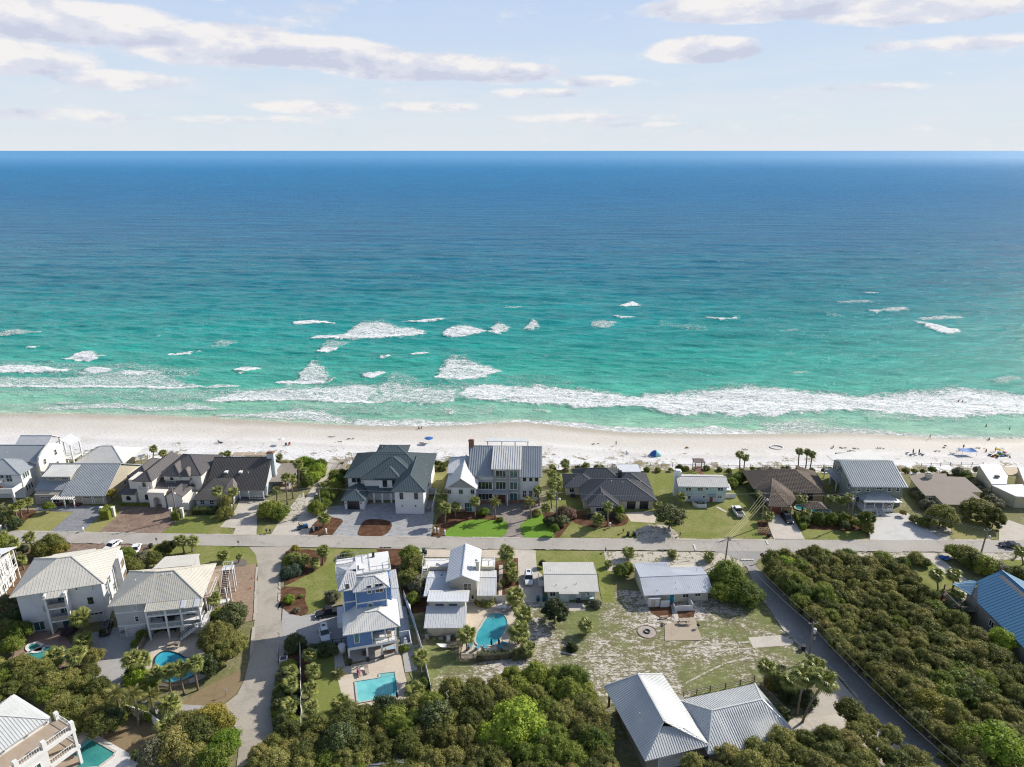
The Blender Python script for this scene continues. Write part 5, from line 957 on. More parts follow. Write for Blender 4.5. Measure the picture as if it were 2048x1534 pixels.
h.part('porch_deck', MB().box(-1.6, 6.2, -3.2, -.01, 0, .9), WHITE); h.cols([(-1.3, -3.1), (1.2, -3.1), (3.4, -3.1), (6.0, -3.1)], .9, 3.1, .18); h.rail([(-1.4, -.2), (-1.4, -3.1), (1.2, -3.1)], .9, .9); h.rail([(3.4, -3.1), (6.0, -3.1), (6.0, -.3)], .9, .9)
h.stairs((2.3, -4.8, 0), (2.3, -3.2, .9), 1.8, 5, WHITE); h.win('f', 0, .4, 2.0, 1.3, 1.4, cols=2); h.win('f', 0, 4.8, 2.0, 1.3, 1.4, cols=2); h.door('f', 0, 2.4, .95, 1.0, 2.0, WOOD_R); h.rail([(6.6, -1.8), (8.8, -1.8)], 2.2, .9); h.part('side_deck', MB().box(6.3, 8.9, -1.9, -.02, 2.0, 2.2), DECK)
h.part('balcony_slab', MB().box(-4.1, -1.52, 8.01, 16.5, 2.8, 3.0), FRAME_G); h.rail([(-3.2, 8.1), (-4.0, 8.1), (-4.0, 16.4), (-1.6, 16.4)], 3.0, 1.0, FRAME_G); h.cols([(-4.0, 8.2), (-4.0, 12.2), (-4.0, 16.2)], 0, 2.8, .25); h.shed(-2.9, -1.3, 8.6, 11.6, 5.4, 5.8, RF_BG, name='door_canopy')
for u in (9.3, 10.6, 13.5, 15): h.win('l', -1.5, u, 4.4, 1.0, 1.9, cols=1)
h.win('l', -3.1, 3, 4.5, 1.0, 1.4)
h = House('yellow_bungalow', 'pale yellow bungalow under a wide low brown shingle roof with a small cream chimney', 'house', (1858, 1010), (1900, 1010))
YEL = M('pale_yellow_wall', (.55, .50, .26), .85, .07, .6)
top = [(870, 580), (960, 548), (1250, 548), (1255, 578), (1440, 585), (1625, 740), (1510, 742), (1640, 828), (1475, 905), (1370, 868), (1225, 865), (1135, 775), (1035, 775), (925, 655)]
pts = [h.ln(*c6(x, y), 2, 3.0) for x, y in top]; cx = sum(p.x for p in pts) / len(pts); cy = sum(p.y for p in pts) / len(pts)
b = MB(); b.prism([(p.x, p.y) for p in pts][::-1], 2.85, 3.05); h.part('roof', b, RF_SHING)
inn = [(lerp(p.x, cx, .055), lerp(p.y, cy, .075)) for p in pts]; h.part('wall', MB().prism(inn[::-1], 0, 2.84), YEL)
h.chimney(*(lambda p: (p.x - .7, p.x + .7, p.y, p.y + 1.2))(h.ln(*c6(1078, 600), 2, 3.06)), 3.06, 4.3, M('cream_paint', (.62, .60, .48)))
def walls_windows(h, inn, specs, z=1.6):
 for i, us, w, hh in specs:
  a, c = Vector((*inn[i], 0)), Vector((*inn[(i + 1) % len(inn)], 0)); d = c - a; ang = math.atan2(d.y, d.x);
  for u in us:
   f, g = window_meshes(w, hh, 2, 1, FRAME_W, GLASS); nrm = Vector((d.y, -d.x, 0)).normalized(); p = a + d * u; mid = Vector((cx, cy, 0))
   if (p - mid).dot(nrm) < 0: nrm = -nrm
   rz = math.atan2(nrm.y, nrm.x) + math.pi / 2
   o = link('window', f, h.root, p + nrm * .006 + Vector((0, 0, z)), (0, 0, rz)); link('pane', g, o, (0, -.006, 0))
walls_windows(h, inn, [(11, (.5,), .9, 1.4), (10, (.3, .6), .9, 1.2), (9, (.3, .7), 1.0, .7), (12, (.3, .65), .8, 1.2)])
p = h.ln(*c6(1265, 905), 2, 1.2); q = h.ln(*c6(1395, 945), 2, 1.2)
h.part('service_box', MB().box(p.x, q.x, q.y - 1.2, q.y - 1.05, 0, 1.4).box(p.x, p.x + .15, q.y - 1.04, q.y + 1.4, 0, 1.4).box(q.x - .15, q.x, q.y - 1.04, q.y + 1.4, 0, 1.4), YEL)
h = House('white_roof_house', 'cream house with stepped white membrane roofs at the right edge above the beach', 'house', (1990, 1000), (2020, 1000))
CRM = siding('cream_vertical', (.50, .45, .31), .3, vert=True)
def slab(h, pts, z, th, mat, name, wallz=None, wm=None, c=c6):
 q = [h.ln(*c(x, y), 2, zz) for (x, y), zz in zip(pts, z)]
 h.roof([q], mat, spacing=0, th=th, name=name, cap=False)
 if wm:
  cx, cy = sum(p.x for p in q) / len(q), sum(p.y for p in q) / len(q); b = MB(); k = [Vector((lerp(p.x, cx, .03), lerp(p.y, cy, .03), p.z - th - .01)) for p in q]
  for i in range(len(k)): a, d = k[i], k[(i + 1) % len(k)]; b.face([(a.x, a.y, 0), (d.x, d.y, 0), tuple(d), tuple(a)])
  h.part('wall', b, wm)
slab(h, [(1580, 450), (1800, 455), (1880, 570), (1868, 655), (1715, 655)], [5.4, 5.4, 4.6, 4.2, 4.2], .2, RF_WMEM, 'roof', wm=CRM)
slab(h, [(1715, 665), (2050, 655), (2300, 655), (2300, 790), (2050, 785), (1965, 780)], [4.0, 4.0, 4.0, 3.4, 3.4, 3.4], .2, RF_WMEM, 'roof', wm=CRM)
slab(h, [(1985, 480), (2250, 480), (2300, 655), (2055, 655)], [5.4, 5.4, 4.3, 4.3], .2, RF_WMEM, 'roof', wm=CRM)
slab(h, [(1820, 480), (1975, 480), (1990, 570), (1880, 560)], [3.6, 3.6, 3.6, 3.6], .2, M('tan_membrane', (.52, .42, .30)), 'porch_roof')
p = h.ln(*c6(1770, 575), 2, 4.9); h.part('skylight', MB().box(p.x - .5, p.x + .5, p.y - .4, p.y + .4, 4.7, 5.15), M('skylight_brown', (.12, .09, .08)))
for x, y in ((1900, 770), (1950, 795), (2030, 805)):
 q = h.ln(*c6(x, y), 2, 2.4)
 f, g_ = window_meshes(.9, 1.1, 1, 1, FRAME_D, GLASS); o = link('window', f, h.root, q, (0, 0, R(-38 if x < 2000 else 0))); link('pane', g_, o, (0, -.006, 0))
def deck_frame(h, x0, x1, y0, y1, z, th=.22, mat=None, name='deck_floor'): return h.part(name, MB().box(x0, x1, y0, y1, z - th, z), mat or DECK)
h = House('white_three_storey_house', 'big white three storey house with a faded taupe hip roof and stacked rear balconies', 'house', a0(270, 1060), a0(1120, 918))
WL_ = siding('white_lap', (.66, .67, .68), .30)
h.wall(0, 14.5, 0, 12.3, 0, 9.1, WL_); h.hip(-.85, 15.4, -.75, 13.2, 9.05, 3.1, RF_TAUPE, 'x', spacing=.6, ribh=.04)
h.wall(1.6, 9.4, 12.31, 15.8, 0, 7.8, WL_); h.roof([[(.9, 12.2, 8.8), (10.2, 12.2, 8.8), (9.6, 16.4, 7.6), (1.6, 16.4, 7.6)]], RF_TAUPE, .6, ribh=.04)
h.roof([[(4.9, -2.1, 8.35), (9.0, -2.1, 8.35), (9.0, 3.6, 11.0), (4.9, 3.6, 11.0)]], RF_TAUPE, .6, ribh=.04, name='bay_roof')
h.wall(5.05, 5.4, -1.9, -.01, 0, 8.9, WHITE, 'bay_side_wall'); h.wall(8.45, 8.85, -1.9, -.01, 2.6, 8.9, WHITE, 'bay_side_wall')
for z in (3.0, 5.9): deck_frame(h, 5.41, 8.44, -1.85, -.01, z, .35, WHITE, 'balcony_slab'); h.part('balcony_parapet', MB().box(5.41, 8.44, -1.88, -1.76, z + .002, z + .95), M('taupe_screen', (.36, .31, .27)))
for z in (6.0, 3.1, .1): h.door('f', 0, 7.4, z, 1.7, 2.1, GLASS_T); h.win('f', 0, 7.4, z + 1.1, 1.4, 1.7, cols=2, gm=GLASS) if z > 1 else None
h.cols([(5.25, -1.7), (8.6, -1.7)], 0, 2.6, .3)
W(h, 'f', 0, a0, 768, 578, 792, 612, cols=1); W(h, 'f', 0, a0, 935, 560, 962, 610, cols=1, gm=FRAME_G); W(h, 'f', 0, a0, 888, 690, 965, 750, cols=1, fm=TRIMG)
W(h, 'f', 0, a0, 432, 772, 482, 838, cols=1, gm=FRAME_G); h.garage('f', 0, 10.7, 13.8, 2.3, M('garage_white', (.6, .6, .6)), lights=4)
for x0, x1 in ((302, 338), (455, 495)): W(h, 'f', 0, a0, x0, 940, x1, 1025, cols=1, rows=2)
h.door('f', 0, 2.6, .05, 2.2, 2.3, GLASS_T); h.win('f', 0, 2.6, 1.3, 1.9, 1.9, cols=2, gm=GLASS)
for u, z in ((2.5, 6.3), (5, 6.3), (8.5, 6.3), (3.2, 3.3), (7, 3.3), (10.6, 3.3), (10.6, 6.3), (6, 1.3)): h.win('r', 14.5, u, z, 1.0, 1.6, cols=1, rows=2)
h.wall(14.51, 15.9, 8.6, 12.0, 0, 8.8, WL_, 'side_porch_wall'); h.win('r', 15.9, 10.3, 6.6, 2.0, 1.8, cols=2, gm=M('glass_tan', (.25, .16, .10), .3)); h.win('r', 15.9, 10.3, 3.6, 2.0, 1.8, cols=2, gm=MATS['glass_tan'])
h.vents([(13.2, 3.6, 9.8), (3.4, 2.0, 9.5)]); h.cols([(15.7, .4), (15.7, 4.4)], 0, 9.0, .25); h.part('patio_slab', MB().box(.2, 4.6, -2.6, -.1, 0, .12), CONC_T)
h.part('grill', MB().box(-.9, .2, -1.6, -.9, 0, 1.1), FRAME_D)
h = House('grey_porch_house', 'light grey three storey house with ribbed taupe roof, stacked porches and outside stairs', 'house', b0(265, 1380), b0(560, 1350))
GS = siding('light_grey_siding', (.46, .47, .475), .3)
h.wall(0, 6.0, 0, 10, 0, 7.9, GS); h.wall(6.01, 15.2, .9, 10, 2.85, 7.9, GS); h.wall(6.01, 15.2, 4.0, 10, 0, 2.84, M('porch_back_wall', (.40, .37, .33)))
h.part('band', MB().box(-.05, 6.05, -.05, 10.05, 2.6, 2.85).box(-.05, 6.05, -.06, 10.06, 5.6, 5.8), WHITE)
h.roof([[(-.7, -.7, 7.85), (16.4, -.7, 7.85), (10.2, 4.6, 11.2), (7.0, 4.6, 11.2)], [(16.4, -.7, 7.85), (16.2, 11.2, 7.85), (10.2, 4.6, 11.2)], [(16.2, 11.2, 7.85), (-.9, 11.2, 7.85), (7.0, 4.6, 11.2), (10.2, 4.6, 11.2)], [(-.7, -.7, 7.85), (7.0, 4.6, 11.2), (-.9, 11.2, 7.85)]], RF_TAUPE2, .4)
h.roof([[(6.2, -2.4, 7.1), (16.6, -2.4, 7.1), (16.4, -.72, 7.8), (6.2, -.72, 7.8)]], RF_TAUPE2, .4, name='porch_roof')
h.part('clear_roof_sheet', MB().bar((13.0, -2.38, 7.19), (13.0, -.8, 7.85), .8, .06), RF_WHITE); h.part('clear_roof_sheet', MB().bar((15.4, -2.38, 7.19), (15.4, -.8, 7.85), .8, .06), RF_WHITE)
h.wall(4.6, 11.6, 10.01, 15.2, 0, 7.6, GS); h.roof([[(4.0, 10.0, 8.6), (11.8, 10.0, 8.6), (11.6, 16.0, 7.6), (4.6, 16.0, 7.6)]], RF_TAUPE, .6, ribh=.04, name='front_wing_roof')
for z in (2.85, 5.75):
 deck_frame(h, 6.05, 15.9, -1.95, .89, z, .3, WHITE); h.rail([(6.3, -1.85), (15.8, -1.85), (15.8, .8)], z, 1.0, WHITE, 1.15)
 h.part('wire_screen', MB().box(6.3, 15.7, -1.86, -1.84, z + .1, z + .95), M('wire_mesh_grey', (.30, .32, .33)))
h.cols([(6.2, -1.8), (9.6, -1.8), (12.4, -1.8), (15.75, -1.8)], 0, 7.05, .32); h.cols([(15.8, 3.4)], 0, 7.8, .25)
W(h, 'f', 0, b0, 415, 965, 475, 1015, cols=1, gm=FRAME_G); W(h, 'f', 0, b0, 445, 1105, 502, 1160, cols=1, rows=2); h.garage('f', 0, 1.3, 4.6, 2.3, M('garage_white', (.6, .6, .6)))
h.part('wreath', MB().tube([(.62 + .3 * math.cos(t / 8 * 2 * math.pi), -.08, 1.4 + .3 * math.sin(t / 8 * 2 * math.pi)) for t in range(9)], .09, 6), M('wreath_green', (.03, .07, .03)))
for u in (7.6, 10.4, 13.2): h.win('f', .9, u, 6.9, 1.8, 1.6, cols=2, fm=FRAME_G); h.win('f', .9, u, 4.1, 1.8, 2.0, cols=2, fm=FRAME_G)
h.part('sofa', MB().box(8.2, 10.2, .0, .8, 2.86, 3.5).box(8.2, 10.2, .55, .85, 3.5, 3.9), FRAME_D); h.part('table', MB().box(8.3, 10.3, -.2, .9, .7, .8).box(8.5, 8.6, 0, .1, 0, .7).box(10.0, 10.1, 0, .1, 0, .7), FRAME_D)
h.part('lattice_wall', MB().box(11.4, 15.6, -1.0, -.9, 0, 2.5), WHITE)
h.stairs((11.4, -2.5, 0), (15.2, -2.5, 2.85), 1.0, 14, WHITE, FRAME_D)
deck_frame(h, 15.91, 17.0, -3.0, 2.4, 2.85, .25, WHITE); h.rail([(15.0, -3.0), (17.0, -3.0), (17.0, 2.4)], 2.85, 1.0); h.cols([(16.9, -2.8), (16.9, 2.2)], 0, 2.85, .25)
deck_frame(h, 15.21, 16.7, 2.6, 12.6, 5.6, .25, DECK); h.rail([(16.7, 2.6), (16.7, 8)], 5.6, 1.0); deck_frame(h, 16.71, 19.0, 11.8, 13.6, 5.6, .25, WHITE); h.rail([(16.8, 13.5), (18.9, 13.5), (18.9, 11.9)], 5.6, 1.0)
h.stairs((17.9, 6.8, 2.0), (17.9, 11.8, 5.6), 1.4, 16, FRAME_D, WHITE); deck_frame(h, 16.8, 19.0, 5.2, 6.8, 2.0, .25, WHITE); h.cols([(18.8, 5.4), (18.8, 8.6), (18.8, 11.9), (18.8, 13.3), (16.9, 13.3)], 0, 5.5, .25); h.rail([(19.0, 5.3), (17.0, 5.3)], 2.0, 1.0); h.stairs((16.4, 3.2, 0), (16.9, 6.0, 2.0), 1.2, 9, WHITE)
h.vents([(8.2, 4.0, 10.8), (9.8, 4.0, 10.8), (10.6, 6.4, 10.2), (3.4, 7.2, 9.6), (5.3, 6.8, 10.2), (2.6, 5, 9.4), (4.8, .8, 8.7), (12.9, 6.4, 9.6)])
h = House('blue_tower_house', 'narrow cornflower blue house with pale roofs, white trim and a rear porch', 'house', n3(695, 1075), n3(1125, 1000))
BL = siding('cornflower_siding', (.115, .225, .45), .26)
WX = WHITE; TR = MB()
h.wall(-.2, 9.0, 3.0, 14.5, 0, 6.6, BL); h.wall(0, 4.3, .02, 2.99, 3.3, 6.6, BL)
h.wall(2.2, 7.8, 4.4, 14.2, 6.5, 12.35, BL); h.wall(-.1, 2.19, 5.4, 13.8, 6.5, 12.3, BL); h.wall(7.81, 8.8, 6.6, 13.8, 6.5, 12.3, BL)
TR.box(2.08, 2.25, 4.3, 4.45, 6.6, 12.35).box(7.7, 7.88, 4.3, 4.45, 6.6, 12.35).box(-.18, 0, 5.3, 5.45, 6.6, 12.3).box(2.26, 7.69, 4.34, 4.395, 9.2, 9.5).box(.01, 2.07, 5.34, 5.395, 9.2, 9.5).box(-.16, -.101, 5.5, 13.8, 9.2, 9.5)
h.part('corner_trim', TR, WHITE)
W(h, 'f', 4.4, n3, 850, 400, 890, 460, cols=1); W(h, 'f', 4.4, n3, 920, 388, 992, 448, cols=2); W(h, 'f', 5.4, n3, 662, 388, 692, 422, cols=1); W(h, 'f', 4.4, n3, 862, 560, 902, 612, cols=1, gm=GLASS_T); W(h, 'f', .02, n3, 738, 825, 782, 892, cols=1, gm=GLASS_T)
for u, z in ((9, 10.4), (11.5, 10.4), (9, 5), (11, 2)): h.win('r', 8.8 if z > 6 else 9.0, u, z, 1, 1.4)
h.roof([[(-.65, -.5, 6.6), (9.7, -.5, 6.6), (6.0, 2.9, 8.3), (3.8, 2.9, 8.3)], [(9.7, -.5, 6.6), (9.9, 7.6, 6.6), (7.6, 6.8, 8.2), (6.0, 2.9, 8.3)], [(-.65, -.5, 6.6), (3.8, 2.9, 8.3), (2.1, 5.5, 8.4), (-.65, 5.4, 6.9)], [(6.0, 2.9, 8.3), (7.6, 6.8, 8.2), (2.1, 5.5, 8.4), (3.8, 2.9, 8.3)]], RF_GREY, .4, name='porch_roof')
PW = metal_roof('roof_pale_white', (.56, .565, .56))
h.hip(1.7, 8.5, 3.9, 9, 12.3, 1.3, PW, 'x', name='tower_roof'); h.roof([[(-.9, 4.9, 12.25), (2.3, 4.9, 12.25), (2.6, 9, 13.3), (1.0, 9.6, 13.6)], [(2.0, 4.0, 12.28), (4.2, 3.8, 12.28), (3.2, 6.0, 13.3)], [(-1.2, 8.8, 12.25), (1.0, 9.6, 13.6), (2.6, 9.6, 13.6), (2.6, 14.0, 12.6), (-1.4, 14.0, 12.25)], [(-.9, 4.9, 12.25), (1.0, 9.6, 13.6), (-1.2, 8.8, 12.25)]], PW, .4, name='side_roof')
h.part('roof_terrace', MB().box(2.61, 9.2, 9.0, 15.6, 12.3, 12.75), RF_WMEM); h.rail([(5.2, 9.4), (9.0, 9.4), (9.0, 12)], 12.75, .9, METAL, 1.2); h.rail([(5.2, 9.4), (5.2, 15.4), (-1.0, 15.4), (-1.0, 14.0)], 12.75, .9, METAL, .5); h.part('roof_terrace', MB().box(-1.2, 2.6, 14.01, 15.6, 12.1, 12.4), RF_WMEM)
h.part('roof_chair', MB().box(5.9, 6.4, 14.0, 14.5, 12.76, 13.1).box(5.9, 6.4, 14.4, 14.5, 13.1, 13.7), FRAME_D); h.part('roof_lounger', MB().box(3.2, 4.2, 10.2, 12.0, 12.76, 13.0), WHITE)
deck_frame(h, 4.4, 9.0, .02, 2.99, 3.3, .3, WHITE, 'porch_floor'); deck_frame(h, 0, 4.39, .05, 2.98, 3.28, .3, WHITE, 'porch_floor'); h.part('beam', MB().box(-.05, 9.05, -.12, .0, 2.75, 3.3), WHITE); h.rail([(4.5, .1), (8.9, .1), (8.9, 2.9)], 3.3, 1.0, WHITE, .9)
h.cols([(.1, .1), (3.4, .1), (6.1, .1), (8.9, .1)], 0, 2.74, .35); h.cols([(4.5, .12), (6.9, .12), (8.9, .12)], 4.3, 6.5, .22)
h.part('outdoor_sofa', MB().box(4.9, 6.8, .7, 1.5, 3.31, 3.8), WHITE); h.part('folding_chair', MB().box(7.4, 8.1, 1.0, 1.6, 3.31, 3.75).box(7.4, 8.1, 1.55, 1.65, 3.75, 4.4), DECK)
h.part('swing_bed', MB().box(6.7, 8.6, .6, 1.6, .5, .7).box(6.7, 8.6, .5, .6, .3, .9), WOOD_R); h.part('cushion', MB().box(6.8, 8.5, .65, 1.55, .7, .82), M('pale_blue_cushion', (.35, .5, .65))); h.part('fire_table', MB().tube([(2.9, 1.4, 0), (2.9, 1.4, .6)], .5, 12), WOOD_R)
h.part('under_porch_floor', MB().box(-.1, 9.1, -.1, 2.98, .0, .16), CONC); h.part('dark_glass_doors', MB().box(4.6, 8.6, 2.9, 2.985, .2, 2.6), GLASS)
for x in (3.4, 6.1): h.part('porch_planter', MB().box(x - .28, x + .28, -.75, -.25, 0, .7), FRAME_D)
h.part('outdoor_shower_screen', MB().tube([(-1.2, 3.2, 0), (-1.2, 3.2, 1.6)], .7, 14), WHITE); h.part('side_stair_wall', MB().box(-1.7, -.21, 6.5, 11.5, 3.0, 4.2), WHITE)
h.shed(9.02, 10.6, 3, 13, 5.6, 6.2, PW, name='side_roof'); h.shed(9.0, 10.4, 8, 13.5, 9.0, 9.6, PW, name='side_roof')
h.part('equipment_fence', MB().box(9.7, 11.7, .9, 1.0, 0, 1.3).box(11.6, 11.72, 1.0, 4.6, 0, 1.3).box(9.7, 11.6, 4.6, 4.7, 0, 1.3), WHITE); h.part('air_conditioner', MB().box(10.3, 11.1, 1.6, 2.4, 0, .9), MATS['ac_grey']); h.part('wheeled_cart', MB().tube([(10.4, 3.2, .4), (11.0, 3.2, .4)], .4, 10), WHITE)
h = House('white_metal_roof_cottage', 'cream cottage with a tall white gabled roof over two low side wings', 'house', n4(640, 760), n4(830, 760))
CRM2 = siding('cream_siding', (.56, .52, .42), .28)
h.gwall(-1.6, 4.0, -1.2, 9.0, 0, 5.9, 7.3, CRM2, 'y'); h.gable(-2.3, 4.6, -2.3, 9.8, 5.95, 1.55, RF_WHITE, 'y', spacing=.6, ribh=.05)
h.wall(-6.3, -1.61, -2.2, 8.2, 0, 2.9, CRM2); h.roof([[(-6.9, -2.9, 2.95), (-1.6, -2.9, 2.95), (-1.6, 2.2, 3.9), (-6.8, 2.2, 3.9)], [(-6.8, 2.2, 3.9), (-1.6, 2.2, 3.9), (-1.6, 5.4, 3.4), (-6.6, 5.4, 3.4)]], RF_WHITE, .55)
h.wall(4.01, 7.5, -2.0, 8.2, 0, 2.8, CRM2); h.roof([[(4.05, -2.7, 2.9), (8.1, -2.7, 2.9), (8.1, 2.3, 3.9), (4.05, 2.3, 3.9)], [(4.05, 2.3, 3.9), (8.1, 2.3, 3.9), (8.0, 5.6, 3.4), (4.05, 5.6, 3.4)]], RF_GALV, .55)
h.roof([[(-4.0, -4.6, 3.0), (.3, -4.2, 3.0), (.3, -1.3, 3.6), (-2.4, -1.3, 3.6)]], RF_WHITE, .6, name='link_roof'); h.wall(-3.6, .1, -4.0, -2.25, 0, 2.85, CRM2)
W(h, 'f', -1.2, n4, 700, 588, 782, 658, cols=2, rows=2); h.door('f', -1.2, 1.7, .1, .9, 2.0, WHITE); h.win('f', -1.2, 3.1, 1.5, .5, 1.0, cols=1)
h.chimney(3.7, 4.4, 1.4, 2.6, 4, 8.2, CRM2, WHITE)
deck_frame(h, -8.4, -2.4, 6.2, 9.8, 3.6, .25, WHITE); h.rail([(-8.3, 6.3), (-8.3, 9.7), (-2.5, 9.7)], 3.6, 1.0, WHITE, 1.4); deck_frame(h, 4.7, 7.6, 6.2, 9.8, 3.6, .25, WHITE); h.rail([(4.8, 9.7), (7.5, 9.7), (7.5, 6.3)], 3.6, 1.0, WHITE, 1.4); h.wall(4.7, 7.6, 5.7, 6.1, 0, 4.2, CRM2); h.wall(-6.6, -2.4, 5.7, 6.1, 0, 4.2, CRM2)
h.stairs((-7.6, .5, 0), (-7.6, 6.2, 3.6), 1.1, 15, WHITE); h.part('roof_vent', MB().box(-3.9, -3.6, 3.0, 3.9, 3.6, 4.1), METAL)
k = House('rear_clerestory_cottage', 'small cream cottage with white shed roofs and clerestory windows behind the kidney pool', 'house', n4(300, 1160), n4(680, 1160))
k.wall(.1, 7.2, -.1, 4.2, 0, 2.7, CRM2); k.wall(.1, 7.2, 4.21, 7.5, 0, 4.95, CRM2)
k.roof([[(-.5, -.9, 2.6), (7.6, -.9, 2.6), (7.6, 4.2, 3.9), (-.5, 4.2, 3.9)]], RF_GALV, .5); k.roof([[(-.3, 3.7, 5.25), (7.9, 3.7, 5.25), (7.9, 7.9, 4.9), (-.3, 7.9, 4.9)]], RF_WHITE, .6, name='upper_roof')
for x0, x1 in ((388, 480), (533, 628)): W(k, 'f', 4.2, n4, x0, 806, x1, 830, cols=1, fm=TRIMG)
W(k, 'f', -.1, n4, 342, 1040, 400, 1075, cols=2); W(k, 'f', -.1, n4, 522, 1038, 644, 1078, cols=2)
k.part('air_conditioner', MB().box(2.4, 3.2, -1.4, -.7, 0, .8), MATS['ac_grey']); k.part('laundry_sink', MB().box(3.9, 4.6, -1.5, -.9, 0, .9), WHITE); k.part('grill', MB().box(5.0, 5.8, -1.5, -.9, 0, 1.0), FRAME_D); k.part('side_bin', MB().box(-.3, .5, -1.2, -.5, 0, .9), METAL)
h = House('pale_aqua_bungalow', 'small pale aqua bungalow with a plain light grey ribbed roof beside the white car', 'house', n5(185, 560), n5(600, 560))
AQ2 = M('pale_aqua_wall', (.50, .60, .57), .8, .06, .6)
h.wall(.2, 10.1, .6, 9.6, 0, 2.6, AQ2); h.wall(2.6, 4.6, -.1, .59, 0, 2.55, AQ2)
h.roof([[(-.6, -.2, 2.7), (2.4, -.2, 2.7), (2.4, -.75, 2.55), (6.5, -.75, 2.55), (6.5, -.2, 2.7), (10.8, -.2, 2.7), (10.85, 4.7, 3.7), (-.6, 4.7, 3.7)], [(-.6, 4.7, 3.7), (10.85, 4.7, 3.7), (10.7, 10.2, 3.0), (-.6, 10.2, 3.0)]], metal_roof('roof_rib_pale', (.58, .565, .52)), .42)
h.win('f', .6, 1.2, 1.6, 1.1, 1.0); h.win('f', .6, 5.3, 1.7, .5, .8, cols=1); h.win('f', .6, 8.4, 1.7, .7, .9, cols=1); h.door('f', .6, 6.6, .05, .9, 2.0, WHITE); h.vents([(4.2, 1.0, 3.0), (6.3, 1.9, 3.2), (2.0, 1.6, 3.1), (1.0, 6.4, 3.5)])
h.part('air_conditioner', MB().box(6.2, 7.0, -.5, .2, 0, .8), FRAME_D); h.part('meter_box', MB().box(7.9, 8.5, .3, .55, 1.0, 2.0), TRIMG); h.part('aqua_box', MB().box(8.9, 9.8, -.4, .3, 0, 1.1), AQ2)
h.part('side_fence', MB().box(-1.6, -.2, 5.4, 5.5, 0, 1.5).box(-1.6, -1.5, 5.5, 8.2, 0, 1.5), WHITE)
h = House('white_ribbed_roof_cottage', 'low cream cottage with wide white ribbed roof and turquoise door beside the fire pit', 'house', n5(1015, 592), n5(1545, 560))
BW = M('cream_block_wall', (.56, .53, .43), .85, .07, 1.5)
h.wall(.1, 13.4, .6, 10, 0, 2.6, BW)
h.roof([[(-.75, -.2, 2.7), (14.1, -.4, 2.7), (14.3, 4.2, 3.9), (-.4, 4.6, 3.9)], [(-.4, 4.6, 3.9), (14.3, 4.2, 3.9), (14.5, 8.3, 3.1), (7.7, 8.6, 3.1), (7.7, 11.0, 2.9), (.1, 11.3, 2.9)]], metal_roof('roof_rib_white', (.56, .585, .62), rough=.35, metal=.3), .42)
h.door('f', .6, 5.5, .05, 1.0, 2.05, M('turquoise_door', (.0, .26, .34))); h.win('f', .6, 8.5, 1.6, 1.2, .9); h.win('f', .6, 11.1, 1.7, 1.1, .8)
h.wall(.3, 2.6, -.6, .59, 0, 2.1, WHITE, 'storage_closet'); h.part('closet_roof', MB().box(.2, 2.7, -.75, .58, 2.12, 2.2), RF_WHITE); h.door('f', -.6, 1.2, .05, .9, 1.9, BW)
fp = MB().box(2.7, 4.6, -.9, -.82, 0, 1.7)
h.part('fence_panel', fp, WHITE); h.part('fence_panel', MB().box(5.4, 9.0, -2.5, -2.42, 0, 1.4), WHITE); h.part('fence_panel', MB().box(5.3, 5.39, -2.5, -.9, 0, 1.1), WHITE); h.part('fence_panel', MB().box(9.01, 9.1, -2.5, .55, 0, 1.6), WHITE)
h.vents([(6.8, 2.4, 3.4), (2.6, .9, 3.0), (6.6, 1.0, 3.0), (9.4, 1.2, 3.0)]); h.part('antenna', MB().bar((12.6, 6, 3.4), (12.6, 6, 5.2), .04).bar((11.9, 6, 5.1), (13.3, 6, 5.1), .03), METAL)
h = House('grey_metal_roof_house', 'large taupe house with two joined pale ribbed metal roofs beside the thicket', 'house', n8(440, 960), n8(905, 860))
BG = siding('taupe_siding', (.27, .25, .22), .3)
h.wall(-.5, 8.6, -1.0, 11.4, 0, 3.9, BG); RS = metal_roof('roof_pale_silver_rib', (.52, .535, .53), rough=.5, metal=.05)
h.roof([[(-1.4, -2.3, 4.0), (3.2, 1.4, 6.8), (3.3, 11.6, 6.9), (-2.0, 13.3, 4.0)], [(9.5, -2.0, 4.0), (8.9, 13.6, 4.0), (3.3, 11.6, 6.9), (3.2, 1.4, 6.8)], [(-1.4, -2.3, 4.0), (9.5, -2.0, 4.0), (6.2, .6, 5.6), (3.2, 1.4, 5.9), (1.0, .4, 5.4)], [(-2.0, 13.3, 4.0), (3.3, 11.6, 6.9), (8.9, 13.6, 4.0), (5.6, 12.6, 4.6), (1.6, 12.5, 4.6)]], RS, .40, ribh=.06, ribw=.08)
h.cols([(-1.2, 12.6), (-.8, 9.6)], 0, 4.0, .3, WOOD_R); h.wall(8.61, 10.4, -.4, 9.0, 0, 3.3, BG); h.part('porch_rail', MB().box(-.9, 3, 12.2, 12.3, .6, .7), WOOD_R)
h.win('l', -.5, 8, 2.0, 1.4, 1.2); h.garage('f', -1.0, 1.6, 5.6, 2.4, M('garage_white', (.6, .6, .6)))
h.wall(10.41, 22.6, -2.4, 7.0, 0, 3.3, BG)
h.roof([[(8.6, -3.0, 3.5), (13.2, -3.6, 3.5), (21.0, -3.6, 3.5), (24.0, -2.9, 3.5), (21.0, 2.6, 6.0), (12.0, 2.4, 6.0)], [(24.0, -2.9, 3.5), (23.6, 8.3, 3.5), (21.0, 2.6, 6.0)], [(23.6, 8.3, 3.5), (9.2, 7.9, 3.5), (12.0, 2.4, 6.0), (21.0, 2.6, 6.0)], [(8.6, -3.0, 3.5), (12.0, 2.4, 6.0), (9.2, 7.9, 3.5)]], RS, .40, ribh=.06, ribw=.08)
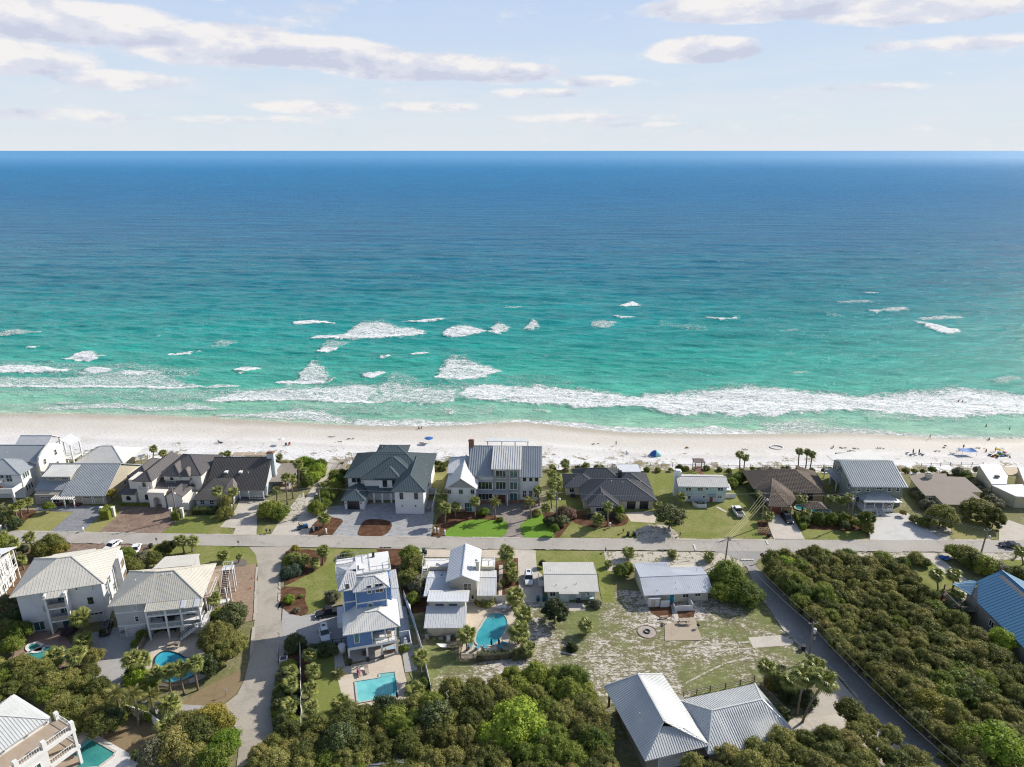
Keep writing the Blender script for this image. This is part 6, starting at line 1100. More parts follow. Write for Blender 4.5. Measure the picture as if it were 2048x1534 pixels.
h.vents([(.6, 4.6, 5.7)])
h = House('blue_roof_house', 'grey house with a bright blue steep metal roof and rear deck at the right edge', 'house', n7(1500, 500), n7(1812, 500))
h.gwall(-2.9, 9.5, -19, 0, 0, 4.8, 8.6, BG, 'y');
h.roof([[(-3.6, -24, 5.0), (4.0, -24, 8.9), (4.0, 1.2, 8.9), (1.3, 1.2, 7.5), (-.6, 1.0, 6.5), (-3.6, -4.0, 5.0)], [(4.0, -24, 8.9), (11.6, -24, 5.0), (11.6, 1.2, 5.0), (4.0, 1.2, 8.9)]], RF_BLUE, .7)
h.roof([[(-3.2, -1.5, 4.9), (-.6, 1.0, 6.4), (-.4, 3.2, 5.2), (-4.6, 2.4, 4.8)]], metal_roof('roof_sky_blue', (.22, .38, .50)), .5, name='canopy_roof')
deck_frame(h, -6.4, -2.95, -3.6, 2.4, 2.6, .25, WOOD); h.rail([(-3.0, -3.6), (-6.4, -3.6), (-6.4, 2.4), (-3.2, 2.4)], 2.6, 1.0, WOOD, .3); h.cols([(-6.2, -3.4), (-6.2, 2.2), (-4.4, 2.3)], 0, 4.8, .2, WOOD_R)
h.win('l', -2.9, -8, 3, 1.2, 1.2)
h = House('white_deck_house', 'white house with wide tan sun decks and white posts in the bottom left corner', 'house', n9(700, 1534), n9(900, 1534))
ang = math.atan2(.42 - (-6.26), 4.03 - .51)
k = House.__new__(House); k.root = h.root; k.o = h.o + Vector((.51, -6.26, 0)); k.a = ang; h.root.location = k.o; h.root.rotation_euler = (0, 0, ang)
k.wall(-4, 7.0, 4.2, 14, 0, 8.0, WHITE); deck_frame(k, -4, 7.9, -.0, 4.19, 7.0, .3, DECK); k.part('beam', MB().box(-4, 8.0, -.2, .0, 6.4, 7.02), WHITE)
k.rail([(-4, .05), (7.8, .05), (7.8, 4.1)], 7.0, .9, WHITE, .35); k.cols([(-.2, .1), (3.6, .1), (7.7, .1), (7.7, 4.0)], 7.0, 8.3, .55); k.cols([(3.6, .1), (7.7, .1)], 0, 6.4, .4)
k.wall(-4, 3.4, -.1, 4.1, 0, 6.39, WHITE); k.win('f', -.1, 2.0, 4.6, 1.0, 1.6, cols=2, rows=2, gm=GLASS_T); deck_frame(k, 3.41, 8.0, .1, 4.1, 3.6, .3, DECK); k.rail([(3.5, .1), (7.9, .1), (7.9, 4.0)], 3.6, .9, WHITE, .35); k.part('beam', MB().box(3.42, 8.1, -.1, .09, 3.0, 3.62), WHITE)
for u in (.2, 3.4, 6.2): k.win('f', 4.2, u, 7.55, .35, .35, cols=1, fm=FRAME_G)
k.hip(-4.6, 6.6, 3.9, 14, 7.95, 3.0, RS, 'x', spacing=.40, ribh=.06); k.hip(-9, -2.2, -2.6, 6, 7.2, 2.4, RS, 'y', spacing=.40, ribh=.06); k.wall(-8.6, -4.01, -2, 5.5, 0, 7.1, WHITE)
deck_frame(k, 3.41, 8.0, .1, 4.1, .3, .3, DECK)
h = House('white_balcony_house', 'white house with open balconies cut by the left edge below the road', 'house', a0(0, 700), a0(75, 700))
k = House.__new__(House); k.root = h.root; k.o = h.o; k.a = R(12); h.root.rotation_euler = (0, 0, R(12))
k.wall(-12, .2, -3, 7.2, 0, 6.8, WHITE); k.gable(-12, 1.2, -3.6, 8.4, 7.3, 1.9, RF_WHITE, 'x'); deck_frame(k, .21, 1.1, -2.9, 7.1, 3.2, .25, WHITE); k.cols([(1.0, 7.0), (1.0, 3.8), (1.0, .6), (1.0, -2.8)], 0, 7.2, .22); k.rail([(1.05, 7.1), (1.05, -2.8)], 3.2, 1.0); k.rail([(1.05, 7.1), (1.05, -2.8)], 5.6, .9)
for u in (-1, 2, 5): k.win('r', .2, u, 4.8, 1.2, 1.8, gm=GLASS); k.win('r', .2, u, 1.6, 1.2, 1.8, gm=GLASS)
h = House('galvanised_roof_shed', 'rusting galvanised roof half hidden under the dark trees at the bottom centre', 'building', (705, 1540), (822, 1532))
h.wall(.3, 7.6, -6, 1.6, 0, 2.6, BG); h.gable(0, 8.2, -8, 2.4, 2.6, 1.2, M('roof_mottled', (.30, .31, .33), .6, .25, 2, metal=.2), 'x')
h = House('small_white_roof_shed', 'small white roofed shed showing at the bottom edge right of the big pale roofs', 'building', (1690, 1560), (1730, 1555))
h.wall(.2, 3.4, -3, 1.0, 0, 2.4, WHITE); h.gable(-.2, 3.8, -3.4, 1.4, 2.4, 1.0, RF_WHITE, 'y')
def leaf_mat(name, stops, scale=1.1, fine=7.0, trans=.36, rough=.6, rnd=.30):
 m, nt, b = newmat(name); tco = nd(nt, 'ShaderNodeTexCoord').outputs['Object']; oi = nd(nt, 'ShaderNodeObjectInfo')
 ad = nd(nt, 'ShaderNodeVectorMath', operation='ADD'); lk(nt, geo(nt), ad.inputs[0])
 n = noise(nt, scale, 4, .6, vec=ad.outputs[0]); n2 = noise(nt, fine, 3, .6)
 f = mth(nt, 'ADD', mth(nt, 'MULTIPLY', n, .62), mth(nt, 'MULTIPLY', n2, .38)); f = mth(nt, 'ADD', f, mth(nt, 'MULTIPLY', mth(nt, 'SUBTRACT', oi.outputs['Random'], .5), rnd))
 c = ramp(nt, f, stops); lk(nt, c, b.inputs['Base Color']); b.inputs['Roughness'].default_value = rough; b.inputs['Specular IOR Level'].default_value = .3
 tr = nd(nt, 'ShaderNodeBsdfTranslucent'); lk(nt, mix(nt, .5, c, (.22, .26, .03)), tr.inputs[0])
 mx = nd(nt, 'ShaderNodeMixShader'); mx.inputs[0].default_value = trans
 out = [x for x in nt.nodes if x.bl_idname == 'ShaderNodeOutputMaterial'][0]
 lk(nt, b.outputs[0], mx.inputs[1]); lk(nt, tr.outputs[0], mx.inputs[2]); lk(nt, mx.outputs[0], out.inputs[0]); MATS[name] = m; return m
L_OAK = leaf_mat('leaf_scrub_oak', [(.34, (.065, .078, .020)), (.45, (.14, .15, .04)), (.55, (.215, .20, .058)), (.68, (.33, .29, .095))])
L_OLV = leaf_mat('leaf_olive', [(.34, (.080, .100, .025)), (.48, (.19, .20, .05)), (.66, (.33, .31, .095))])
L_GRN = leaf_mat('leaf_green', [(.34, (.065, .105, .018)), (.48, (.15, .20, .03)), (.66, (.28, .31, .055))])
L_DRK = leaf_mat('leaf_magnolia', [(.34, (.025, .042, .014)), (.50, (.07, .095, .028)), (.68, (.16, .165, .06))], rough=.55, trans=.12)
L_BRT = leaf_mat('leaf_lime', [(.34, (.10, .18, .02)), (.50, (.24, .35, .035)), (.66, (.38, .47, .06))], trans=.4)
L_YEL = leaf_mat('leaf_yellowing', [(.30, (.10, .12, .02)), (.50, (.22, .20, .03)), (.68, (.38, .30, .06))])
L_GRY = leaf_mat('leaf_grey_bush', [(.30, (.10, .10, .055)), (.50, (.17, .165, .10)), (.70, (.27, .25, .17))], trans=.15)
L_BLU = leaf_mat('leaf_blue_green', [(.30, (.025, .05, .035)), (.50, (.05, .085, .06)), (.70, (.10, .14, .10))])
L_PNK = leaf_mat('leaf_pink_flower', [(.40, (.045, .08, .02)), (.47, (.12, .10, .05)), (.52, (.50, .25, .27)), (.70, (.65, .42, .42))], fine=5, scale=3)
L_PALM = leaf_mat('palm_leaf', [(.30, (.075, .105, .022)), (.46, (.19, .22, .05)), (.64, (.38, .38, .12))], scale=1.5, fine=5, trans=.25, rough=.42, rnd=.2)
L_DATE = leaf_mat('date_palm_leaf', [(.28, (.07, .09, .02)), (.48, (.20, .20, .055)), (.70, (.36, .32, .11))], scale=1.5, fine=5, rough=.45, rnd=.1)
BARK = M('bark', (.20, .165, .13), .9, .25, 3); BARK_P = M('palm_trunk', (.27, .215, .165), .9, .25, 4)
def crown_mesh(name, seed, n_leaf, n_lobe, leaf, low=-.35, flat=.8, lobe=(.30, .46), core=True):
 r = np.random.default_rng(seed); lob = []
 for k in range(n_lobe):
  th = 2.39996 * k + r.uniform(-.4, .4); z = low + (1 - low) * ((k + .5) / n_lobe) ** .9; rr = math.sqrt(max(0, 1 - min(z, .98) ** 2)) * r.uniform(.52, .80)
  lob.append((rr * math.cos(th), rr * math.sin(th), z * flat * r.uniform(.5, .92), r.uniform(*lobe)))
 lob = np.array(lob); w = lob[:, 3] ** 2; pk = r.choice(len(lob), n_leaf, p=w / w.sum()); L = lob[pk]
 d = r.normal(size=(n_leaf, 3)); d[:, 2] = np.abs(d[:, 2]) * .9 - .25 * r.random(n_leaf); d /= np.linalg.norm(d, axis=1)[:, None]
 rad = L[:, 3] * (r.random(n_leaf) ** .25) * r.uniform(.85, 1.22, n_leaf); c = L[:, :3] + d * rad[:, None]
 nrm = d + r.normal(size=(n_leaf, 3)) * .55 + np.array([0, 0, .25]); nrm /= np.linalg.norm(nrm, axis=1)[:, None]
 t = np.cross(nrm, r.normal(size=(n_leaf, 3))); t /= np.linalg.norm(t, axis=1)[:, None]; b = np.cross(nrm, t)
 s = (leaf * r.uniform(.6, 1.35, n_leaf))[:, None]
 q = np.stack([c - t * s, c - b * s * .62, c + t * s, c + b * s * .62], 1).reshape(-1, 3)
 fs = np.arange(n_leaf * 4).reshape(-1, 4)
 V = [tuple(x) for x in q]; F = [tuple(x) for x in fs]
 if core:
  for (x, y, z, rr) in lob:
   i = len(V); rr *= .70
   for a in range(3):
    for k in range(6): ph = (-.5, .35, 1.1)[a]; th = k * math.pi / 3 + a * .5; V.append((x + rr * math.cos(ph) * math.cos(th), y + rr * math.cos(ph) * math.sin(th), z + rr * math.sin(ph)))
   V.append((x, y, z + rr))
   for a in range(2):
    for k in range(6): F.append((i + a * 6 + k, i + a * 6 + (k + 1) % 6, i + a * 6 + 6 + (k + 1) % 6, i + a * 6 + 6 + k))
   for k in range(6): F.append((i + 12 + k, i + 12 + (k + 1) % 6, i + 18))
 me = bpy.data.meshes.new(name); me.from_pydata(V, [], F); me.update(); return me
CROWNS = [crown_mesh('tree_crown', 40 + k, 6500, 34 + k * 4, .043, lobe=(.18, .42)) for k in range(4)]
BUSHES = [crown_mesh('bush_crown', 60 + k, 2600, 12, .062, low=-.2, flat=.95, lobe=(.36, .52)) for k in range(3)]
FINE = [crown_mesh('fine_crown', 80 + k, 8500, 60, .034, lobe=(.13, .28)) for k in range(4)]
BALL = crown_mesh('clipped_crown', 90, 4200, 26, .045, low=-.8, flat=1.15, lobe=(.34, .38))
def mesh_with(me, mat):
 k = me.name + mat.name
 if k not in win_cache: c = me.copy(); c.materials.clear(); c.materials.append(mat); win_cache[k] = c
 return win_cache[k]
def limb_mesh(seed, h, spread):
 r = random.Random(seed); b = MB(); b.tube([(0, 0, -.1), (r.uniform(-.05, .05), 0, h * .3), (r.uniform(-.1, .1), r.uniform(-.1, .1), h * .55)], [.11, .085, .07], 7)
 for k in range(5):
  th = k * 1.26 + r.uniform(-.3, .3); p0 = (0, 0, h * r.uniform(.28, .5)); e = (spread * math.cos(th), spread * math.sin(th), h * r.uniform(.75, .98))
  mid = tuple((p0[i] + e[i]) / 2 + r.uniform(-.06, .06) for i in range(3)); b.tube([p0, mid, e], [.06, .045, .02], 5)
 return b.mesh('tree_limbs', BARK)
LIMBS = [limb_mesh(k, 1.0, .5) for k in range(3)]
tseed = [0]
def tree(px, py, r, h, mat, label, cat='tree', name='broadleaf_tree', group=None, crowns=None, sy=1.0, at=None):
 tseed[0] += 1; rr = random.Random(tseed[0]); zc = h - r * .62
 p = at if at is not None else P(px, py, max(.4, zc)); cm = (crowns or CROWNS)[tseed[0] % len(crowns or CROWNS)]
 o = empty(name, (p[0], p[1], 0), rr.uniform(0, 6.28), label, cat, group)
 link('crown', mesh_with(cm, mat), o, (0, 0, max(.2 * r, zc)), scale=(r, r * sy, r * rr.uniform(.75, 1.2)))
 link('trunk', LIMBS[tseed[0] % 3], o, (0, 0, 0), scale=(h * .35 if h > 2 else .3, h * .35 if h > 2 else .3, max(h * .8, .5)))
 return o
def bush(px, py, r, mat, label, name='shrub', cat='shrub', group=None, h=None, crowns=None):
 tseed[0] += 1; rr = random.Random(tseed[0] * 3); h = h or r * 1.25
 p = P(px, py, h * .45); o = empty(name, (p.x, p.y, 0), rr.uniform(0, 6.28), label, cat, group)
 cm = (crowns or BUSHES)[tseed[0] % len(crowns or BUSHES)]
 link('foliage', mesh_with(cm, mat), o, (0, 0, h * .30), scale=(r, r, h * .74)); link('stem', LIMBS[tseed[0] % 3], o, (0, 0, 0), scale=(r * .6, r * .6, h * .55)); return o
def hedge(pts, w, h, mat, label, closed=False, n=None):
 q = [P(x, y, 0) for x, y in pts]; o = empty('hedge', q[0], 0, label, 'hedge'); r = np.random.default_rng(len(label)); V = []; F = []
 def add(c, nrm):
  t = np.cross(nrm, r.normal(size=3)); t /= np.linalg.norm(t); b = np.cross(nrm, t); s = r.uniform(.08, .19); i = len(V)
  for k in (c - t * s, c - b * s * .7, c + t * s, c + b * s * .7): V.append(tuple(k))
  F.append((i, i + 1, i + 2, i + 3))
 for a, c in zip(q, q[1:]):
  A = np.array(a - q[0]); D = np.array(c - q[0]) - A; L = np.linalg.norm(D); u = D / L; s = np.array([-u[1], u[0], 0]); i = len(V)
  for (e, sg) in ((0, -1), (L, -1), (L, 1), (0, 1)):
   for z in (0, h - .18): V.append(tuple(A + u * e + s * sg * (w / 2 - .15) + np.array([0, 0, z])))
  F += [(i, i + 2, i + 3, i + 1), (i + 2, i + 4, i + 5, i + 3), (i + 4, i + 6, i + 7, i + 5), (i + 6, i, i + 1, i + 7), (i + 1, i + 3, i + 5, i + 7)]
  for k in range(int(L * (w + 2 * h) * 34)):
   t = r.uniform(-.1, L + .1); side = r.random() * (w + 2 * h); wob = r.normal() * .07 + .12 * math.sin(t * 2.1)
   if side < w: c_ = A + u * t + s * (side - w / 2) + np.array([0, 0, h + wob]); nr = np.array([0, 0, 1.])
   elif side < w + h: c_ = A + u * t + s * (w / 2 + wob * .6) + np.array([0, 0, side - w]); nr = s
   else: c_ = A + u * t - s * (w / 2 + wob * .6) + np.array([0, 0, side - w - h]); nr = -s
   nr = nr + r.normal(size=3) * .5; add(c_, nr / np.linalg.norm(nr))
 me = bpy.data.meshes.new('hedge_foliage'); me.from_pydata(V, [], F); me.materials.append(mat); me.update(); link('foliage', me, o); return o
def fan_frond(seed):
 r = random.Random(seed); b = MB(); pl = r.uniform(.75, .95)
 b.bar((0, 0, 0), (pl, 0, .10), .05, .03); n = 15; R0 = 1.02; c = Vector((pl, 0, .10))
 for k in range(n):
  a = lerp(-2.05, 2.05, k / (n - 1)); L = R0 * (1 - .26 * abs(a) / 2.05) * r.uniform(.9, 1.05); d = Vector((math.cos(a), math.sin(a), 0)); s = Vector((-d.y, d.x, 0)) * .085
  m_ = c + d * L * .55 + Vector((0, 0, -.05 - .03 * abs(a))); e = c + d * L + Vector((0, 0, -.38 - .10 * abs(a)))
  b.face([c, m_ - s + Vector((0, 0, .02)), m_ + s * .1 + Vector((0, 0, -.05)), m_ + s + Vector((0, 0, .02))]); b.face([m_ - s + Vector((0, 0, .02)), e, m_ + s + Vector((0, 0, .02))])
 return b.mesh('fan_frond', L_PALM)
def feather_frond(seed, mat):
 r = random.Random(seed); b = MB(); n = 13; pts = [Vector((t * 2.1, 0, .42 * math.sin(t * 2.2) - .75 * t ** 2.4)) for t in [k / n for k in range(n + 1)]]
 for a, c in zip(pts, pts[1:]): b.bar(a, c, .05, .03)
 for k, p in enumerate(pts[2:], 2):
  L = .62 * math.sin(math.pi * (k / (n + 1)) ** .7) + .14
  for s in (-1, 1):
   e = p + Vector((.30, s * L, -.22 - .1 * r.random())); b.face([p + Vector((-.05, 0, 0)), p + Vector((.08, 0, 0)), e])
   q = p + Vector((.08, 0, 0)); e = q + Vector((.34, s * L * .95, -.12 - .2 * r.random())); b.face([q, q + Vector((.10, 0, 0)), e])
 return b.mesh('feather_frond', mat)
FAN = [fan_frond(k) for k in range(3)]; FEA = [feather_frond(k, L_DATE) for k in range(3)]
def palm_trunk(seed, bushy):
 r = random.Random(seed); b = MB(); n = 9; bx, by = r.uniform(-.04, .04), r.uniform(-.04, .04)
 b.tube([(bx * math.sin(t * 3), by * math.sin(t * 2.4), t) for t in [k / n for k in range(n + 1)]], [.21, .17, .155, .16, .15, .155, .15, .16, .17, .21], 9)
 return b
PT = {}
def palm(bx, by, cx, cy, label, rad=1.0, kind='fan', group=None, h=None, n=30, name='cabbage_palm'):
 tseed[0] += 1; r = random.Random(tseed[0] * 7 + 1)
 if h is None: base = P(bx, by, 0); h = max(1.2, HG(bx, by, cy)); top = Vector((P(cx, cy, h).x, base.y, h))
 else: q = P(cx, cy, h); base = Vector((q.x + r.uniform(-.3, .3), q.y, 0)); top = q
 o = empty(name, base, 0, label, 'palm tree', group); rel = top - base
 b = MB(); n_ = 9; w = .20 if kind == 'fan' else .22
 ph = r.uniform(0, 6)
 b.tube([(rel.x * (k / n_) ** 1.3 + .05 * math.sin(k * .8 + ph), rel.y * (k / n_) + .05 * math.cos(k * .7 + ph), rel.z * k / n_ - (.05 if k == 0 else 0)) for k in range(n_ + 1)], [w * 1.25, w, w * .9, w * .9, w * .87, w * .87, w * .9, w * .95, w * 1.15, w * 1.35], 8)
 b.build('trunk', BARK_P, o)
 fr = FAN if kind == 'fan' else FEA
 for k in range(n):
  u = (k + .5) / n; el = lerp(1.35, -.85, u ** .85) + r.uniform(-.12, .12); az_ = 2.39996 * k + r.uniform(-.2, .2); s = rad * r.uniform(.88, 1.1) * (.82 if u < .15 else 1.0)
  f = link('frond', fr[k % 3], o, rel + Vector((0, 0, -.12)), (r.uniform(-.25, .25), -el, az_), scale=s)
 return o
def pl_(lst, pre, **kw):
 for bx, by, cx, cy, rad, txt in lst: palm(bx, by, cx, cy, pre + ' ' + txt, rad, **kw)
pl_([(38, 1042, 27, 1015, .85, 'leaning at the left corner of the beige dormer cottage lawn'), (43, 1036, 40, 1007, .85, 'in the middle of the clump left of the beige dormer cottage'), (57, 1026, 55, 1003, .85, 'nearest the beige dormer cottage in the left clump'),
  (186, 918, 187, 903, .7, 'behind the pale hip roofed house by the sand'), (307, 924, 307, 897, .85, 'left one of two behind the villa by the sand'), (327, 925, 325, 905, .8, 'right one of two behind the villa by the sand'),
  (447, 1026, 434, 981, .95, 'over the garage of the brown roofed house'), (467, 1022, 466, 983, .9, 'beside the concrete drive of the brown roofed house'), (440, 925, 443, 910, .75, 'left of two behind the brown roofed house'), (456, 925, 455, 907, .8, 'right of two behind the brown roofed house'),
  (575, 1009, 571, 953, .9, 'in front of the others right of the brown roofed house'), (586, 997, 584, 956, .8, 'middle of the group right of the brown roofed house'), (599, 978, 596, 927, .95, 'tallest of the group right of the brown roofed house'), (604, 965, 605, 941, .75, 'farthest back of the group right of the brown roofed house'), (554, 1006, 553, 979, .75, 'nearest the porch of the brown roofed house'),
  (559, 922, 559, 913, .7, 'low on the dune right of the chimney'), (647, 1054, 648, 1035, 1.05, 'in the mulch island beside the beach access'), (648, 985, 646, 971, .85, 'among the bushes beside the beach access'),
  (884, 1024, 883, 992, 1.1, 'dark and dense left of the grey gabled house'), (891, 1049, 890, 1014, 1.0, 'in front of the dark one left of the grey gabled house'), (911, 1034, 912, 1012, .85, 'against the front wall of the grey gabled house'), (951, 1035, 950, 1001, .95, 'at the inner corner of the bright lawn'),
  (1078, 1012, 1076, 979, .85, 'at the right front corner of the grey gabled house'), (1103, 1016, 1102, 987, .95, 'between the grey gabled house and the street lamp pole'), (1093, 1046, 1092, 1014, .85, 'at the edge of the small bright lawn'), (1105, 985, 1104, 948, .95, 'foremost in the row between grey house and charcoal bungalow'), (1112, 970, 1112, 952, .9, 'farthest in the row between grey house and charcoal bungalow'), (1100, 1000, 1103, 965, .95, 'middle in the row between grey house and charcoal bungalow'), (1115, 990, 1117, 970, .85, 'right side in the row between grey house and charcoal bungalow'),
  (1130, 940, 1130, 926, 1.0, 'on the dune behind the charcoal bungalow'), (1172, 938, 1172, 931, .75, 'small on the dune behind the charcoal bungalow'), (1104, 940, 1104, 933, .65, 'tiny on the dune behind the palm row'), (1203, 942, 1204, 935, .6, 'tiny on the dune by the flat roofed wing'),
  (1215, 1052, 1216, 1012, .85, 'in front of the stub wing of the charcoal bungalow'), (1196, 1052, 1196, 1037, 1.1, 'low and wide before the dark fence of the charcoal bungalow'), (1317, 1022, 1316, 1010, .8, 'at the right end of the black garage doors'),
  (1362, 1012, 1362, 993, .95, 'against the front of the aqua cottage'), (1479, 946, 1480, 908, .85, 'taller of two on the dune behind the tile roof villa'), (1487, 942, 1491, 914, .75, 'shorter of two on the dune behind the tile roof villa'), (1595, 940, 1599, 902, .8, 'left of three on the dune behind the tile roof villa'), (1611, 938, 1615, 903, .75, 'middle of three on the dune behind the tile roof villa'), (1619, 943, 1625, 908, .8, 'right of three on the dune behind the tile roof villa'),
  (1603, 1029, 1604, 997, .9, 'left of the pool gazebo'), (1658, 1018, 1659, 997, .85, 'behind the pool gazebo'), (1680, 1026, 1682, 1000, .9, 'right of the pool gazebo'), (1694, 1030, 1698, 994, .85, 'nearest the sage green house beside the gazebo'), (1522, 1010, 1522, 990, .8, 'over the left wall of the tile roof villa'), (1534, 1046, 1536, 1032, .95, 'low by the utility pole and crate stand'), (1614, 1040, 1614, 1026, .85, 'low between the gazebo and the round hedge balls'),
  (70, 1114, 58, 1073, .9, 'leaning beside the pole at the left edge of the road'), (37, 1128, 25, 1086, .95, 'second from the left below the road'), (12, 1100, 4, 1072, .95, 'at the left picture edge beside the road'), (18, 1150, 12, 1110, .9, 'in the red leaf litter at the left edge'), (48, 1140, 42, 1118, .8, 'short in the red leaf litter'),
  (369, 1106, 360, 1080, 1.0, 'left of two on the corner lawn by the road'), (385, 1104, 385, 1081, .95, 'right of two on the corner lawn by the road'), (447, 1123, 446, 1109, .85, 'by the outside stairs of the grey porch house'), (478, 1126, 478, 1112, .5, 'small in the grey mulch circle'), (426, 1236, 427, 1196, .95, 'against the deck corner of the grey porch house'),
  (646, 1129, 646, 1100, .95, 'tallest in the mulch bed before the blue house'), (629, 1139, 629, 1124, .85, 'right of the cluster before the blue house'), (609, 1134, 608, 1117, .85, 'middle of the cluster before the blue house'), (592, 1130, 590, 1114, .85, 'left of the cluster before the blue house')], 'fan palm')
pl_([(165, 1268, 160, 1233, 1.25, 'with a broad crown in front of the white three storey house'), (171, 1300, 167, 1281, 1.15, 'beside the gravel drive below the dark car'), (110, 1330, 108, 1313, 1.25, 'covering the end of the round spa pool'), (152, 1334, 151, 1309, 1.2, 'between the spa pool and the gravel drive'),
  (274, 1369, 264, 1317, 1.15, 'left of the pair at the blue pool corner'), (286, 1361, 284, 1318, 1.0, 'right of the pair at the blue pool corner'), (318, 1386, 309, 1346, .9, 'first of the row along the picket fence by the blue pool'), (343, 1389, 335, 1342, .95, 'second of the row along the picket fence by the blue pool'), (368, 1388, 359, 1337, .95, 'third of the row along the picket fence by the blue pool'), (396, 1381, 388, 1326, 1.0, 'last of the row along the picket fence by the blue pool'),
  (340, 1432, 339, 1408, 1.25, 'low and full beside the curved gravel drive'), (334, 1476, 333, 1452, 1.2, 'low beside the yellowing trees at the bottom left'),
  (620, 1334, 619, 1308, .85, 'over the white lane fence nearest the driveway'), (626, 1362, 625, 1340, .9, 'second along the white lane fence'), (583, 1366, 582, 1341, .8, 'on the lane side of the white fence, upper'), (582, 1396, 580, 1367, .9, 'on the lane side of the white fence, middle'), (621, 1396, 620, 1376, .85, 'inside the white fence beside the turf lawn'), (580, 1434, 577, 1412, .9, 'on the lane side of the white fence, lowest'), (622, 1434, 622, 1414, .85, 'lowest inside the white lane fence'),
  (843, 1354, 840, 1314, 1.0, 'beside the long white fence right of the rectangular pool'), (834, 1408, 831, 1384, 1.15, 'at the lower right corner of the rectangular pool deck'), (681, 1424, 681, 1407, 1.05, 'at the lower left corner of the rectangular pool deck'),
  (1013, 1135, 1013, 1105, 1.25, 'with a big dark crown by the road right of the white gabled roof'), (1021, 1150, 1021, 1134, 1.0, 'under the big dark one right of the white gabled roof'), (1026, 1165, 1026, 1150, .9, 'in the mulch strip beside the concrete drive'), (1032, 1212, 1031, 1190, 1.3, 'above the kidney pool beside the white car'), (1046, 1252, 1045, 1228, 1.25, 'right of the kidney pool, upper'), (1038, 1288, 1037, 1263, 1.35, 'right of the kidney pool, lower'), (1052, 1312, 1056, 1296, 1.0, 'outside the picket fence corner at the kidney pool'), (934, 1302, 933, 1268, 1.15, 'left of the kidney pool by the rear cottage'),
  (1172, 1270, 1172, 1251, 1.0, 'alone in the middle of the sandy lot'), (1528, 1374, 1533, 1332, 1.05, 'slender, behind the big pale roofs'), (1594, 1430, 1608, 1352, 1.35, 'tallest in the clump by the side road'), (1612, 1385, 1632, 1333, 1.3, 'leaning right in the clump by the side road'), (1604, 1445, 1650, 1360, 1.25, 'strongly leaning over the side road shoulder'), (1584, 1400, 1581, 1362, 1.1, 'shortest in the clump by the side road'),
  (1257, 1118, 1257, 1104, .95, 'bushy in the white sand strip by the road, left'), (1345, 1116, 1345, 1108, .75, 'low in the white sand strip by the road, middle'), (1418, 1122, 1418, 1112, .85, 'in the white sand strip near the junction'), (1217, 1135, 1217, 1126, .6, 'small at the lawn corner by the low mailbox'),
  (1875, 1198, 1873, 1149, 1.0, 'left of two on the lawn beside the blue roof house'), (1906, 1177, 1907, 1148, 1.05, 'right of two on the lawn beside the blue roof house'), (1914, 1214, 1914, 1194, 1.1, 'low by the rear deck of the blue roof house'), (2046, 1130, 2041, 1102, .9, 'at the right picture edge below the road')], 'sabal palm')
pl_([(362, 1010, 357, 989, .8, 'before the arched entry of the villa'), (990, 1038, 990, 1002, .8, 'on the mulch tongue of the bright lawn'), (1061, 1038, 1060, 1002, .85, 'between the brick drive and the small bright lawn'), (1054, 1018, 1055, 1000, .7, 'near the entry of the grey gabled house'),
  (242, 1444, 232, 1385, .8, 'left of three before the white garden wall'), (279, 1451, 267, 1388, .85, 'middle of three before the white garden wall'), (311, 1442, 302, 1393, .85, 'right of three before the white garden wall')], 'feather palm', kind='feather', n=18, name='feather_palm')
for i, (cx, cy, r_) in enumerate([(962, 1204, .75), (975, 1207, .7), (983, 1200, .7), (955, 1198, .6)]): palm(0, 0, cx, cy, 'low spiky palm in the planting bed above the kidney pool', r_, h=.8, n=16, name='low_palm', group='low palms in the bed above the kidney pool')
palm(0, 0, 678, 1346, 'small cycad in the bark ring at the path end by the turf lawn', .6, h=.7, n=16, kind='feather', name='cycad')
T = tree
T(1340, 1034, 4.6, 6.2, L_DRK, 'large dark magnolia on the lawn beside the road between bungalow and aqua cottage', crowns=FINE, name='magnolia_tree')
T(1110, 1224, 3.3, 4.6, L_DRK, 'round dark tree below the pale aqua bungalow', crowns=FINE)
T(1455, 1158, 4.4, 5.2, L_GRN, 'dense green tree right of the white ribbed roof cottage, upper part'); T(1488, 1188, 4.0, 4.4, L_GRN, 'dense green tree right of the white ribbed roof cottage, lower part'); T(1440, 1186, 2.8, 3.6, L_GRN, 'small green tree against the white ribbed roof cottage wall')
T(1243, 1143, 2.1, 2.6, L_GRN, 'rounded green bush between the two ribbed roof cottages, larger', 'shrub', 'shrub'); T(1256, 1136, 1.6, 2.4, L_GRN, 'rounded green bush between the two ribbed roof cottages, smaller', 'shrub', 'shrub')
T(1882, 1036, 4.4, 5.0, L_OLV, 'broad olive green tree on the shell driveway edge by the yellow bungalow', crowns=FINE); T(1960, 1025, 5.2, 5.6, L_OAK, 'wide sparse tree covering the corner of the yellow bungalow', crowns=FINE); T(1988, 1040, 3.4, 4.2, L_OAK, 'smaller sparse tree right of the yellow bungalow', crowns=FINE)
T(1733, 1037, 2.6, 5.2, L_GRN, 'narrow green tree in front of the sage green house porch', crowns=FINE, sy=.8); T(1733, 1056, 2.0, 2.4, L_OLV, 'low green bush beside the bins at the shell driveway', 'shrub', 'shrub'); T(1806, 1026, 1.0, 1.6, L_YEL, 'small yellowish bush at the sage house steps', 'shrub', 'shrub')
T(540, 1022, 3.3, 3.6, L_GRN, 'big rounded bush between concrete drive and beach access, left half', 'shrub', 'shrub'); T(558, 1027, 2.9, 3.0, L_GRN, 'big rounded bush between concrete drive and beach access, right half', 'shrub', 'shrub')
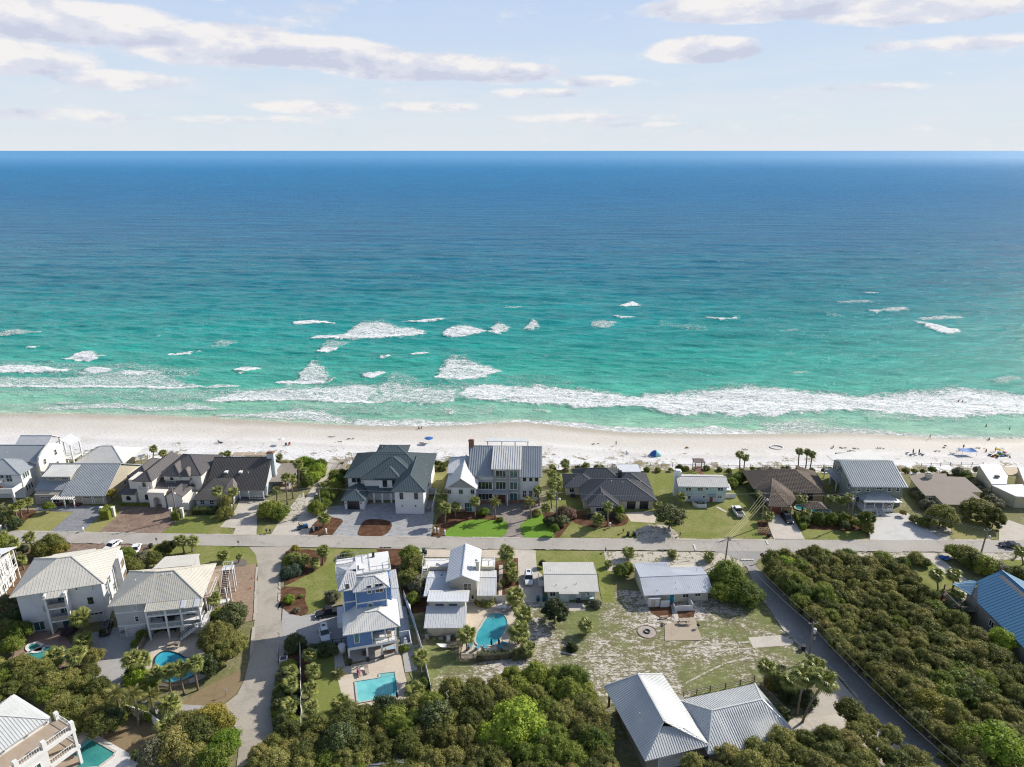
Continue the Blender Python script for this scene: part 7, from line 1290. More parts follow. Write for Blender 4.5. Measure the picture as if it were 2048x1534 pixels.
T(452, 1005, 2.3, 3.2, L_OLV, 'dark bush under the two palms by the brown garage', 'shrub', 'shrub'); T(450, 1028, 2.4, 2.6, L_OLV, 'low bush at the palm feet before the brown garage', 'shrub', 'shrub')
for i, (x, y, r_) in enumerate([(608, 928, 2.8), (622, 934, 3.0), (636, 944, 2.8), (612, 948, 2.8), (628, 955, 2.6), (616, 964, 2.0), (640, 932, 2.2)]): T(x, y, r_, 2.6, L_BRT if i < 5 else L_GRN, 'bright green dune scrub in the mass behind the palms by the beach access', 'shrub', 'dune_shrub', 'bright dune scrub by the beach access')
for i, (x, y, r_) in enumerate([(684, 950, 2.2), (676, 962, 2.3), (668, 974, 2.4), (660, 986, 2.5), (652, 1000, 2.6), (643, 1012, 2.6), (632, 1018, 2.3), (670, 952, 2.0)]): T(x, y, r_, 3.0, L_GRN, 'green bush in the hedge row beside the long grey fence at the beach access', 'shrub', 'shrub', 'bushes along the beach access')
T(1218, 1024, 1.6, 2.2, L_GRN, 'green bush at the right corner of the stub wing', 'shrub', 'shrub'); T(1240, 1035, 1.5, 1.8, L_OLV, 'low bush beside the tan concrete drive', 'shrub', 'shrub'); T(1240, 1020, 1.2, 2.6, L_BRT, 'upright bright bush between stub wing and garage doors', 'shrub', 'shrub')
T(1129, 1027, 2.4, 2.3, L_PNK, 'pink flowering bush beside the wooden gate of the charcoal bungalow', 'shrub', 'flowering_shrub'); T(1142, 1030, 1.6, 1.8, L_PNK, 'smaller pink flowering bush at the wooden gate', 'shrub', 'flowering_shrub')
T(1124, 1042, 2.0, 2.6, L_DRK, 'dark shrub below the pink flowering bush', 'shrub', 'shrub'); T(1109, 1058, 1.2, 2.6, L_BRT, 'upright bright green shrub at the road by the street lamp pole', 'shrub', 'shrub'); T(1098, 1044, 1.7, 2.2, L_DRK, 'dark shrub between the lamp pole and the bright lawn', 'shrub', 'shrub')
T(968, 1025, 1.6, 1.8, L_BRT, 'bright spiky shrub in front of the window bay', 'shrub', 'shrub'); T(1000, 1040, 1.0, 1.0, L_GRN, 'small green shrub at the tip of the mulch tongue', 'shrub', 'shrub'); T(1073, 1028, 1.3, 1.2, L_OLV, 'low shrub between the brick drive and bright lawn', 'shrub', 'shrub')
T(98, 1014, 1.6, 2.6, L_GRN, 'shrub in front of the beige cottage windows', 'shrub', 'shrub'); T(222, 988, 1.7, 3.2, L_YEL, 'yellowing small tree at the right garage corner of the beige cottage');
for i, (x, y) in enumerate([(15, 1040), (5, 1025), (30, 1048)]): T(x, y, 2.0, 2.4, L_DRK, 'dark shrub under the palm clump left of the beige cottage lawn', 'shrub', 'shrub', 'dark shrubs under the left palm clump')
for i, (x, y) in enumerate([(1520, 1006), (1513, 992), (1526, 1022), (1505, 978), (1532, 1008)]): T(x, y, 1.5, 2.3, L_DRK, 'dark shrub along the left wall of the tile roof villa', 'shrub', 'shrub', 'dark shrubs along the villa wall')
for i, (x, y) in enumerate([(1482, 955), (1473, 960), (1492, 949), (1463, 968)]): T(x, y, 2.0, 2.2, L_GRN, 'green bush behind the aqua cottage beside the tile roof', 'shrub', 'shrub', 'bushes between aqua cottage and tile roof villa')
for x, t in ((1638, 'left'), (1663, 'middle'), (1686, 'right')): bush(x, 1038 + (x - 1638) * .03, 1.75, L_GRN, t + ' of three clipped round bushes behind the villa lawn', 'clipped_bush', h=2.9, crowns=[BALL])
bush(1608, 1043, 1.7, L_GRN, 'clipped round bush at the driveway end beside the villa pool', 'clipped_bush', h=2.4, crowns=[BALL])
for i, (x, y, r_, m_) in enumerate([(1700, 1040, 1.6, L_YEL), (1712, 1046, 1.3, L_GRN), (1690, 1052, 1.3, L_DRK), (1720, 985, 2.2, L_DRK), (1700, 970, 1.9, L_DRK)]): T(x, y, r_, 2.0, m_, ['yellowing shrub beside the leaning utility pole', 'green shrub under the narrow tree by the sage porch', 'dark low shrub at the villa lawn corner', 'dark tree against the side of the sage green house', 'dark shrub below the sage house balcony'][i], 'shrub', 'shrub')
for i, (x, y) in enumerate([(1828, 985), (1836, 990), (1844, 1000), (1850, 1010), (1862, 1014), (1870, 1020), (1830, 1040), (1848, 1046)]): T(x, y, 1.7, 2.0, L_GRY if i < 6 else L_OLV, 'grey green bush in the row beside the yellow bungalow', 'shrub', 'shrub', 'grey bushes beside the yellow bungalow')
for i, (x, y) in enumerate([(1930, 952), (1940, 962), (1950, 972), (1960, 982), (1972, 992), (1984, 1000), (1994, 1008), (1918, 946)]): T(x, y, 2.1, 2.3, L_GRY if i > 1 else L_GRN, 'bush in the hedge between yellow bungalow and white roofed house', 'shrub', 'shrub', 'hedge bushes right of the yellow bungalow')
for i, (x, y, r_, m_, t) in enumerate([(104, 1090, 2.9, L_OLV, 'broad olive shrub at the road left of the white three storey roof'), (84, 1100, 2.4, L_OLV, 'olive shrub beside the leaning palm at the road'), (122, 1100, 2.2, L_YEL, 'yellowish shrub touching the white three storey roof'), (336, 1096, 2.0, L_OAK, 'brownish shrub left of the two corner lawn palms'), (320, 1098, 1.5, L_GRN, 'green shrub behind the white street sign'),
   (250, 1120, 3.4, L_GRN, 'dense green tree between the two big taupe roofs'), (262, 1140, 3.0, L_OLV, 'olive tree between the two big taupe roofs, lower'), (248, 1152, 2.4, L_OLV, 'shrub against the white side porch wall'), (288, 1122, 2.4, L_GRY, 'greyish shrub at the front wing of the grey porch house'), (305, 1120, 2.2, L_OLV, 'olive shrub left of the front wing roof'), (38, 1105, 2.2, L_GRY, 'pale greyish bush under the left palms by the road'), (5, 1090, 3.0, L_GRN, 'green bush at the left picture edge below the road'),
   (10, 1215, 3.4, L_DRK, 'dark tree below the white balcony house at the left edge'), (28, 1240, 2.6, L_DRK, 'dark bush left of the white three storey house wall'), (40, 1268, 2.6, L_GRN, 'green bush left of the grill by the white three storey house'), (12, 1262, 2.8, L_OLV, 'olive bush at the left edge above the spa pool'), (25, 1290, 2.2, L_GRN, 'green shrub at the brick patio beside the spa pool'),
   (140, 1262, 1.6, M('leaf_plum', (.06, .03, .045)), 'purple leaved bush at the foot of the broad palm'), (188, 1315, 2.0, L_OAK, 'brown sparse bush beside the gravel drive'), (178, 1345, 2.0, L_OAK, 'brown bush at the thicket corner near the gravel drive'),
   (463, 1235, 3.9, L_DRK, 'large dark tree beside the lane at the grey porch house deck'), (430, 1278, 4.0, L_OAK, 'large olive brown tree over the blue pool'), (462, 1292, 3.7, L_OLV, 'olive tree with yellowish tips at the lane'), (440, 1308, 3.2, L_OLV, 'lower olive tree at the end of the blue pool fence'), (420, 1332, 2.2, L_DRK, 'dark shrub at the palm row end'), (436, 1236, 2.0, L_GRN, 'green bush touching the deck corner'),
   (275, 1362, 2.4, L_BRT, 'bright bush under the palm pair at the blue pool, upper'), (294, 1374, 2.3, L_GRN, 'bright bush under the palm pair at the blue pool, lower'), (266, 1345, 1.6, L_DRK, 'dark shrub on the drive side of the palm pair'), (283, 1272, 1.2, L_GRN, 'low green planting beside the wooden side fence'), (272, 1288, 1.1, L_GRN, 'low green planting at the fence end by the drive')]): T(x, y, r_, r_ * 1.25 + .4, m_, t, 'shrub' if r_ < 2.5 else 'tree', 'shrub' if r_ < 2.5 else 'broadleaf_tree', crowns=FINE if r_ > 3 else None)
for i, (x, y, r_, h_, m_, t) in enumerate([(820, 1112, 2.6, 4.2, L_GRN, 'green tree right of the blue house roof terrace'), (826, 1135, 3.1, 4.4, L_OLV, 'tall olive tree between the blue house and white gabled cottage'), (818, 1158, 2.6, 3.6, L_OLV, 'olive tree above the paddle board fence'), (836, 1172, 2.4, 3.2, L_GRY, 'grey leafed tree beside the white outside stairs'), (826, 1198, 1.6, 2.2, L_GRN, 'green shrub at the top of the long white fence'),
   (694, 1112, 1.8, 1.6, L_GRN, 'low shrub on the lawn above the blue house'), (590, 1100, 1.2, 1.6, L_YEL, 'yellow green shrub at the lane corner bed'), (580, 1108, 1.1, 1.4, M('leaf_red', (.16, .05, .05)), 'reddish shrub at the lane corner bed'), (579, 1122, 1.8, 1.8, L_GRN, 'green shrub in the lane corner bed, upper'), (575, 1148, 1.9, 1.9, L_BLU, 'blue green shrub at the lane edge of the mulch bed'), (590, 1142, 1.9, 1.8, L_BLU, 'blue green shrub beside the lawn edge of the mulch bed'), (600, 1128, 1.5, 1.5, L_OLV, 'olive shrub between the cluster palms'),
   (578, 1200, 1.3, 1.4, L_BRT, 'lime bush in the lower mulch bed at the lane'), (593, 1220, .8, .8, L_GRY, 'pale low plant at the lower tip of the mulch bed'), (602, 1192, .6, .7, L_GRN, 'tiny shrub at the right side of the lower mulch bed'), (664, 1196, 1.8, 1.8, L_GRY, 'grey green bush behind the black pickup'), (670, 1192, 1.2, 1.6, L_GRN, 'green shrub at the blue house stair'),
   (590, 1290, 2.2, 2.0, L_DRK, 'dark shrub at the corner of the white lane fence'), (648, 1303, 2.0, 1.6, L_DRK, 'dark clipped shrub below the white car'), (632, 1302, 1.8, 1.6, L_DRK, 'dark shrub beside the fence palms below the white car'), (664, 1300, 1.6, 1.6, L_DRK, 'dark shrub at the head of the concrete side path'),
   (810, 1297, 1.0, 1.1, L_GRN, 'small round shrub by the equipment fence'), (848, 1371, 1.4, 1.6, L_GRN, 'round shrub inside the long white fence'), (822, 1374, 1.2, 1.4, L_DRK, 'dark shrub right of the rectangular pool'), (1009, 1165, 1.1, 1.4, L_OLV, 'small shrub along the path right of the white side wing'), (998, 1172, .9, 1.1, L_GRY, 'pale shrub beside the white side wing'), (1085, 1128, 1.0, 1.6, L_DRK, 'dark shrub at the corner of the pale aqua bungalow roof'),
   (1144, 1296, 1.3, .8, L_DRK, 'low dark mat shrub on the sandy lot'), (1192, 1210, 1.3, 1.1, L_GRY, 'wispy pale shrub by the pale aqua bungalow'), (1035, 1310, 1.4, 1.6, L_DRK, 'dark shrub at the picket fence corner'), (1560, 1362, 2.2, 2.6, L_DRK, 'dark shrub left of the side road palm clump'), (1580, 1390, 2.4, 2.6, L_DRK, 'dark shrub under the side road palm clump'), (1545, 1370, 1.6, 1.6, L_YEL, 'yellowish low bush beside the slender palm'), (1612, 1400, 2.0, 2.2, L_DRK, 'dark undergrowth at the right foot of the palm clump'), (1560, 1345, 1.6, 1.6, L_DRK, 'dark low bush above the palm clump'),
   (1570, 1372, 2.2, 2.6, L_GRN, 'green undergrowth in the palm clump'), (1566, 1430, 1.4, 1.6, L_DRK, 'dark shrub at the corner of the second pale roof')]): T(x, y, r_, h_, m_, t, 'shrub' if r_ < 2.5 else 'tree', 'shrub' if r_ < 2.5 else 'broadleaf_tree')
for i, (x, y) in enumerate([(577, 1335), (570, 1350), (568, 1368), (564, 1385), (562, 1400), (560, 1415), (562, 1432), (566, 1448), (575, 1460), (586, 1452), (588, 1410), (584, 1385), (574, 1382)]): T(x, y, 1.7, 1.9, L_DRK if i % 3 else L_GRN, 'dark shrub in the planting strip between lane and white fence', 'shrub', 'shrub', 'dark shrubs along the white lane fence')
for i, (x, y, r_, m_, t) in enumerate([(1765, 1118, 2.4, L_GRN, 'bright leafy shrub at the road above the lawn'), (1786, 1128, 1.6, L_DRK, 'dark shrub on the upper lawn edge, left'), (1806, 1126, 1.7, L_GRN, 'shrub on the upper lawn edge, middle'), (1832, 1118, 2.1, L_OLV, 'palmetto like shrub on the upper lawn edge, right'), (1850, 1126, 1.5, L_GRN, 'low shrub at the path by the upper lawn'),
   (1912, 1106, 2.6, L_GRN, 'green tree beside the blue tarp at the path'), (1935, 1112, 3.0, L_OLV, 'olive tree beside the path below the road'), (1950, 1124, 2.9, L_OLV, 'olive tree behind the sky blue canopy, upper'), (1968, 1134, 2.8, L_GRN, 'green tree behind the sky blue canopy, lower'), (1992, 1140, 2.4, L_GRY, 'greyish flowering bush above the blue roof'), (2014, 1146, 2.2, L_OLV, 'olive bush touching the blue roof ridge'), (2036, 1150, 2.2, L_OLV, 'olive bush at the right edge above the blue roof'),
   (1916, 1222, 2.6, L_BLU, 'grey blue bush under the rear deck of the blue roof house'), (1898, 1215, 1.6, L_OAK, 'brownish shrub beside the blue roof house deck'), (1868, 1193, 1.0, L_DRK, 'dark shrub at the foot of the left lawn palm')]): T(x, y, r_, r_ * 1.2, m_, t, 'shrub' if r_ < 2.5 else 'tree', 'shrub' if r_ < 2.5 else 'broadleaf_tree')
def inside(x, y, poly):
 c = False
 for i in range(len(poly)):
  (x1, y1), (x2, y2) = poly[i], poly[i - 1]
  if (y1 > y) != (y2 > y) and x < (x2 - x1) * (y - y1) / (y2 - y1) + x1: c = not c
 return c
def thicket(poly, r0, r1, h0, h1, mats, label, group, spacing, seed, ext=0):
 rr = random.Random(seed); hz = (h0 + h1) / 2 * .62; W_ = [P(x, y, hz) for x, y in poly]; q = [(p.x, p.y) for p in W_]
 x0, x1, y0, y1 = min(p[0] for p in q), max(p[0] for p in q), min(p[1] for p in q), max(p[1] for p in q); pts = []
 for _ in range(9000):
  x, y = rr.uniform(x0, x1), rr.uniform(y0, y1)
  if inside(x, y, q) and all((x - a) ** 2 + (y - b) ** 2 > spacing ** 2 for a, b in pts): pts.append((x, y))
 for i, (x, y) in enumerate(pts):
  patchy = mnoise.noise(Vector((x * .09, y * .09, seed)))
  ms = mats[0] if patchy < .08 else mats[1]; h_ = rr.uniform(h0, h1)
  T(0, 0, rr.uniform(r0, r1), h_, rr.choice(ms), label, 'tree', 'scrub_oak', group, at=(x, y), crowns=FINE if i % 3 else CROWNS)
 return len(pts)
nt_ = []
nt_.append(thicket([(1532, 1120), (1570, 1116), (1640, 1114), (1700, 1112), (1745, 1122), (1785, 1140), (1822, 1165), (1848, 1195), (1880, 1228), (1910, 1250), (1945, 1275), (1985, 1300), (2030, 1330), (2075, 1350), (2110, 1560), (1960, 1560), (1900, 1510), (1830, 1440), (1770, 1380), (1710, 1322), (1650, 1262), (1590, 1200), (1550, 1150)], 1.9, 2.9, 3.6, 5.0, [[L_OAK, L_OAK, L_OAK, L_OLV], [L_GRN, L_OLV, L_OAK]],
 'dark olive scrub oak crown in the dense thicket right of the side road', 'scrub oaks right of the side road', 2.25, 11))
nt_.append(thicket([(860, 1400), (905, 1385), (980, 1362), (1060, 1352), (1140, 1360), (1172, 1385), (1185, 1420), (1198, 1450), (1212, 1490), (1226, 1560), (620, 1560), (510, 1560), (520, 1500), (560, 1472), (620, 1456), (680, 1436), (740, 1418), (800, 1425)], 2.1, 3.0, 3.8, 5.0, [[L_OAK, L_OAK, L_OLV], [L_GRN, L_OLV]],
 'olive brown tree in the thicket below the sandy lot', 'thicket trees below the sandy lot', 2.4, 12))
nt_.append(thicket([(-60, 1325), (60, 1332), (100, 1345), (150, 1352), (190, 1372), (222, 1400), (238, 1430), (220, 1440), (190, 1450), (130, 1440), (100, 1420), (50, 1392), (0, 1415), (-60, 1430)], 2.0, 2.8, 3.2, 4.2, [[L_OLV, L_OAK, L_OLV], [L_OLV, L_GRN]],
 'olive green tree in the thicket above the white deck house', 'thicket trees above the white deck house', 2.4, 13))
nt_.append(thicket([(1380, 1530), (1440, 1512), (1500, 1508), (1560, 1490), (1620, 1488), (1680, 1470), (1740, 1448), (1790, 1462), (1820, 1500), (1850, 1540), (1870, 1580), (1380, 1580)], 2.0, 2.8, 4.4, 5.4, [[L_OAK, L_OLV], [L_OLV]],
 'slender olive tree in the row at the bottom beside the side road', 'trees along the bottom right edge', 2.6, 14))
for x, y, r_, m_, t in [(1035, 1455, 4.6, L_BRT, 'large lime green tree standing out of the thicket'), (1078, 1482, 3.0, L_BRT, 'lime green tree lower right of the large lime one'), (985, 1478, 2.8, L_BRT, 'lime green tree lower left of the large lime one'), (1040, 1430, 2.4, L_BRT, 'small lime crown above the large lime tree'),
   (1190, 1490, 2.6, L_GRN, 'green tree beside the big pale roof wall'), (680, 1480, 3.4, L_DRK, 'glossy dark green tree at the bottom in the thicket'), (870, 1440, 3.2, L_DRK, 'glossy dark tree right of the rectangular pool in the thicket'), (770, 1420, 2.4, L_DRK, 'glossy dark tree touching the rectangular pool'),
   (418, 1440, 3.0, L_YEL, 'yellow flowering tree beside the lane'), (440, 1452, 2.4, L_YEL, 'smaller yellow flowering tree at the lane edge'), (400, 1470, 3.2, L_OLV, 'olive tree below the yellow flowering tree'), (372, 1448, 2.8, L_OAK, 'brownish tree left of the yellow flowering tree'), (350, 1495, 3.4, L_OAK, 'brownish tree at the white deck pool corner'), (310, 1510, 2.6, L_GRY, 'greyish tree beside the white deck pool'), (390, 1510, 2.4, L_OLV, 'olive tree above the narrow white fence end'),
   (450, 1490, 2.8, L_BRT, 'bright green bush at the lane edge, lower'), (430, 1520, 2.8, L_GRN, 'green bush at the lane edge, bottom'), (200, 1448, 2.4, L_OLV, 'olive bush at the right end of the left thicket'), (222, 1436, 2.0, L_DRK, 'dark bush beside the white garden wall'), (140, 1425, 2.6, L_OLV, 'olive tree at the far corner of the white deck'),
   (1700, 1425, 2.4, L_OAK, 'first tree above the bottom row beside the concrete drive'), (1860, 1415, 3.2, L_YEL, 'yellowing tree in the right thicket'), (1990, 1500, 4.2, L_BRT, 'large bright green tree in the bottom right corner'), (1935, 1490, 2.8, L_GRN, 'green tree left of the bright one in the bottom right corner'), (1570, 1128, 2.4, L_BRT, 'bright green shrub at the thicket corner by the stop sign'), (1580, 1160, 2.6, L_BRT, 'bright green tree at the thicket edge above the side road'), (1600, 1138, 2.2, L_GRN, 'green shrub behind the thicket corner'), (1648, 1195, 2.0, L_YEL, 'yellow tipped shrub at the thicket edge, middle'),
   (2005, 1285, 2.6, L_BRT, 'bright green shrub under the blue roof eave')]: T(x, y, r_, r_ * .9 + 2.4, m_, t)
rr = random.Random(3)
for i in range(46):
 x = 1110 + i * 20.5 + rr.uniform(-6, 6); yy = 938 + rr.uniform(-3, 3) if x < 1600 else 944 + rr.uniform(-5, 3)
 if 1380 < x < 1410 or x > 2045: continue
 T(x, yy, rr.uniform(.7, 1.4), rr.uniform(.7, 1.2), rr.choice([L_OLV, L_GRY, L_OLV, L_GRN]), 'low scrubby bush in the line along the dune edge', 'shrub', 'dune_bush', 'low bushes along the dune edge')
for i in range(34):
 x = 128 + i * 22 + rr.uniform(-6, 6)
 if 200 < x < 300 or 684 < x < 860 or 880 < x < 1090: continue
 T(x, 921 + (x - 128) * .012 + rr.uniform(-2, 2), rr.uniform(.5, 1.0), rr.uniform(.5, .9), rr.choice([L_OLV, L_OAK, L_GRY]), 'small brown green bush along the dune edge on the left', 'shrub', 'dune_bush', 'small bushes along the left dune edge')
for i, (x, y) in enumerate([(868, 925), (878, 928), (888, 930), (897, 926), (872, 936), (884, 938), (862, 932)]): T(x, y, 1.3, 1.1, L_OLV, 'dune bush between the teal roofed and grey gabled houses', 'shrub', 'dune_bush', 'dune bushes between the two big houses')
hedge([(388, 1026), (433, 1026)], 2.2, 1.5, L_DRK, 'dark clipped box hedge before the brown roof garage')
hedge([(209, 1033), (226, 1034)], 3.2, 2.6, L_GRN, 'tall clipped hedge block between two white gate pillars, right of beige cottage')
hedge([(348, 1036), (362, 1036)], 2.4, 2.0, L_GRN, 'clipped hedge block between white pillars beside the villa wall')
hedge([(372, 1016), (385, 995)], 1.0, 1.8, L_GRN, 'narrow hedge on the villa side wall')
hedge([(242, 1011), (306, 1012)], .8, .7, L_GRN, 'low hedge along the villa front wall')
hedge([(954, 1318), (1042, 1312)], 1.3, 1.2, L_DRK, 'dark hedge inside the picket fence below the kidney pool')
hedge([(1592, 1032), (1606, 1060)], 1.4, 1.5, L_GRN, 'clipped hedge along the right side of the villa driveway')
hedge([(250, 1424), (283, 1432), (310, 1446)], .9, 2.0, L_GRN, 'vine hedge growing over the white garden wall')
m, nt, b = newmat('pool_water'); POOLW = m
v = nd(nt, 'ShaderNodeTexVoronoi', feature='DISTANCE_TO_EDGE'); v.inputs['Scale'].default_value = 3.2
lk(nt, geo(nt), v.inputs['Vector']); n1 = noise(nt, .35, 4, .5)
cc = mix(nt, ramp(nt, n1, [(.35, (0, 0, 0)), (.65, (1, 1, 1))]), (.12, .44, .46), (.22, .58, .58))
lk(nt, mix(nt, ramp(nt, v.outputs['Distance'], [(0, (.16, .16, .16)), (.09, (0, 0, 0))]), cc, (.35, .68, .66)), b.inputs['Base Color']); b.inputs['Roughness'].default_value = .06; b.inputs['IOR'].default_value = 1.33  # lighter cell edges: caustic light painted into the pool colour
bump(nt, b, noise(nt, 1.5, 4, .6), .12, .1)
def tinted(base, name, c1, c2):
 k = base.copy(); k.name = name;
 for n_ in k.node_tree.nodes:
  if n_.bl_idname == 'ShaderNodeMixRGB' and not n_.inputs[1].is_linked and not n_.inputs[2].is_linked and n_.inputs[0].is_linked and tuple(round(x, 3) for x in n_.inputs[1].default_value)[:3] == (.12, .44, .46): n_.inputs[1].default_value = (*c1, 1); n_.inputs[2].default_value = (*c2, 1)
 return k
POOLD = tinted(POOLW, 'pool_water_deep', (.02, .24, .29), (.05, .32, .37)); POOLG = tinted(POOLW, 'pool_water_green', (.02, .17, .165), (.05, .26, .24)); POOLB = tinted(POOLW, 'pool_water_blue', (.02, .27, .40), (.06, .42, .52))
COPE = M('pool_coping', (.52, .49, .44), .7, .1, 2); COPED = M('dark_tile', (.03, .05, .06), .4)
def pool(pts, label, water, smooth=3, steps=(), deep=None, cope=COPE, w=.35):
 q = [P(x, y, .16) for x, y in (smooth_pts(pts, smooth) if smooth else pts)]
 if sum(q[i].x * q[(i + 1) % len(q)].y - q[(i + 1) % len(q)].x * q[i].y for i in range(len(q))) < 0: q.reverse()
 cx = sum(p.x for p in q) / len(q); cy = sum(p.y for p in q) / len(q); o = empty('swimming_pool', (cx, cy, 0), 0, label, 'pool')
 L = [(p.x - cx, p.y - cy) for p in q]; n = len(L)
 def sheet(name, pts_, z, mat):
  bm = bmesh.new(); f = bm.faces.new([bm.verts.new((x, y, z)) for x, y in pts_]); f.normal_update(); bmesh.ops.triangulate(bm, faces=[f], ngon_method='EAR_CLIP'); me = bpy.data.meshes.new(name); bm.to_mesh(me); bm.free(); me.materials.append(mat); return link(name, me, o)
 sheet('water', L, .17, water); cb = MB()
 for i in range(n):
  a, c = Vector((*L[i], .20)), Vector((*L[(i + 1) % n], .20)); cb.bar(a, c, w, .16)
 cb.build('coping', cope, o)
 if deep: sheet('shallow_shelf', [(P(x, y, .18).x - cx, P(x, y, .18).y - cy) for x, y in deep[0]][::deep[2]], .185, deep[1])
 for k, st in enumerate(steps): sheet('step', [(P(x, y, .18).x - cx, P(x, y, .18).y - cy) for x, y in st], .19 + .006 * k, M('pool_step', (.22, .52, .52), .1))
 return o
pool([n4(*p) for p in ((975, 925), (1060, 912), (1140, 930), (1180, 990), (1175, 1060), (1120, 1170), (1060, 1240), (990, 1270), (880, 1272), (825, 1230), (835, 1130), (880, 1060), (915, 1000))], 'turquoise kidney shaped pool beside the rear cottage', POOLD, steps=[[n4(*p) for p in ((975, 935), (1040, 925), (1045, 960), (1000, 980), (950, 968))], [n4(*p) for p in ((985, 932), (1035, 926), (1038, 945), (1000, 960), (970, 952))]])
pool([n3(*p) for p in ((745, 1240), (955, 1208), (960, 1170), (1098, 1155), (1128, 1365), (765, 1430))], 'rectangular turquoise pool behind the blue house', POOLW, smooth=0, w=.25, steps=[[n3(*p) for p in ((962, 1172), (1096, 1158), (1099, 1172), (962, 1190))], [n3(*p) for p in ((962, 1190), (1099, 1172), (1101, 1186), (962, 1207))]], deep=([n3(*p) for p in ((1075, 1210), (1106, 1206), (1126, 1362), (1080, 1370))], POOLD, 1))
pool([b0(*p) for p in ((745, 1590), (800, 1560), (900, 1555), (1010, 1590), (1100, 1640), (1230, 1640), (1330, 1655), (1290, 1780), (1200, 1860), (1000, 1950), (860, 1950), (760, 1880), (700, 1760), (700, 1650))], 'curved blue pool below the grey porch house', POOLB, cope=COPED, w=.25)
pool([a0(*p) for p in ((265, 1270), (300, 1250), (420, 1195), (540, 1195), (600, 1250), (560, 1400), (400, 1440), (260, 1420), (235, 1340))], 'free form pool behind the palms at the white three storey house', POOLG)
pool([(a0(360, 1205)[0] + 17 * math.cos(t * math.pi / 6), a0(360, 1205)[1] + 9.5 * math.sin(t * math.pi / 6)) for t in range(12)], 'small round raised spa beside the free form pool', POOLG, smooth=2, w=.5, cope=WHITE)
pool([n9(*p) for p in ((1150, 1130), (1515, 1340), (1490, 1390), (1290, 1540), (1050, 1560), (900, 1560), (915, 1410))], 'teal pool beside the white decks in the bottom left', POOLG, smooth=0, deep=([n9(*p) for p in ((1150, 1130), (1220, 1172), (960, 1380), (930, 1350))], POOLW, 1))
pool([c5(*p) for p in ((1340, 870), (1420, 870), (1480, 900), (1640, 905), (1700, 940), (1560, 945), (1400, 925), (1330, 905))], 'small pool under the gazebo of the tile roof villa', POOLG)
def fence(pts, label, h=1.8, mat=WHITE, step=2.4, th=.06, pickets=False, name='fence', cat='fence', rails=False, z=0):
 q = [P(x, y, z) for x, y in pts]; o = empty(name, q[0], 0, label, cat); q = [p - q[0] for p in q]; pm = {}
 for a, c in zip(q, q[1:]):
  L = (c - a).length; n = max(1, round(L / step)); d = (c - a) / n; rz = math.atan2(d.y, d.x); sl = round(L / n, 2)
  if sl not in pm:
   b = MB()
   if pickets:
    k = int(sl / .16); b.bar((0, 0, h * .3), (sl, 0, h * .3), .04, .08); b.bar((0, 0, h * .8), (sl, 0, h * .8), .04, .08)
    for j in range(k): b.box(j * sl / k + .02, j * sl / k + .13, -.05, -.02, .05, h)
   elif rails:
    for zz in rails: b.bar((0, 0, zz), (sl, 0, zz), .05, .09)
   else: b.box(.06, sl - .06, -th / 2, th / 2, .05, h)
   pb = MB().box(-.07, .07, -.07, .07, 0, h + .08); pm[sl] = (b.mesh('fence_panel', mat), pb.mesh('fence_post', mat))
  for i in range(n): link('panel', pm[sl][0], o, a + d * i, (0, 0, rz)); link('post', pm[sl][1], o, a + d * i, (0, 0, rz))
  link('post', pm[sl][1], o, c, (0, 0, rz))
 return o
GREYF = M('grey_fence', (.42, .43, .44), .7, .08); WOODF = M('wood_picket', (.27, .235, .19), .85, .2, 2)
fence([(651, 1024), (664, 1000), (693, 948)], 'long pale grey fence between the beach access and the teal roofed house', 1.9, GREYF)
fence([(808, 1196), (828, 1250), (845, 1310), (862, 1386)], 'long white fence right of the blue house and rectangular pool')
fence([(601, 1282), (602, 1340), (603, 1400), (604, 1490), (604, 1534)], 'white fence along the lane below the gravel driveway')
fence([(918, 1322), (975, 1322), (1046, 1315)], 'weathered picket fence below the kidney pool', 1.7, WOODF, pickets=True); fence([(918, 1322), (917, 1296)], 'short picket fence left of the kidney pool', 1.7, WOODF, pickets=True); fence([(894, 1296), (925, 1292)], 'picket fence behind the rear cottage', 1.5, WOODF, pickets=True)
fence([(985, 1204), (1012, 1203)], 'short white fence above the kidney pool', 1.6)
fence([(314, 1376), (345, 1379), (378, 1370)], 'picket fence behind the palm row at the blue pool', 1.7, WOODF, pickets=True); fence([(296, 1277), (277, 1312)], 'wooden side fence between gravel drive and blue pool', 1.8, WOODF)
fence([(232, 1424), (258, 1428), (300, 1442), (325, 1462)], 'white garden wall behind the three feather palms', 1.9, STUCCO, 3, .2); fence([(403, 1490), (397, 1560)], 'narrow white fence running to the bottom edge beside the lane', 1.9)
fence([(1147, 1031), (1172, 1032)], 'brown wooden gate fence left of the charcoal bungalow stub', 1.5, WOOD_R); fence([(1366, 1395), (1420, 1384), (1480, 1372), (1508, 1364), (1520, 1378), (1545, 1402), (1570, 1428)], 'wire fence with wooden posts behind the big pale roofs', 1.3, WOOD, 2.6, rails=(.5, .9, 1.25))
fence([(666, 1289), (700, 1286)], 'black metal gate fence below the white car', 1.2, FRAME_D, 1.6, rails=(.1, .6, 1.15)); fence([(864, 921), (894, 921)], 'white rail fence on the dune between two big houses', 1.0, WHITE, 1.5, rails=(.4, .9));
fence([(1455, 942), (1466, 958)], 'green garden fence behind the aqua cottage', 1.3, M('green_fence', (.10, .13, .06)), 1.5, rails=(.3, .7, 1.2));
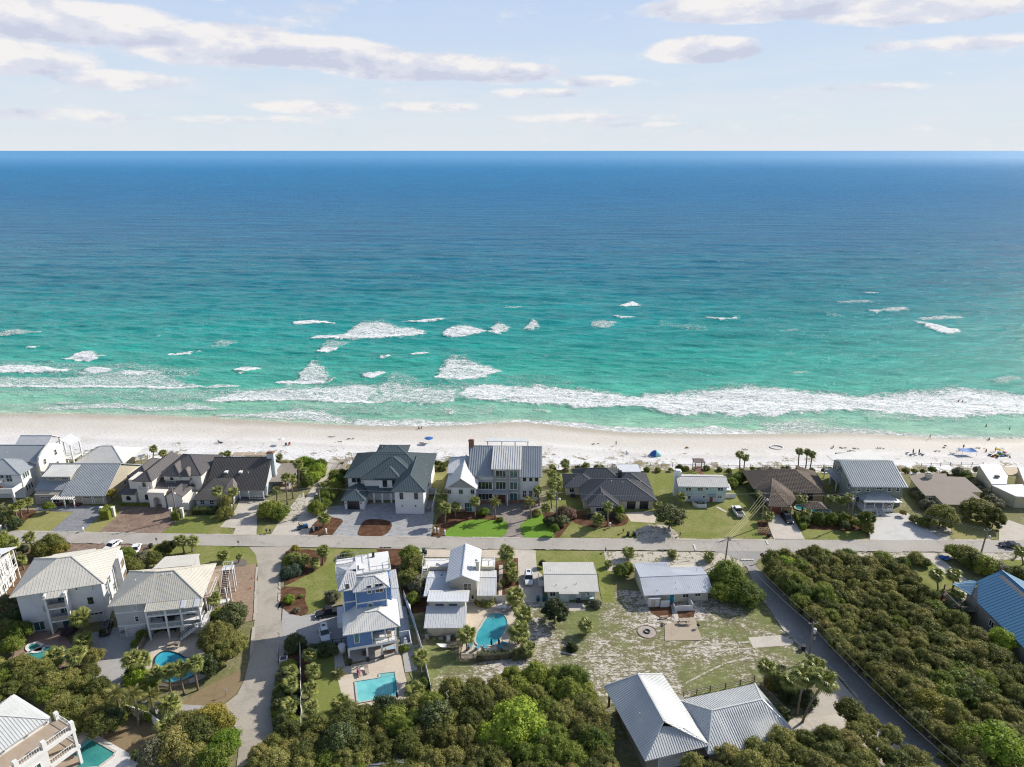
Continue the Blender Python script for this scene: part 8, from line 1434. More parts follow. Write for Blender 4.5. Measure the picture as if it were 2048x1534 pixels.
for x, y, t in ((206, 1033, 'left white pillar of the hedge gate right of the beige cottage'), (229, 1033, 'right white pillar of the hedge gate right of the beige cottage'), (344, 1035, 'left white pillar before the villa wall beside the utility pole'), (366, 1035, 'right white pillar before the villa wall')):
 p = P(x, y); tag(MB().box(-.3, .3, -.3, .3, 0, 2.6).box(-.38, .38, -.38, .38, 2.604, 2.8).build('gate_pillar', STUCCO, None, p), t, 'pillar')
q = [(1096, 937), (1200, 934), (1300, 934), (1390, 935), (1500, 938), (1620, 937), (1700, 938)]
fence(q, 'thin post and wire fence along the dune behind the bungalow and villa', 1.2, M('driftwood', (.42, .38, .33)), 3.4, rails=(.5, 1.0), z=-.2); fence([(1842, 934), (1900, 932), (1965, 932)], 'thin post and wire fence on the dune behind the yellow bungalow', 1.2, M('driftwood', (.42, .38, .33)), 3.0, rails=(.5, 1.0), z=-.2)
def text_obj(s, size, mat, parent, loc, rot, name='lettering'):
 cu = bpy.data.curves.new(name, 'FONT'); cu.body = s; cu.size = size; cu.align_x = 'CENTER'; cu.align_y = 'CENTER'; cu.extrude = .004; cu.materials.append(mat)
 t = bpy.data.objects.new('t', cu); col.objects.link(t); me = bpy.data.meshes.new_from_object(t.evaluated_get(bpy.context.evaluated_depsgraph_get())); bpy.data.objects.remove(t); return link(name, me, parent, loc, rot)
POLEW = M('pole_wood', (.26, .23, .20), .9, .2, 2)
def pole(bx, by, tx, ty, label, lamp=None, arms=1, xf=None):
 base = P(bx, by); h = HG(bx, by, ty); tx_ = P(tx, ty, h).x - base.x; o = empty('utility_pole', base, 0, label, 'utility pole')
 top = Vector((tx_ * .6, 0, h)); MB().tube([(0, 0, 0), top * .5, top], [.19, .16, .13], 8).build('shaft', POLEW, o)
 for k in range(arms): MB().bar(top + Vector((-.9, 0, -.35 - k * .8)), top + Vector((.9, 0, -.35 - k * .8)), .1).build('crossarm', POLEW, o)
 for dx in (-.8, 0, .8): MB().tube([top + Vector((dx, 0, -.28)), top + Vector((dx, 0, -.05))], .05, 6).build('insulator', TRIMG, o)
 if xf: MB().tube([top + Vector((xf, -.35, -2.2)), top + Vector((xf, -.35, -1.2))], [.27, .27], 10).build('transformer', TRIMG, o)
 if lamp: MB().bar(top + Vector((0, 0, -1.9)), top + Vector((lamp, -.3, -1.7)), .06).build('lamp_arm', METAL, o); MB().tube([top + Vector((lamp, -.3, -1.95)), top + Vector((lamp, -.3, -1.7)), top + Vector((lamp, -.3, -1.55))], [.34, .26, .12], 10).build('lamp_head', WHITE, o)
 return base + top
tops = {}
tops['a'] = pole(355, 1040, 343, 973, 'tall pole with white lamp before the villa driveway', lamp=.6)
tops['b'] = pole(642, 1026, 637, 974, 'tall pole with lamp beside the beach access', lamp=-.6)
tops['c'] = pole(1112.5, 1046, 1113.5, 984, 'tall pole with white lamp between grey gabled house and bungalow', lamp=.7)
tops['d'] = pole(1522, 1054, 1529, 985, 'tall pole with transformer before the tile roof villa', arms=1, lamp=.7)
tops['e'] = pole(1450, 1125, 1458, 1073, 'utility pole at the near side of the road junction', arms=1)
tops['f'] = pole(1700, 1048, 1711, 983, 'tall pole with lamp left of the sage green porch', lamp=-.5)
tops['g'] = pole(1961, 1110, 1977, 1058, 'leaning pole with lamp near the dark car at the right', lamp=.6)
tops['h'] = pole(1617, 1318, 1625, 1244, 'utility pole with transformer beside the side road', xf=.35)
tops['i'] = pole(75, 1106, 64, 1073, 'thin grey pole beside the leaning palm at the left road end')
WIRE = M('wire_grey', (.34, .33, .31), .6); WIREY = M('wire_cover_yellow', (.55, .50, .25), .6)
def wire(a, c, label, sag=.6, r=.016, mat=WIRE, group=None):
 a, c = Vector(a), Vector(c); n = 14; pts = [(a + (c - a) * k / n + Vector((0, 0, -sag * 4 * (k / n) * (1 - k / n)))) - a for k in range(n + 1)]
 o = MB().tube(pts, r, 4, cap=False).build('overhead_wire', mat, None, a); return tag(o, label, 'wire', group)
for dx in (-.8, .8):
 s = 'left' if dx < 0 else 'right'; v_ = Vector((dx, 0, -.1)); G_ = 'overhead wires along the street'
 for A_, B_, t in (('a', 'b', 'villa pole to beach access pole'), ('b', 'c', 'beach access pole to bungalow pole'), ('c', 'd', 'bungalow pole to tile villa pole'), ('d', 'f', 'tile villa pole to sage house pole'), ('f', 'g', 'sage house pole to the leaning pole')):
  wire(tops[A_] + v_, tops[B_] + v_, s + ' hand wire strung from ' + t, 1.0, group=G_)
for k, dx in enumerate((-.7, -.2, .3, .7)): wire(tops['e'] + Vector((dx, 0, -.1)), tops['d'] + Vector((dx, 0, -.3 - .5 * k)), ['leftmost', 'second', 'third', 'rightmost'][k] + ' yellowish wire crossing the road between two poles', .5, .035, WIREY, 'yellowish wires across the road')
far_ = P(1960, 1560, 8)
for k, dx in enumerate((-.8, .8)):
 s = ['left', 'right'][k]; wire(tops['e'] + Vector((dx, 0, -.2)), tops['h'] + Vector((dx, 0, -.1)), s + ' wire above the side road, upper span', 1.0, .03, WIRE, 'wires above the side road'); wire(tops['h'] + Vector((dx, 0, -.1)), far_ + Vector((dx, 0, 0)), s + ' wire above the side road, lower span', 1.0, .03, WIRE, 'wires above the side road')
def sign(bx, by, ty, label, kind='back', w=.6, hh=.75, name='street_sign'):
 base = P(bx, by); h = max(1.6, HG(bx, by, ty)); o = empty(name, base, 0, label, 'sign'); MB().tube([(0, 0, 0), (0, 0, h)], .035, 6).build('post', METAL, o)
 if kind == 'stop':
  pts = [(.45 * math.cos(math.pi / 8 + k * math.pi / 4), .45 * math.sin(math.pi / 8 + k * math.pi / 4)) for k in range(8)]; b = MB()
  b.mat(M('sign_white', (.75, .75, .75), .4)); b.face([(x * 1.06, -.045, h + z * 1.06) for x, z in pts]); b.mat(M('sign_red', (.40, .02, .02), .4)); b.face([(x * .97, -.052, h + z * .97) for x, z in pts]); b.build('sign_face', None, o)
  text_obj('STOP', .34, MATS['sign_white'], o, (0, -.062, h), (R(90), 0, 0))
 else: MB().box(-w / 2, w / 2, -.05, -.02, h - hh, h).build('sign_face', M('sign_panel_white', (.72, .72, .70), .5), o)
 return o
sign(1521.5, 1124, 1109, 'red octagonal stop sign at the side road junction', 'stop', name='stop_sign'); sign(315, 1089, 1075, 'white sign on a post beside the road above the grey porch house'); sign(478, 1092, 1081, 'white sign on a post at the lane junction'); sign(452, 1393, 1386, 'small white yard sign on the brown lawn corner by the lane', w=.5, hh=.4)
def mailbox(x, y, label, mat, h=1.2, big=False):
 o = empty('mailbox', P(x, y), 0, label, 'mailbox'); w = .14 if not big else .28; MB().box(-w / 2, w / 2, -w / 2, w / 2, 0, h).build('post', mat, o); MB().box(-.12, .12, -.5, .12, h - .25, h + .02).tube([(0, -.5, h + .02), (0, .12, h + .02)], .12, 8).build('box', mat, o)
 if big: MB().box(-.2, .2, -.2, .2, h * .9, h * 1.15).build('cap', mat, o)
BLK = M('black_plastic', (.02, .02, .022), .5); GRNP = M('green_plastic', (.02, .075, .05), .5); TEALP = M('teal_plastic', (.0, .09, .12), .5)
for x, y, t, m_, bg in ((15, 1059, 'white mailbox post at the left end of the road', WHITE, 1), (3, 1061, 'short white block beside the mailbox at the left edge', WHITE, 1), (168, 1063, 'cream mailbox at the road before the beige cottage drive', WHITE, 0), (534, 1066, 'dark mailbox left of the beach access, nearer the drive', BLK, 0), (541, 1066, 'dark mailbox left of the beach access, nearer the sand path', BLK, 0), (628, 1063, 'large white mailbox at the mulch island by the beach access', WHITE, 1), (653, 1068, 'slim white mailbox in the mulch before the teal roofed house', WHITE, 1), (637, 1058, 'pinkish post beside the white mailbox at the beach access', M('pink_paint', (.6, .4, .4)), 0),
 (857, 1064, 'white post at the forecourt corner of the teal roofed house', WHITE, 1), (870, 1066, 'first white mailbox left of the bright lawn', WHITE, 1), (877, 1067, 'second white mailbox left of the bright lawn', WHITE, 1), (890, 1071, 'white mailbox touching the bright lawn', WHITE, 1), (1220, 1056, 'white curved mailbox post before the charcoal bungalow', WHITE, 1), (1246, 1066, 'small dark mailbox on the lawn before the charcoal bungalow', BLK, 0), (1211, 1104, 'brown mailbox at the lawn corner below the road', WOOD_R, 0), (1360, 1072, 'thin dark post left of the aqua cottage lawn', WOOD, 0), (1538, 1108, 'dark mailbox behind the stop sign', BLK, 0), (1743, 1068, 'low dark mailbox at the shell driveway', BLK, 0), (2031, 1116, 'wooden double mailbox near the right edge', WOOD, 1)): mailbox(x, y, t, m_, 1.3 if bg else 1.1, bool(bg))
def bin_(x, y, label, mat, lid=None):
 o = empty('wheeled_bin', P(x, y), R(random.uniform(-12, 12)), label, 'bin'); b = MB(); i = 0
 b.v += [(-.27, -.32, .08), (.27, -.32, .08), (.27, .28, .08), (-.27, .28, .08), (-.34, -.40, 1.0), (.34, -.40, 1.0), (.34, .36, 1.0), (-.34, .36, 1.0)]
 for f in ((0, 1, 5, 4), (1, 2, 6, 5), (2, 3, 7, 6), (3, 0, 4, 7), (4, 5, 6, 7), (3, 2, 1, 0)): b.f.append(f); b.m.append(0); b.sm.append(False)
 b.build('body', mat, o); MB().box(-.37, .37, -.44, .42, 1.004, 1.08).build('lid', lid or mat, o)
 for s in (-.3, .3): MB().tube([(s - .04, .34, .12), (s + .04, .34, .12)], .12, 8).build('wheel', BLK, o)
for x, y, t, m_ in ((835, 1106, 'green bin at the road left of the white gabled roof, left', GRNP), (848, 1105, 'green bin at the road left of the white gabled roof, right', GRNP), (851, 1110, 'dark bin in front of the right green bin', BLK), (1256, 1072, 'left black bin on the lawn edge before the bungalow', BLK), (1268, 1072, 'right black bin on the lawn edge before the bungalow', BLK), (1076, 1202, 'left teal bin beside the pale aqua bungalow', TEALP), (1088, 1202, 'right teal bin beside the pale aqua bungalow', TEALP), (1537, 1074, 'fallen looking black bin beside the crate stand', BLK), (1606, 1300, 'black bin on the shoulder of the side road', BLK), (1734, 1066, 'dark bin under the bush at the shell driveway', BLK), (302, 1096, 'dark bin at the parking apron beside the brown shrub', BLK)): bin_(x, y, t, m_)
o = empty('crate_stand', P(1527, 1068), 0, 'low wooden stand of open crates beside the villa driveway', 'crate stand')
for i in range(3):
 for j in range(2):
  b = MB(); x, z = -1.2 + i * .8, .05 + j * .7
  for a_ in ((x, 0, z), (x + .75, 0, z), (x, .7, z), (x + .75, .7, z)): b.bar(a_, (a_[0], a_[1], z + .65), .07)
  for zz in (z, z + .62): b.bar((x, 0, zz), (x + .75, 0, zz), .07); b.bar((x, .7, zz), (x + .75, .7, zz), .07); b.bar((x, 0, zz), (x, .7, zz), .07); b.bar((x + .75, 0, zz), (x + .75, .7, zz), .07)
  b.build('crate', M('crate_wood', (.45, .36, .22), .8), o)
o = empty('planter_box', P(568, 1326), R(10), 'square white planter box beside the lane', 'planter'); MB().box(-.7, .7, -.6, .6, 0, 1.1).build('box', WHITE, o); MB().box(-.5, .5, -.4, .4, 1.104, 1.2).build('dark_lid', BLK, o)
for x, y, t in ((504, 1158, 'upper small orange cone at the edge of the lane'), (501, 1178, 'lower small orange cone at the edge of the lane')):
 o = empty('traffic_cone', P(x, y), 0, t, 'cone'); MB().box(-.2, .2, -.2, .2, 0, .04).build('base', BLK, o); MB().tube([(0, 0, .04), (0, 0, .7)], [.15, .03], 8).build('cone', M('cone_orange', (.6, .12, .03)), o)
RUB = M('tyre_rubber', (.02, .02, .02), .8); RIM = M('wheel_rim', (.35, .35, .36), .35, metal=.6); CARG = M('car_glass', (.015, .018, .02), .06, spec=.9); LAMPW = M('headlight', (.7, .7, .68), .2); LAMPR = M('tail_light', (.35, .02, .02), .3)
def car(fx, fy, rx, ry, label, paint, kind='suv', L=None):
 a, b_ = P(fx, fy), P(rx, ry); mid = (a + b_) / 2; ang = math.atan2(a.y - b_.y, a.x - b_.x)
 L, Wd, H = {'suv': (4.75, 1.92, 1.75), 'sedan': (4.8, 1.84, 1.42), 'pickup': (5.7, 2.0, 1.85)}[kind]
 o = empty({'suv': 'parked_suv', 'sedan': 'parked_car', 'pickup': 'parked_pickup'}[kind], mid, ang, label, 'pickup truck' if kind == 'pickup' else 'car'); h2 = L / 2
 def body(secs, mat, name):
  V = []; F = []
  for x, w, z0, z1 in secs:
   V += [(x, -w / 2, z0), (x, -w / 2 * 1.0, lerp(z0, z1, .55)), (x, -w / 2 * .90, z1), (x, w / 2 * .90, z1), (x, w / 2, lerp(z0, z1, .55)), (x, w / 2, z0)]
  n = len(secs)
  for i in range(n - 1):
   for j in range(6): F.append((i * 6 + j, i * 6 + (j + 1) % 6, i * 6 + 6 + (j + 1) % 6, i * 6 + 6 + j))
  F.append(tuple(range(6))[::-1]); F.append(tuple(range((n - 1) * 6, n * 6)))
  me = bpy.data.meshes.new(name); me.from_pydata(V, [], F); me.materials.append(mat); me.update()
  ob = link(name, me, o); md = ob.modifiers.new('bevel', 'BEVEL'); md.width = .06; md.segments = 2; return ob
 hb = .98 if kind != 'sedan' else .88
 body([(-h2, Wd * .88, .42, hb * .88), (-h2 + .25, Wd * .98, .34, hb * .98), (-h2 + 1.2, Wd, .30, hb), (h2 - 1.5, Wd, .30, hb), (h2 - .5, Wd * .96, .32, hb * .88), (h2 - .05, Wd * .84, .40, hb * .72)], paint, 'body')
 if kind == 'suv': cab = [(-h2 + .12, .80, hb - .05, hb), (-h2 + .45, .80, hb - .05, H - .06), (-h2 + 1.2, .82, hb - .05, H), (.35, .82, hb - .05, H - .02), (.95, .84, hb - .05, hb + .06)]
 elif kind == 'sedan': cab = [(-h2 + .55, .80, hb - .05, hb), (-h2 + 1.35, .74, hb - .05, H - .04), (-.1, .74, hb - .05, H), (.35, .76, hb - .05, H - .06), (1.15, .84, hb - .05, hb)]
 else: cab = [(-.65, .86, hb - .05, hb + .1), (-.55, .80, hb - .05, H - .03), (0, .80, hb - .05, H), (.75, .80, hb - .05, H - .03), (1.35, .86, hb - .05, hb + .06)]
 body([(x, Wd * w, z0, z1 - .06) for x, w, z0, z1 in cab], CARG, 'windows'); hi = [c for c in cab if c[3] > H - .12]
 MB().box(hi[0][0] - .02, hi[-1][0] + .05, -Wd * .36, Wd * .36, H - .07, H + .0).build('roof', paint, o)
 pb = MB()
 for s in (-1, 1):
  for x in (hi[0][0] + .05, (hi[0][0] + hi[-1][0]) / 2, hi[-1][0]): pb.bar((x, s * Wd * .415, hb - .02), (x, s * Wd * .35, H - .05), .07, .05)
 pb.build('pillars', paint, o)
 if kind == 'pickup': MB().box(-h2 + .15, -.85, -Wd * .40, Wd * .40, hb + .002, hb + .02).build('bed_floor', BLK, o); MB().box(-h2 + .02, -.7, -Wd * .5 + .02, -Wd * .41, hb - .1, hb + .12).box(-h2 + .02, -.7, Wd * .41, Wd * .5 - .02, hb - .1, hb + .12).box(-h2, -h2 + .12, -Wd * .405, Wd * .405, hb - .1, hb + .12).build('bed_sides', paint, o)
 elif kind == 'suv': MB().box(hi[0][0] + .5, hi[0][0] + 1.2, -.35, .35, H + .001, H + .02).build('sunroof', CARG, o)
 for s in (-1, 1):
  MB().bar((hi[0][0], s * Wd * .33, H + .04), (hi[-1][0] - .2, s * Wd * .33, H + .04), .04).build('roof_rail', RIM, o) if kind == 'suv' else None
  for x in (-h2 + .95, h2 - .95):
   w = MB().tube([(x, s * (Wd / 2 - .22), .35), (x, s * (Wd / 2 + .01), .35)], .35, 14).build('wheel', RUB, o); MB().tube([(x, s * (Wd / 2 + .0), .35), (x, s * (Wd / 2 + .03), .35)], .21, 10).build('rim', RIM, w)
  MB().box(h2 - .14, h2 - .01, s * Wd * .36 - .16, s * Wd * .36 + .16, .60, .74).build('headlight', LAMPW, o); MB().box(-h2 - .02, -h2 + .08, s * Wd * .38 - .13, s * Wd * .38 + .13, .66, .84).build('tail_light', LAMPR, o)
  MB().box(.75, .95, s * (Wd / 2 + .02) - .02 * s, s * (Wd / 2 + .22), hb, hb + .16).build('mirror', paint, o) if s > 0 else MB().box(.75, .95, s * (Wd / 2 + .22), s * (Wd / 2), hb, hb + .16).build('mirror', paint, o)
 return o
CW = M('car_white', (.72, .73, .74), .25, .02); CB = M('car_black', (.012, .013, .015), .18, .02); CS = M('car_silver_white', (.60, .64, .68), .25, .02); CD = M('car_dark_grey', (.03, .035, .038), .25, .02)
car(218, 1099, 232, 1090, 'white car half hidden behind the white three storey roof', CW, 'sedan'); car(268, 1109, 275, 1096, 'white car parked at an angle on the brick apron', CW, 'sedan')
car(218, 1247, 209, 1275, 'dark grey suv on the gravel drive beside the white three storey house', CD); car(634, 1234, 684, 1224, 'black pickup parked beside the blue house', CB, 'pickup'); car(653, 1287, 647, 1257, 'white suv on the gravel drive below the black pickup', CW)
car(1058, 1176, 1057, 1147, 'silver white suv on the concrete drive beside the kidney pool palms', CS); car(1468, 1016, 1482, 1037, 'white pickup on the lawn right of the aqua cottage', CW, 'pickup'); car(1582, 1052, 1565, 1030, 'black suv on the tile villa driveway', CB); car(1998, 1093, 2040, 1096, 'black car driving on the road at the right', CB, 'sedan')
o = empty('beach_buggy', P(605, 1057), R(35), 'small blue open buggy parked on the beach access', 'buggy'); BUG = M('buggy_blue', (.02, .12, .30), .3)
MB().box(-1.3, 1.3, -.5, .5, .35, .7).box(.5, 1.3, -.45, .45, .7, .9).build('body', BUG, o); MB().box(-.6, .1, -.45, .45, .7, .95).box(-.7, -.55, -.45, .45, .95, 1.4).build('seat', BLK, o); MB().bar((.4, -.45, .8), (.1, -.45, 1.7), .05).bar((.4, .45, .8), (.1, .45, 1.7), .05).bar((-.8, -.45, .7), (-.7, -.45, 1.7), .05).bar((-.8, .45, .7), (-.7, .45, 1.7), .05).bar((.1, -.45, 1.7), (-.7, -.45, 1.7), .05).bar((.1, .45, 1.7), (-.7, .45, 1.7), .05).bar((-.7, -.45, 1.7), (-.7, .45, 1.7), .05).build('roll_cage', BLK, o)
for x in (-.9, .9):
 for s in (-1, 1): MB().tube([(x, s * .45, .32), (x, s * .7, .32)], .32, 12).build('wheel', RUB, o)
SKIN = M('skin', (.42, .24, .16), .6, .05)
def figure(pose, seed=0):
 k = 'fig' + pose
 if k in win_cache: return win_cache[k]
 J = {'stand': {'p': (0, 0, .93), 'c': (0, 0, 1.25), 'n': (0, 0, 1.48), 'h': (0, .02, 1.60), 't': (0, .02, 1.76), 'la': (-.18, 0, 1.42), 'le': (-.26, -.02, 1.14), 'lw': (-.28, .08, .90), 'lh': (-.28, .11, .80), 'lp': (-.10, 0, .90), 'lk': (-.11, .02, .50), 'lf': (-.11, -.02, .08), 'lt': (-.12, .16, .03)},
         'walk': {'p': (0, 0, .91), 'c': (0, .02, 1.23), 'n': (0, .05, 1.46), 'h': (0, .08, 1.58), 't': (0, .08, 1.74), 'la': (-.18, .02, 1.40), 'le': (-.24, -.12, 1.16), 'lw': (-.24, -.02, .92), 'lh': (-.24, .03, .83), 'lp': (-.10, 0, .88), 'lk': (-.11, .18, .50), 'lf': (-.11, .24, .08), 'lt': (-.11, .40, .04)},
         'sit': {'p': (0, 0, .16), 'c': (0, -.08, .46), 'n': (0, -.08, .68), 'h': (0, -.06, .80), 't': (0, -.05, .95), 'la': (-.18, -.08, .62), 'le': (-.26, .08, .42), 'lw': (-.20, .28, .42), 'lh': (-.18, .36, .42), 'lp': (-.10, .02, .14), 'lk': (-.14, .42, .42), 'lf': (-.13, .70, .07), 'lt': (-.13, .84, .04)},
         'lie': {'p': (0, 0, .12), 'c': (0, -.33, .14), 'n': (0, -.55, .16), 'h': (0, -.68, .20), 't': (0, -.83, .22), 'la': (-.18, -.50, .14), 'le': (-.32, -.25, .09), 'lw': (-.28, -.02, .08), 'lh': (-.26, .07, .07), 'lp': (-.10, .03, .11), 'lk': (-.12, .45, .18), 'lf': (-.12, .85, .07), 'lt': (-.13, .93, .16)}}[pose]
 rt = {}
 for q in ('la', 'le', 'lw', 'lh', 'lp', 'lk', 'lf', 'lt'):
  x, y, z = J[q]; y2 = -y if (pose == 'walk' and q in ('lk', 'lf', 'lt', 'le', 'lw', 'lh')) else y
  if pose == 'walk' and q == 'lt': y2 = -.10;
  rt['r' + q[1]] = (-x, y2, z)
 nm = ['p', 'c', 'n', 'h', 't'] + ['la', 'le', 'lw', 'lh', 'lp', 'lk', 'lf', 'lt'] + ['ra', 're', 'rw', 'rh', 'rp', 'rk', 'rf', 'rt']; A = dict(J); A.update(rt)
 ix = {n_: i for i, n_ in enumerate(nm)}; E_ = [('p', 'c'), ('c', 'n'), ('n', 'h'), ('h', 't')] + [(s + a, s + b) for s in 'lr' for a, b in (('a', 'e'), ('e', 'w'), ('w', 'h'), ('p', 'k'), ('k', 'f'), ('f', 't'))] + [('n', 'la'), ('n', 'ra'), ('p', 'lp'), ('p', 'rp')]
 rad = {'p': .15, 'c': .15, 'n': .06, 'h': .10, 't': .075, 'a': .065, 'e': .045, 'w': .032, 'k': .062, 'f': .042}
 me = bpy.data.meshes.new('body'); me.from_pydata([A[n_] for n_ in nm], [(ix[a], ix[b]) for a, b in E_], []); ob = bpy.data.objects.new('tmp', me); col.objects.link(ob)
 sk = ob.modifiers.new('s', 'SKIN'); me.skin_vertices  # radius per joint
 for i, n_ in enumerate(nm):
  r_ = rad.get(n_) if len(n_) == 1 else {'a': .065, 'e': .045, 'w': .032, 'h': .038, 'p': .10, 'k': .062, 'f': .040, 't': .035}[n_[1]]
  me.skin_vertices[0].data[i].radius = (r_, r_); me.skin_vertices[0].data[i].use_root = (n_ == 'p')
 sb = ob.modifiers.new('b', 'SUBSURF'); sb.levels = 1
 dg = bpy.context.evaluated_depsgraph_get(); out = bpy.data.meshes.new_from_object(ob.evaluated_get(dg)); out.name = 'body'; out.materials.clear(); out.materials.append(SKIN)
 bpy.data.objects.remove(ob); win_cache[k] = (out, A); return win_cache[k]
HAIR = M('hair_brown', (.05, .03, .02), .7)
def person(x, y, label, pose='stand', cloth=(.02, .02, .03), top=None, rz=0, z=None, at=None, group=None):
 base = at if at is not None else P(x, y, z); me, A = figure(pose); o = empty('person', base, R(rz), label, 'person', group); link('body', me, o)
 cm = M('cloth_%d_%d_%d' % tuple(int(c * 100) for c in cloth), cloth, .8); b = MB(); pv = Vector(A['p'])
 for s in ('l', 'r'): b.tube([pv, Vector(A[s + 'p']), Vector(A[s + 'p']).lerp(Vector(A[s + 'k']), .45)], [.165, .13, .105], 10)
 b.build('shorts', cm, o)
 if top: b = MB(); b.tube([pv, Vector(A['c']), Vector(A['n']).lerp(Vector(A['c']), .15)], [.168, .175, .13], 10); tm = M('top_%d_%d_%d' % tuple(int(c * 100) for c in top), top, .8); [b.tube([Vector(A['n']).lerp(Vector(A[s + 'a']), .3), Vector(A[s + 'a']), Vector(A[s + 'a']).lerp(Vector(A[s + 'e']), .5)], [.09, .085, .07], 8) for s in 'lr']; b.build('shirt', tm, o)
 h, t = Vector(A['h']), Vector(A['t']); bk = Vector((0, -.03, .03)) if pose != 'lie' else Vector((0, -.05, 0)); MB().tube([h + bk, h.lerp(t, .6) + bk, t + bk * .5 + Vector((0, 0, .03))], [.085, .115, .06], 10).build('hair', HAIR, o); return o
def bz(x, y):  # height of the sand under a picture point
 z = -3.3
 for _ in range(6): p = P(x, y, z); t = (p.y - duneY(p.x)) / (shoreY(p.x) - duneY(p.x)); z = -2.9 * min(1, max(0, t / .16)) ** 2 * (3 - 2 * min(1, max(0, t / .16))) + min(1, max(0, t)) * (SEA + 2.93) + .05
 return z
for x, y, t, ps, c_, tp, rz in ((838, 858, 'person sitting at the waterline, left of a pair', 'sit', (.05, .02, .02), (.4, .08, .06), 20), (843, 857, 'person sitting at the waterline, right of a pair', 'sit', (.03, .03, .05), None, -10),
 (1232, 891, 'dark clothed person standing on the sand behind the charcoal bungalow', 'walk', (.02, .02, .03), (.03, .03, .04), 60), (1859, 878, 'person walking on the wet sand near the right edge', 'walk', (.03, .03, .04), None, 200), (1978, 880, 'person in red crouching on the wet sand', 'sit', (.4, .05, .04), (.4, .05, .04), 40), (1666, 896, 'person in blue sitting on the sand behind the sage green house', 'sit', (.03, .09, .14), (.04, .12, .16), 90),
 (1926, 898, 'person in red standing behind the blue canopy', 'stand', (.35, .04, .04), (.3, .04, .05), 180), (1918, 901, 'person in dark shorts sitting at the blue canopy', 'sit', (.03, .05, .12), (.05, .08, .2), 180), (1972, 903, 'person in blue sitting left of the colourful beach camp', 'sit', (.04, .1, .25), (.04, .12, .3), 150), (1990, 904, 'person standing among the colourful beach camp', 'stand', (.3, .2, .05), (.5, .35, .1), 180), (2019, 916, 'person sitting at the right end of the beach camp', 'sit', (.05, .08, .15), None, 170),
 (843, 886, 'sunbather lying left of the blue beach tent', 'lie', (.3, .1, .1), None, 80), (850, 888, 'sunbather lying nearest the blue beach tent', 'lie', (.05, .05, .1), None, 95), (1971, 857, 'person wading in the shallow water, left of two at the right', 'stand', (.03, .03, .04), None, 0), (2018, 863, 'person in dark trunks in the shallow water at the right edge', 'stand', (.03, .03, .04), (.05, .04, .04), 30), (1916, 807, 'swimmer in the surf, left of two', 'stand', (.02, .02, .02), None, 0), (1924, 808, 'swimmer in the surf, right of two', 'stand', (.02, .02, .02), None, 0)):
 inw = y < 870 and x > 1900; zz = bz(x, y) if not inw else SEA - (.45 if y > 840 else .9)
 person(x, y, t, ps, c_, tp, rz, z=zz)
def beach_at(x, y): p = P(x, y, bz(x, y)); return p
TB = M('tent_blue', (.02, .13, .42), .6); TBL = M('tent_pale_aqua', (.25, .55, .60), .6)
o = empty('beach_tent', beach_at(1311, 911), R(-15), 'blue and aqua rounded beach tent open to the sun', 'beach tent')
for a0_, a1_, m_ in ((0, .55, TB), (.55, 1, TBL)):
 b = MB(); n = 8
 for i in range(n):
  for j in range(4):
   th0, th1 = math.pi * i / n, math.pi * (i + 1) / n; u0, u1 = lerp(a0_, a1_, j / 4), lerp(a0_, a1_, (j + 1) / 4); f = lambda th, u: ((u - .5) * 3.6, -1.5 * math.cos(th) * math.sin(math.pi * (.12 + .76 * u)), 1.9 * math.sin(th) * math.sin(math.pi * (.12 + .76 * u)))
   b.face([f(th0, u0), f(th0, u1), f(th1, u1), f(th1, u0)], True)
 b.build('canopy', m_, o)
o = empty('beach_canopy', beach_at(1932, 910), 0, 'blue fabric beach canopy stretched between poles', 'canopy'); b = MB(); n = 8
for i in range(n):
 for j in range(4): f = lambda u, w: ((u - .5) * 5.0, (w - .5) * 3.0, 1.9 - .5 * math.sin(math.pi * u) * .5 + .35 * math.sin(math.pi * w) * math.sin(math.pi * u * 2) * .4); b.face([f(i / n, j / 4), f((i + 1) / n, j / 4), f((i + 1) / n, (j + 1) / 4), f(i / n, (j + 1) / 4)], True)
b.build('fabric', TB, o); [MB().tube([(x, y, 0), (x, y, 1.95)], .04, 6).build('pole', METAL, o) for x in (-2.4, 2.4) for y in (-1.4, 1.4)]
def umbrella(x, y, label, mat, closed=True, at=None, h=2.3, rad=1.2):
 base = at if at is not None else beach_at(x, y); o = empty('beach_umbrella', base, 0, label, 'umbrella'); MB().tube([(0, 0, 0), (0, 0, h)], .035, 6).build('pole', METAL, o)
 if closed: MB().tube([(0, 0, h - 1.5), (0, 0, h - .8), (0, 0, h)], [.17, .22, .03], 8).build('canopy', mat, o)
 else:
  b = MB(); n = 10
  for k in range(n): a, c = 2 * math.pi * k / n, 2 * math.pi * (k + 1) / n; b.face([(rad * math.cos(a), rad * math.sin(a), h - .35), (rad * math.cos(c), rad * math.sin(c), h - .35), (0, 0, h)])
  b.build('canopy', mat, o)
NAVY = M('navy_fabric', (.02, .035, .07), .8)
umbrella(1825, 910, 'closed dark umbrella on the sand, left of two', NAVY); umbrella(1837, 910, 'closed dark umbrella on the sand, right of two', NAVY); umbrella(564, 889, 'open white beach umbrella left of the red chair', M('white_fabric', (.7, .7, .7)), False); umbrella(858, 887, 'blue and white beach umbrella beside the sunbathers', TB, False, rad=1.5); umbrella(1996, 910, 'open yellow umbrella in the beach camp', M('yellow_fabric', (.5, .38, .06)), False, rad=1.1); umbrella(2004, 908, 'open white umbrella in the beach camp', MATS['white_fabric'], False, rad=1.0)
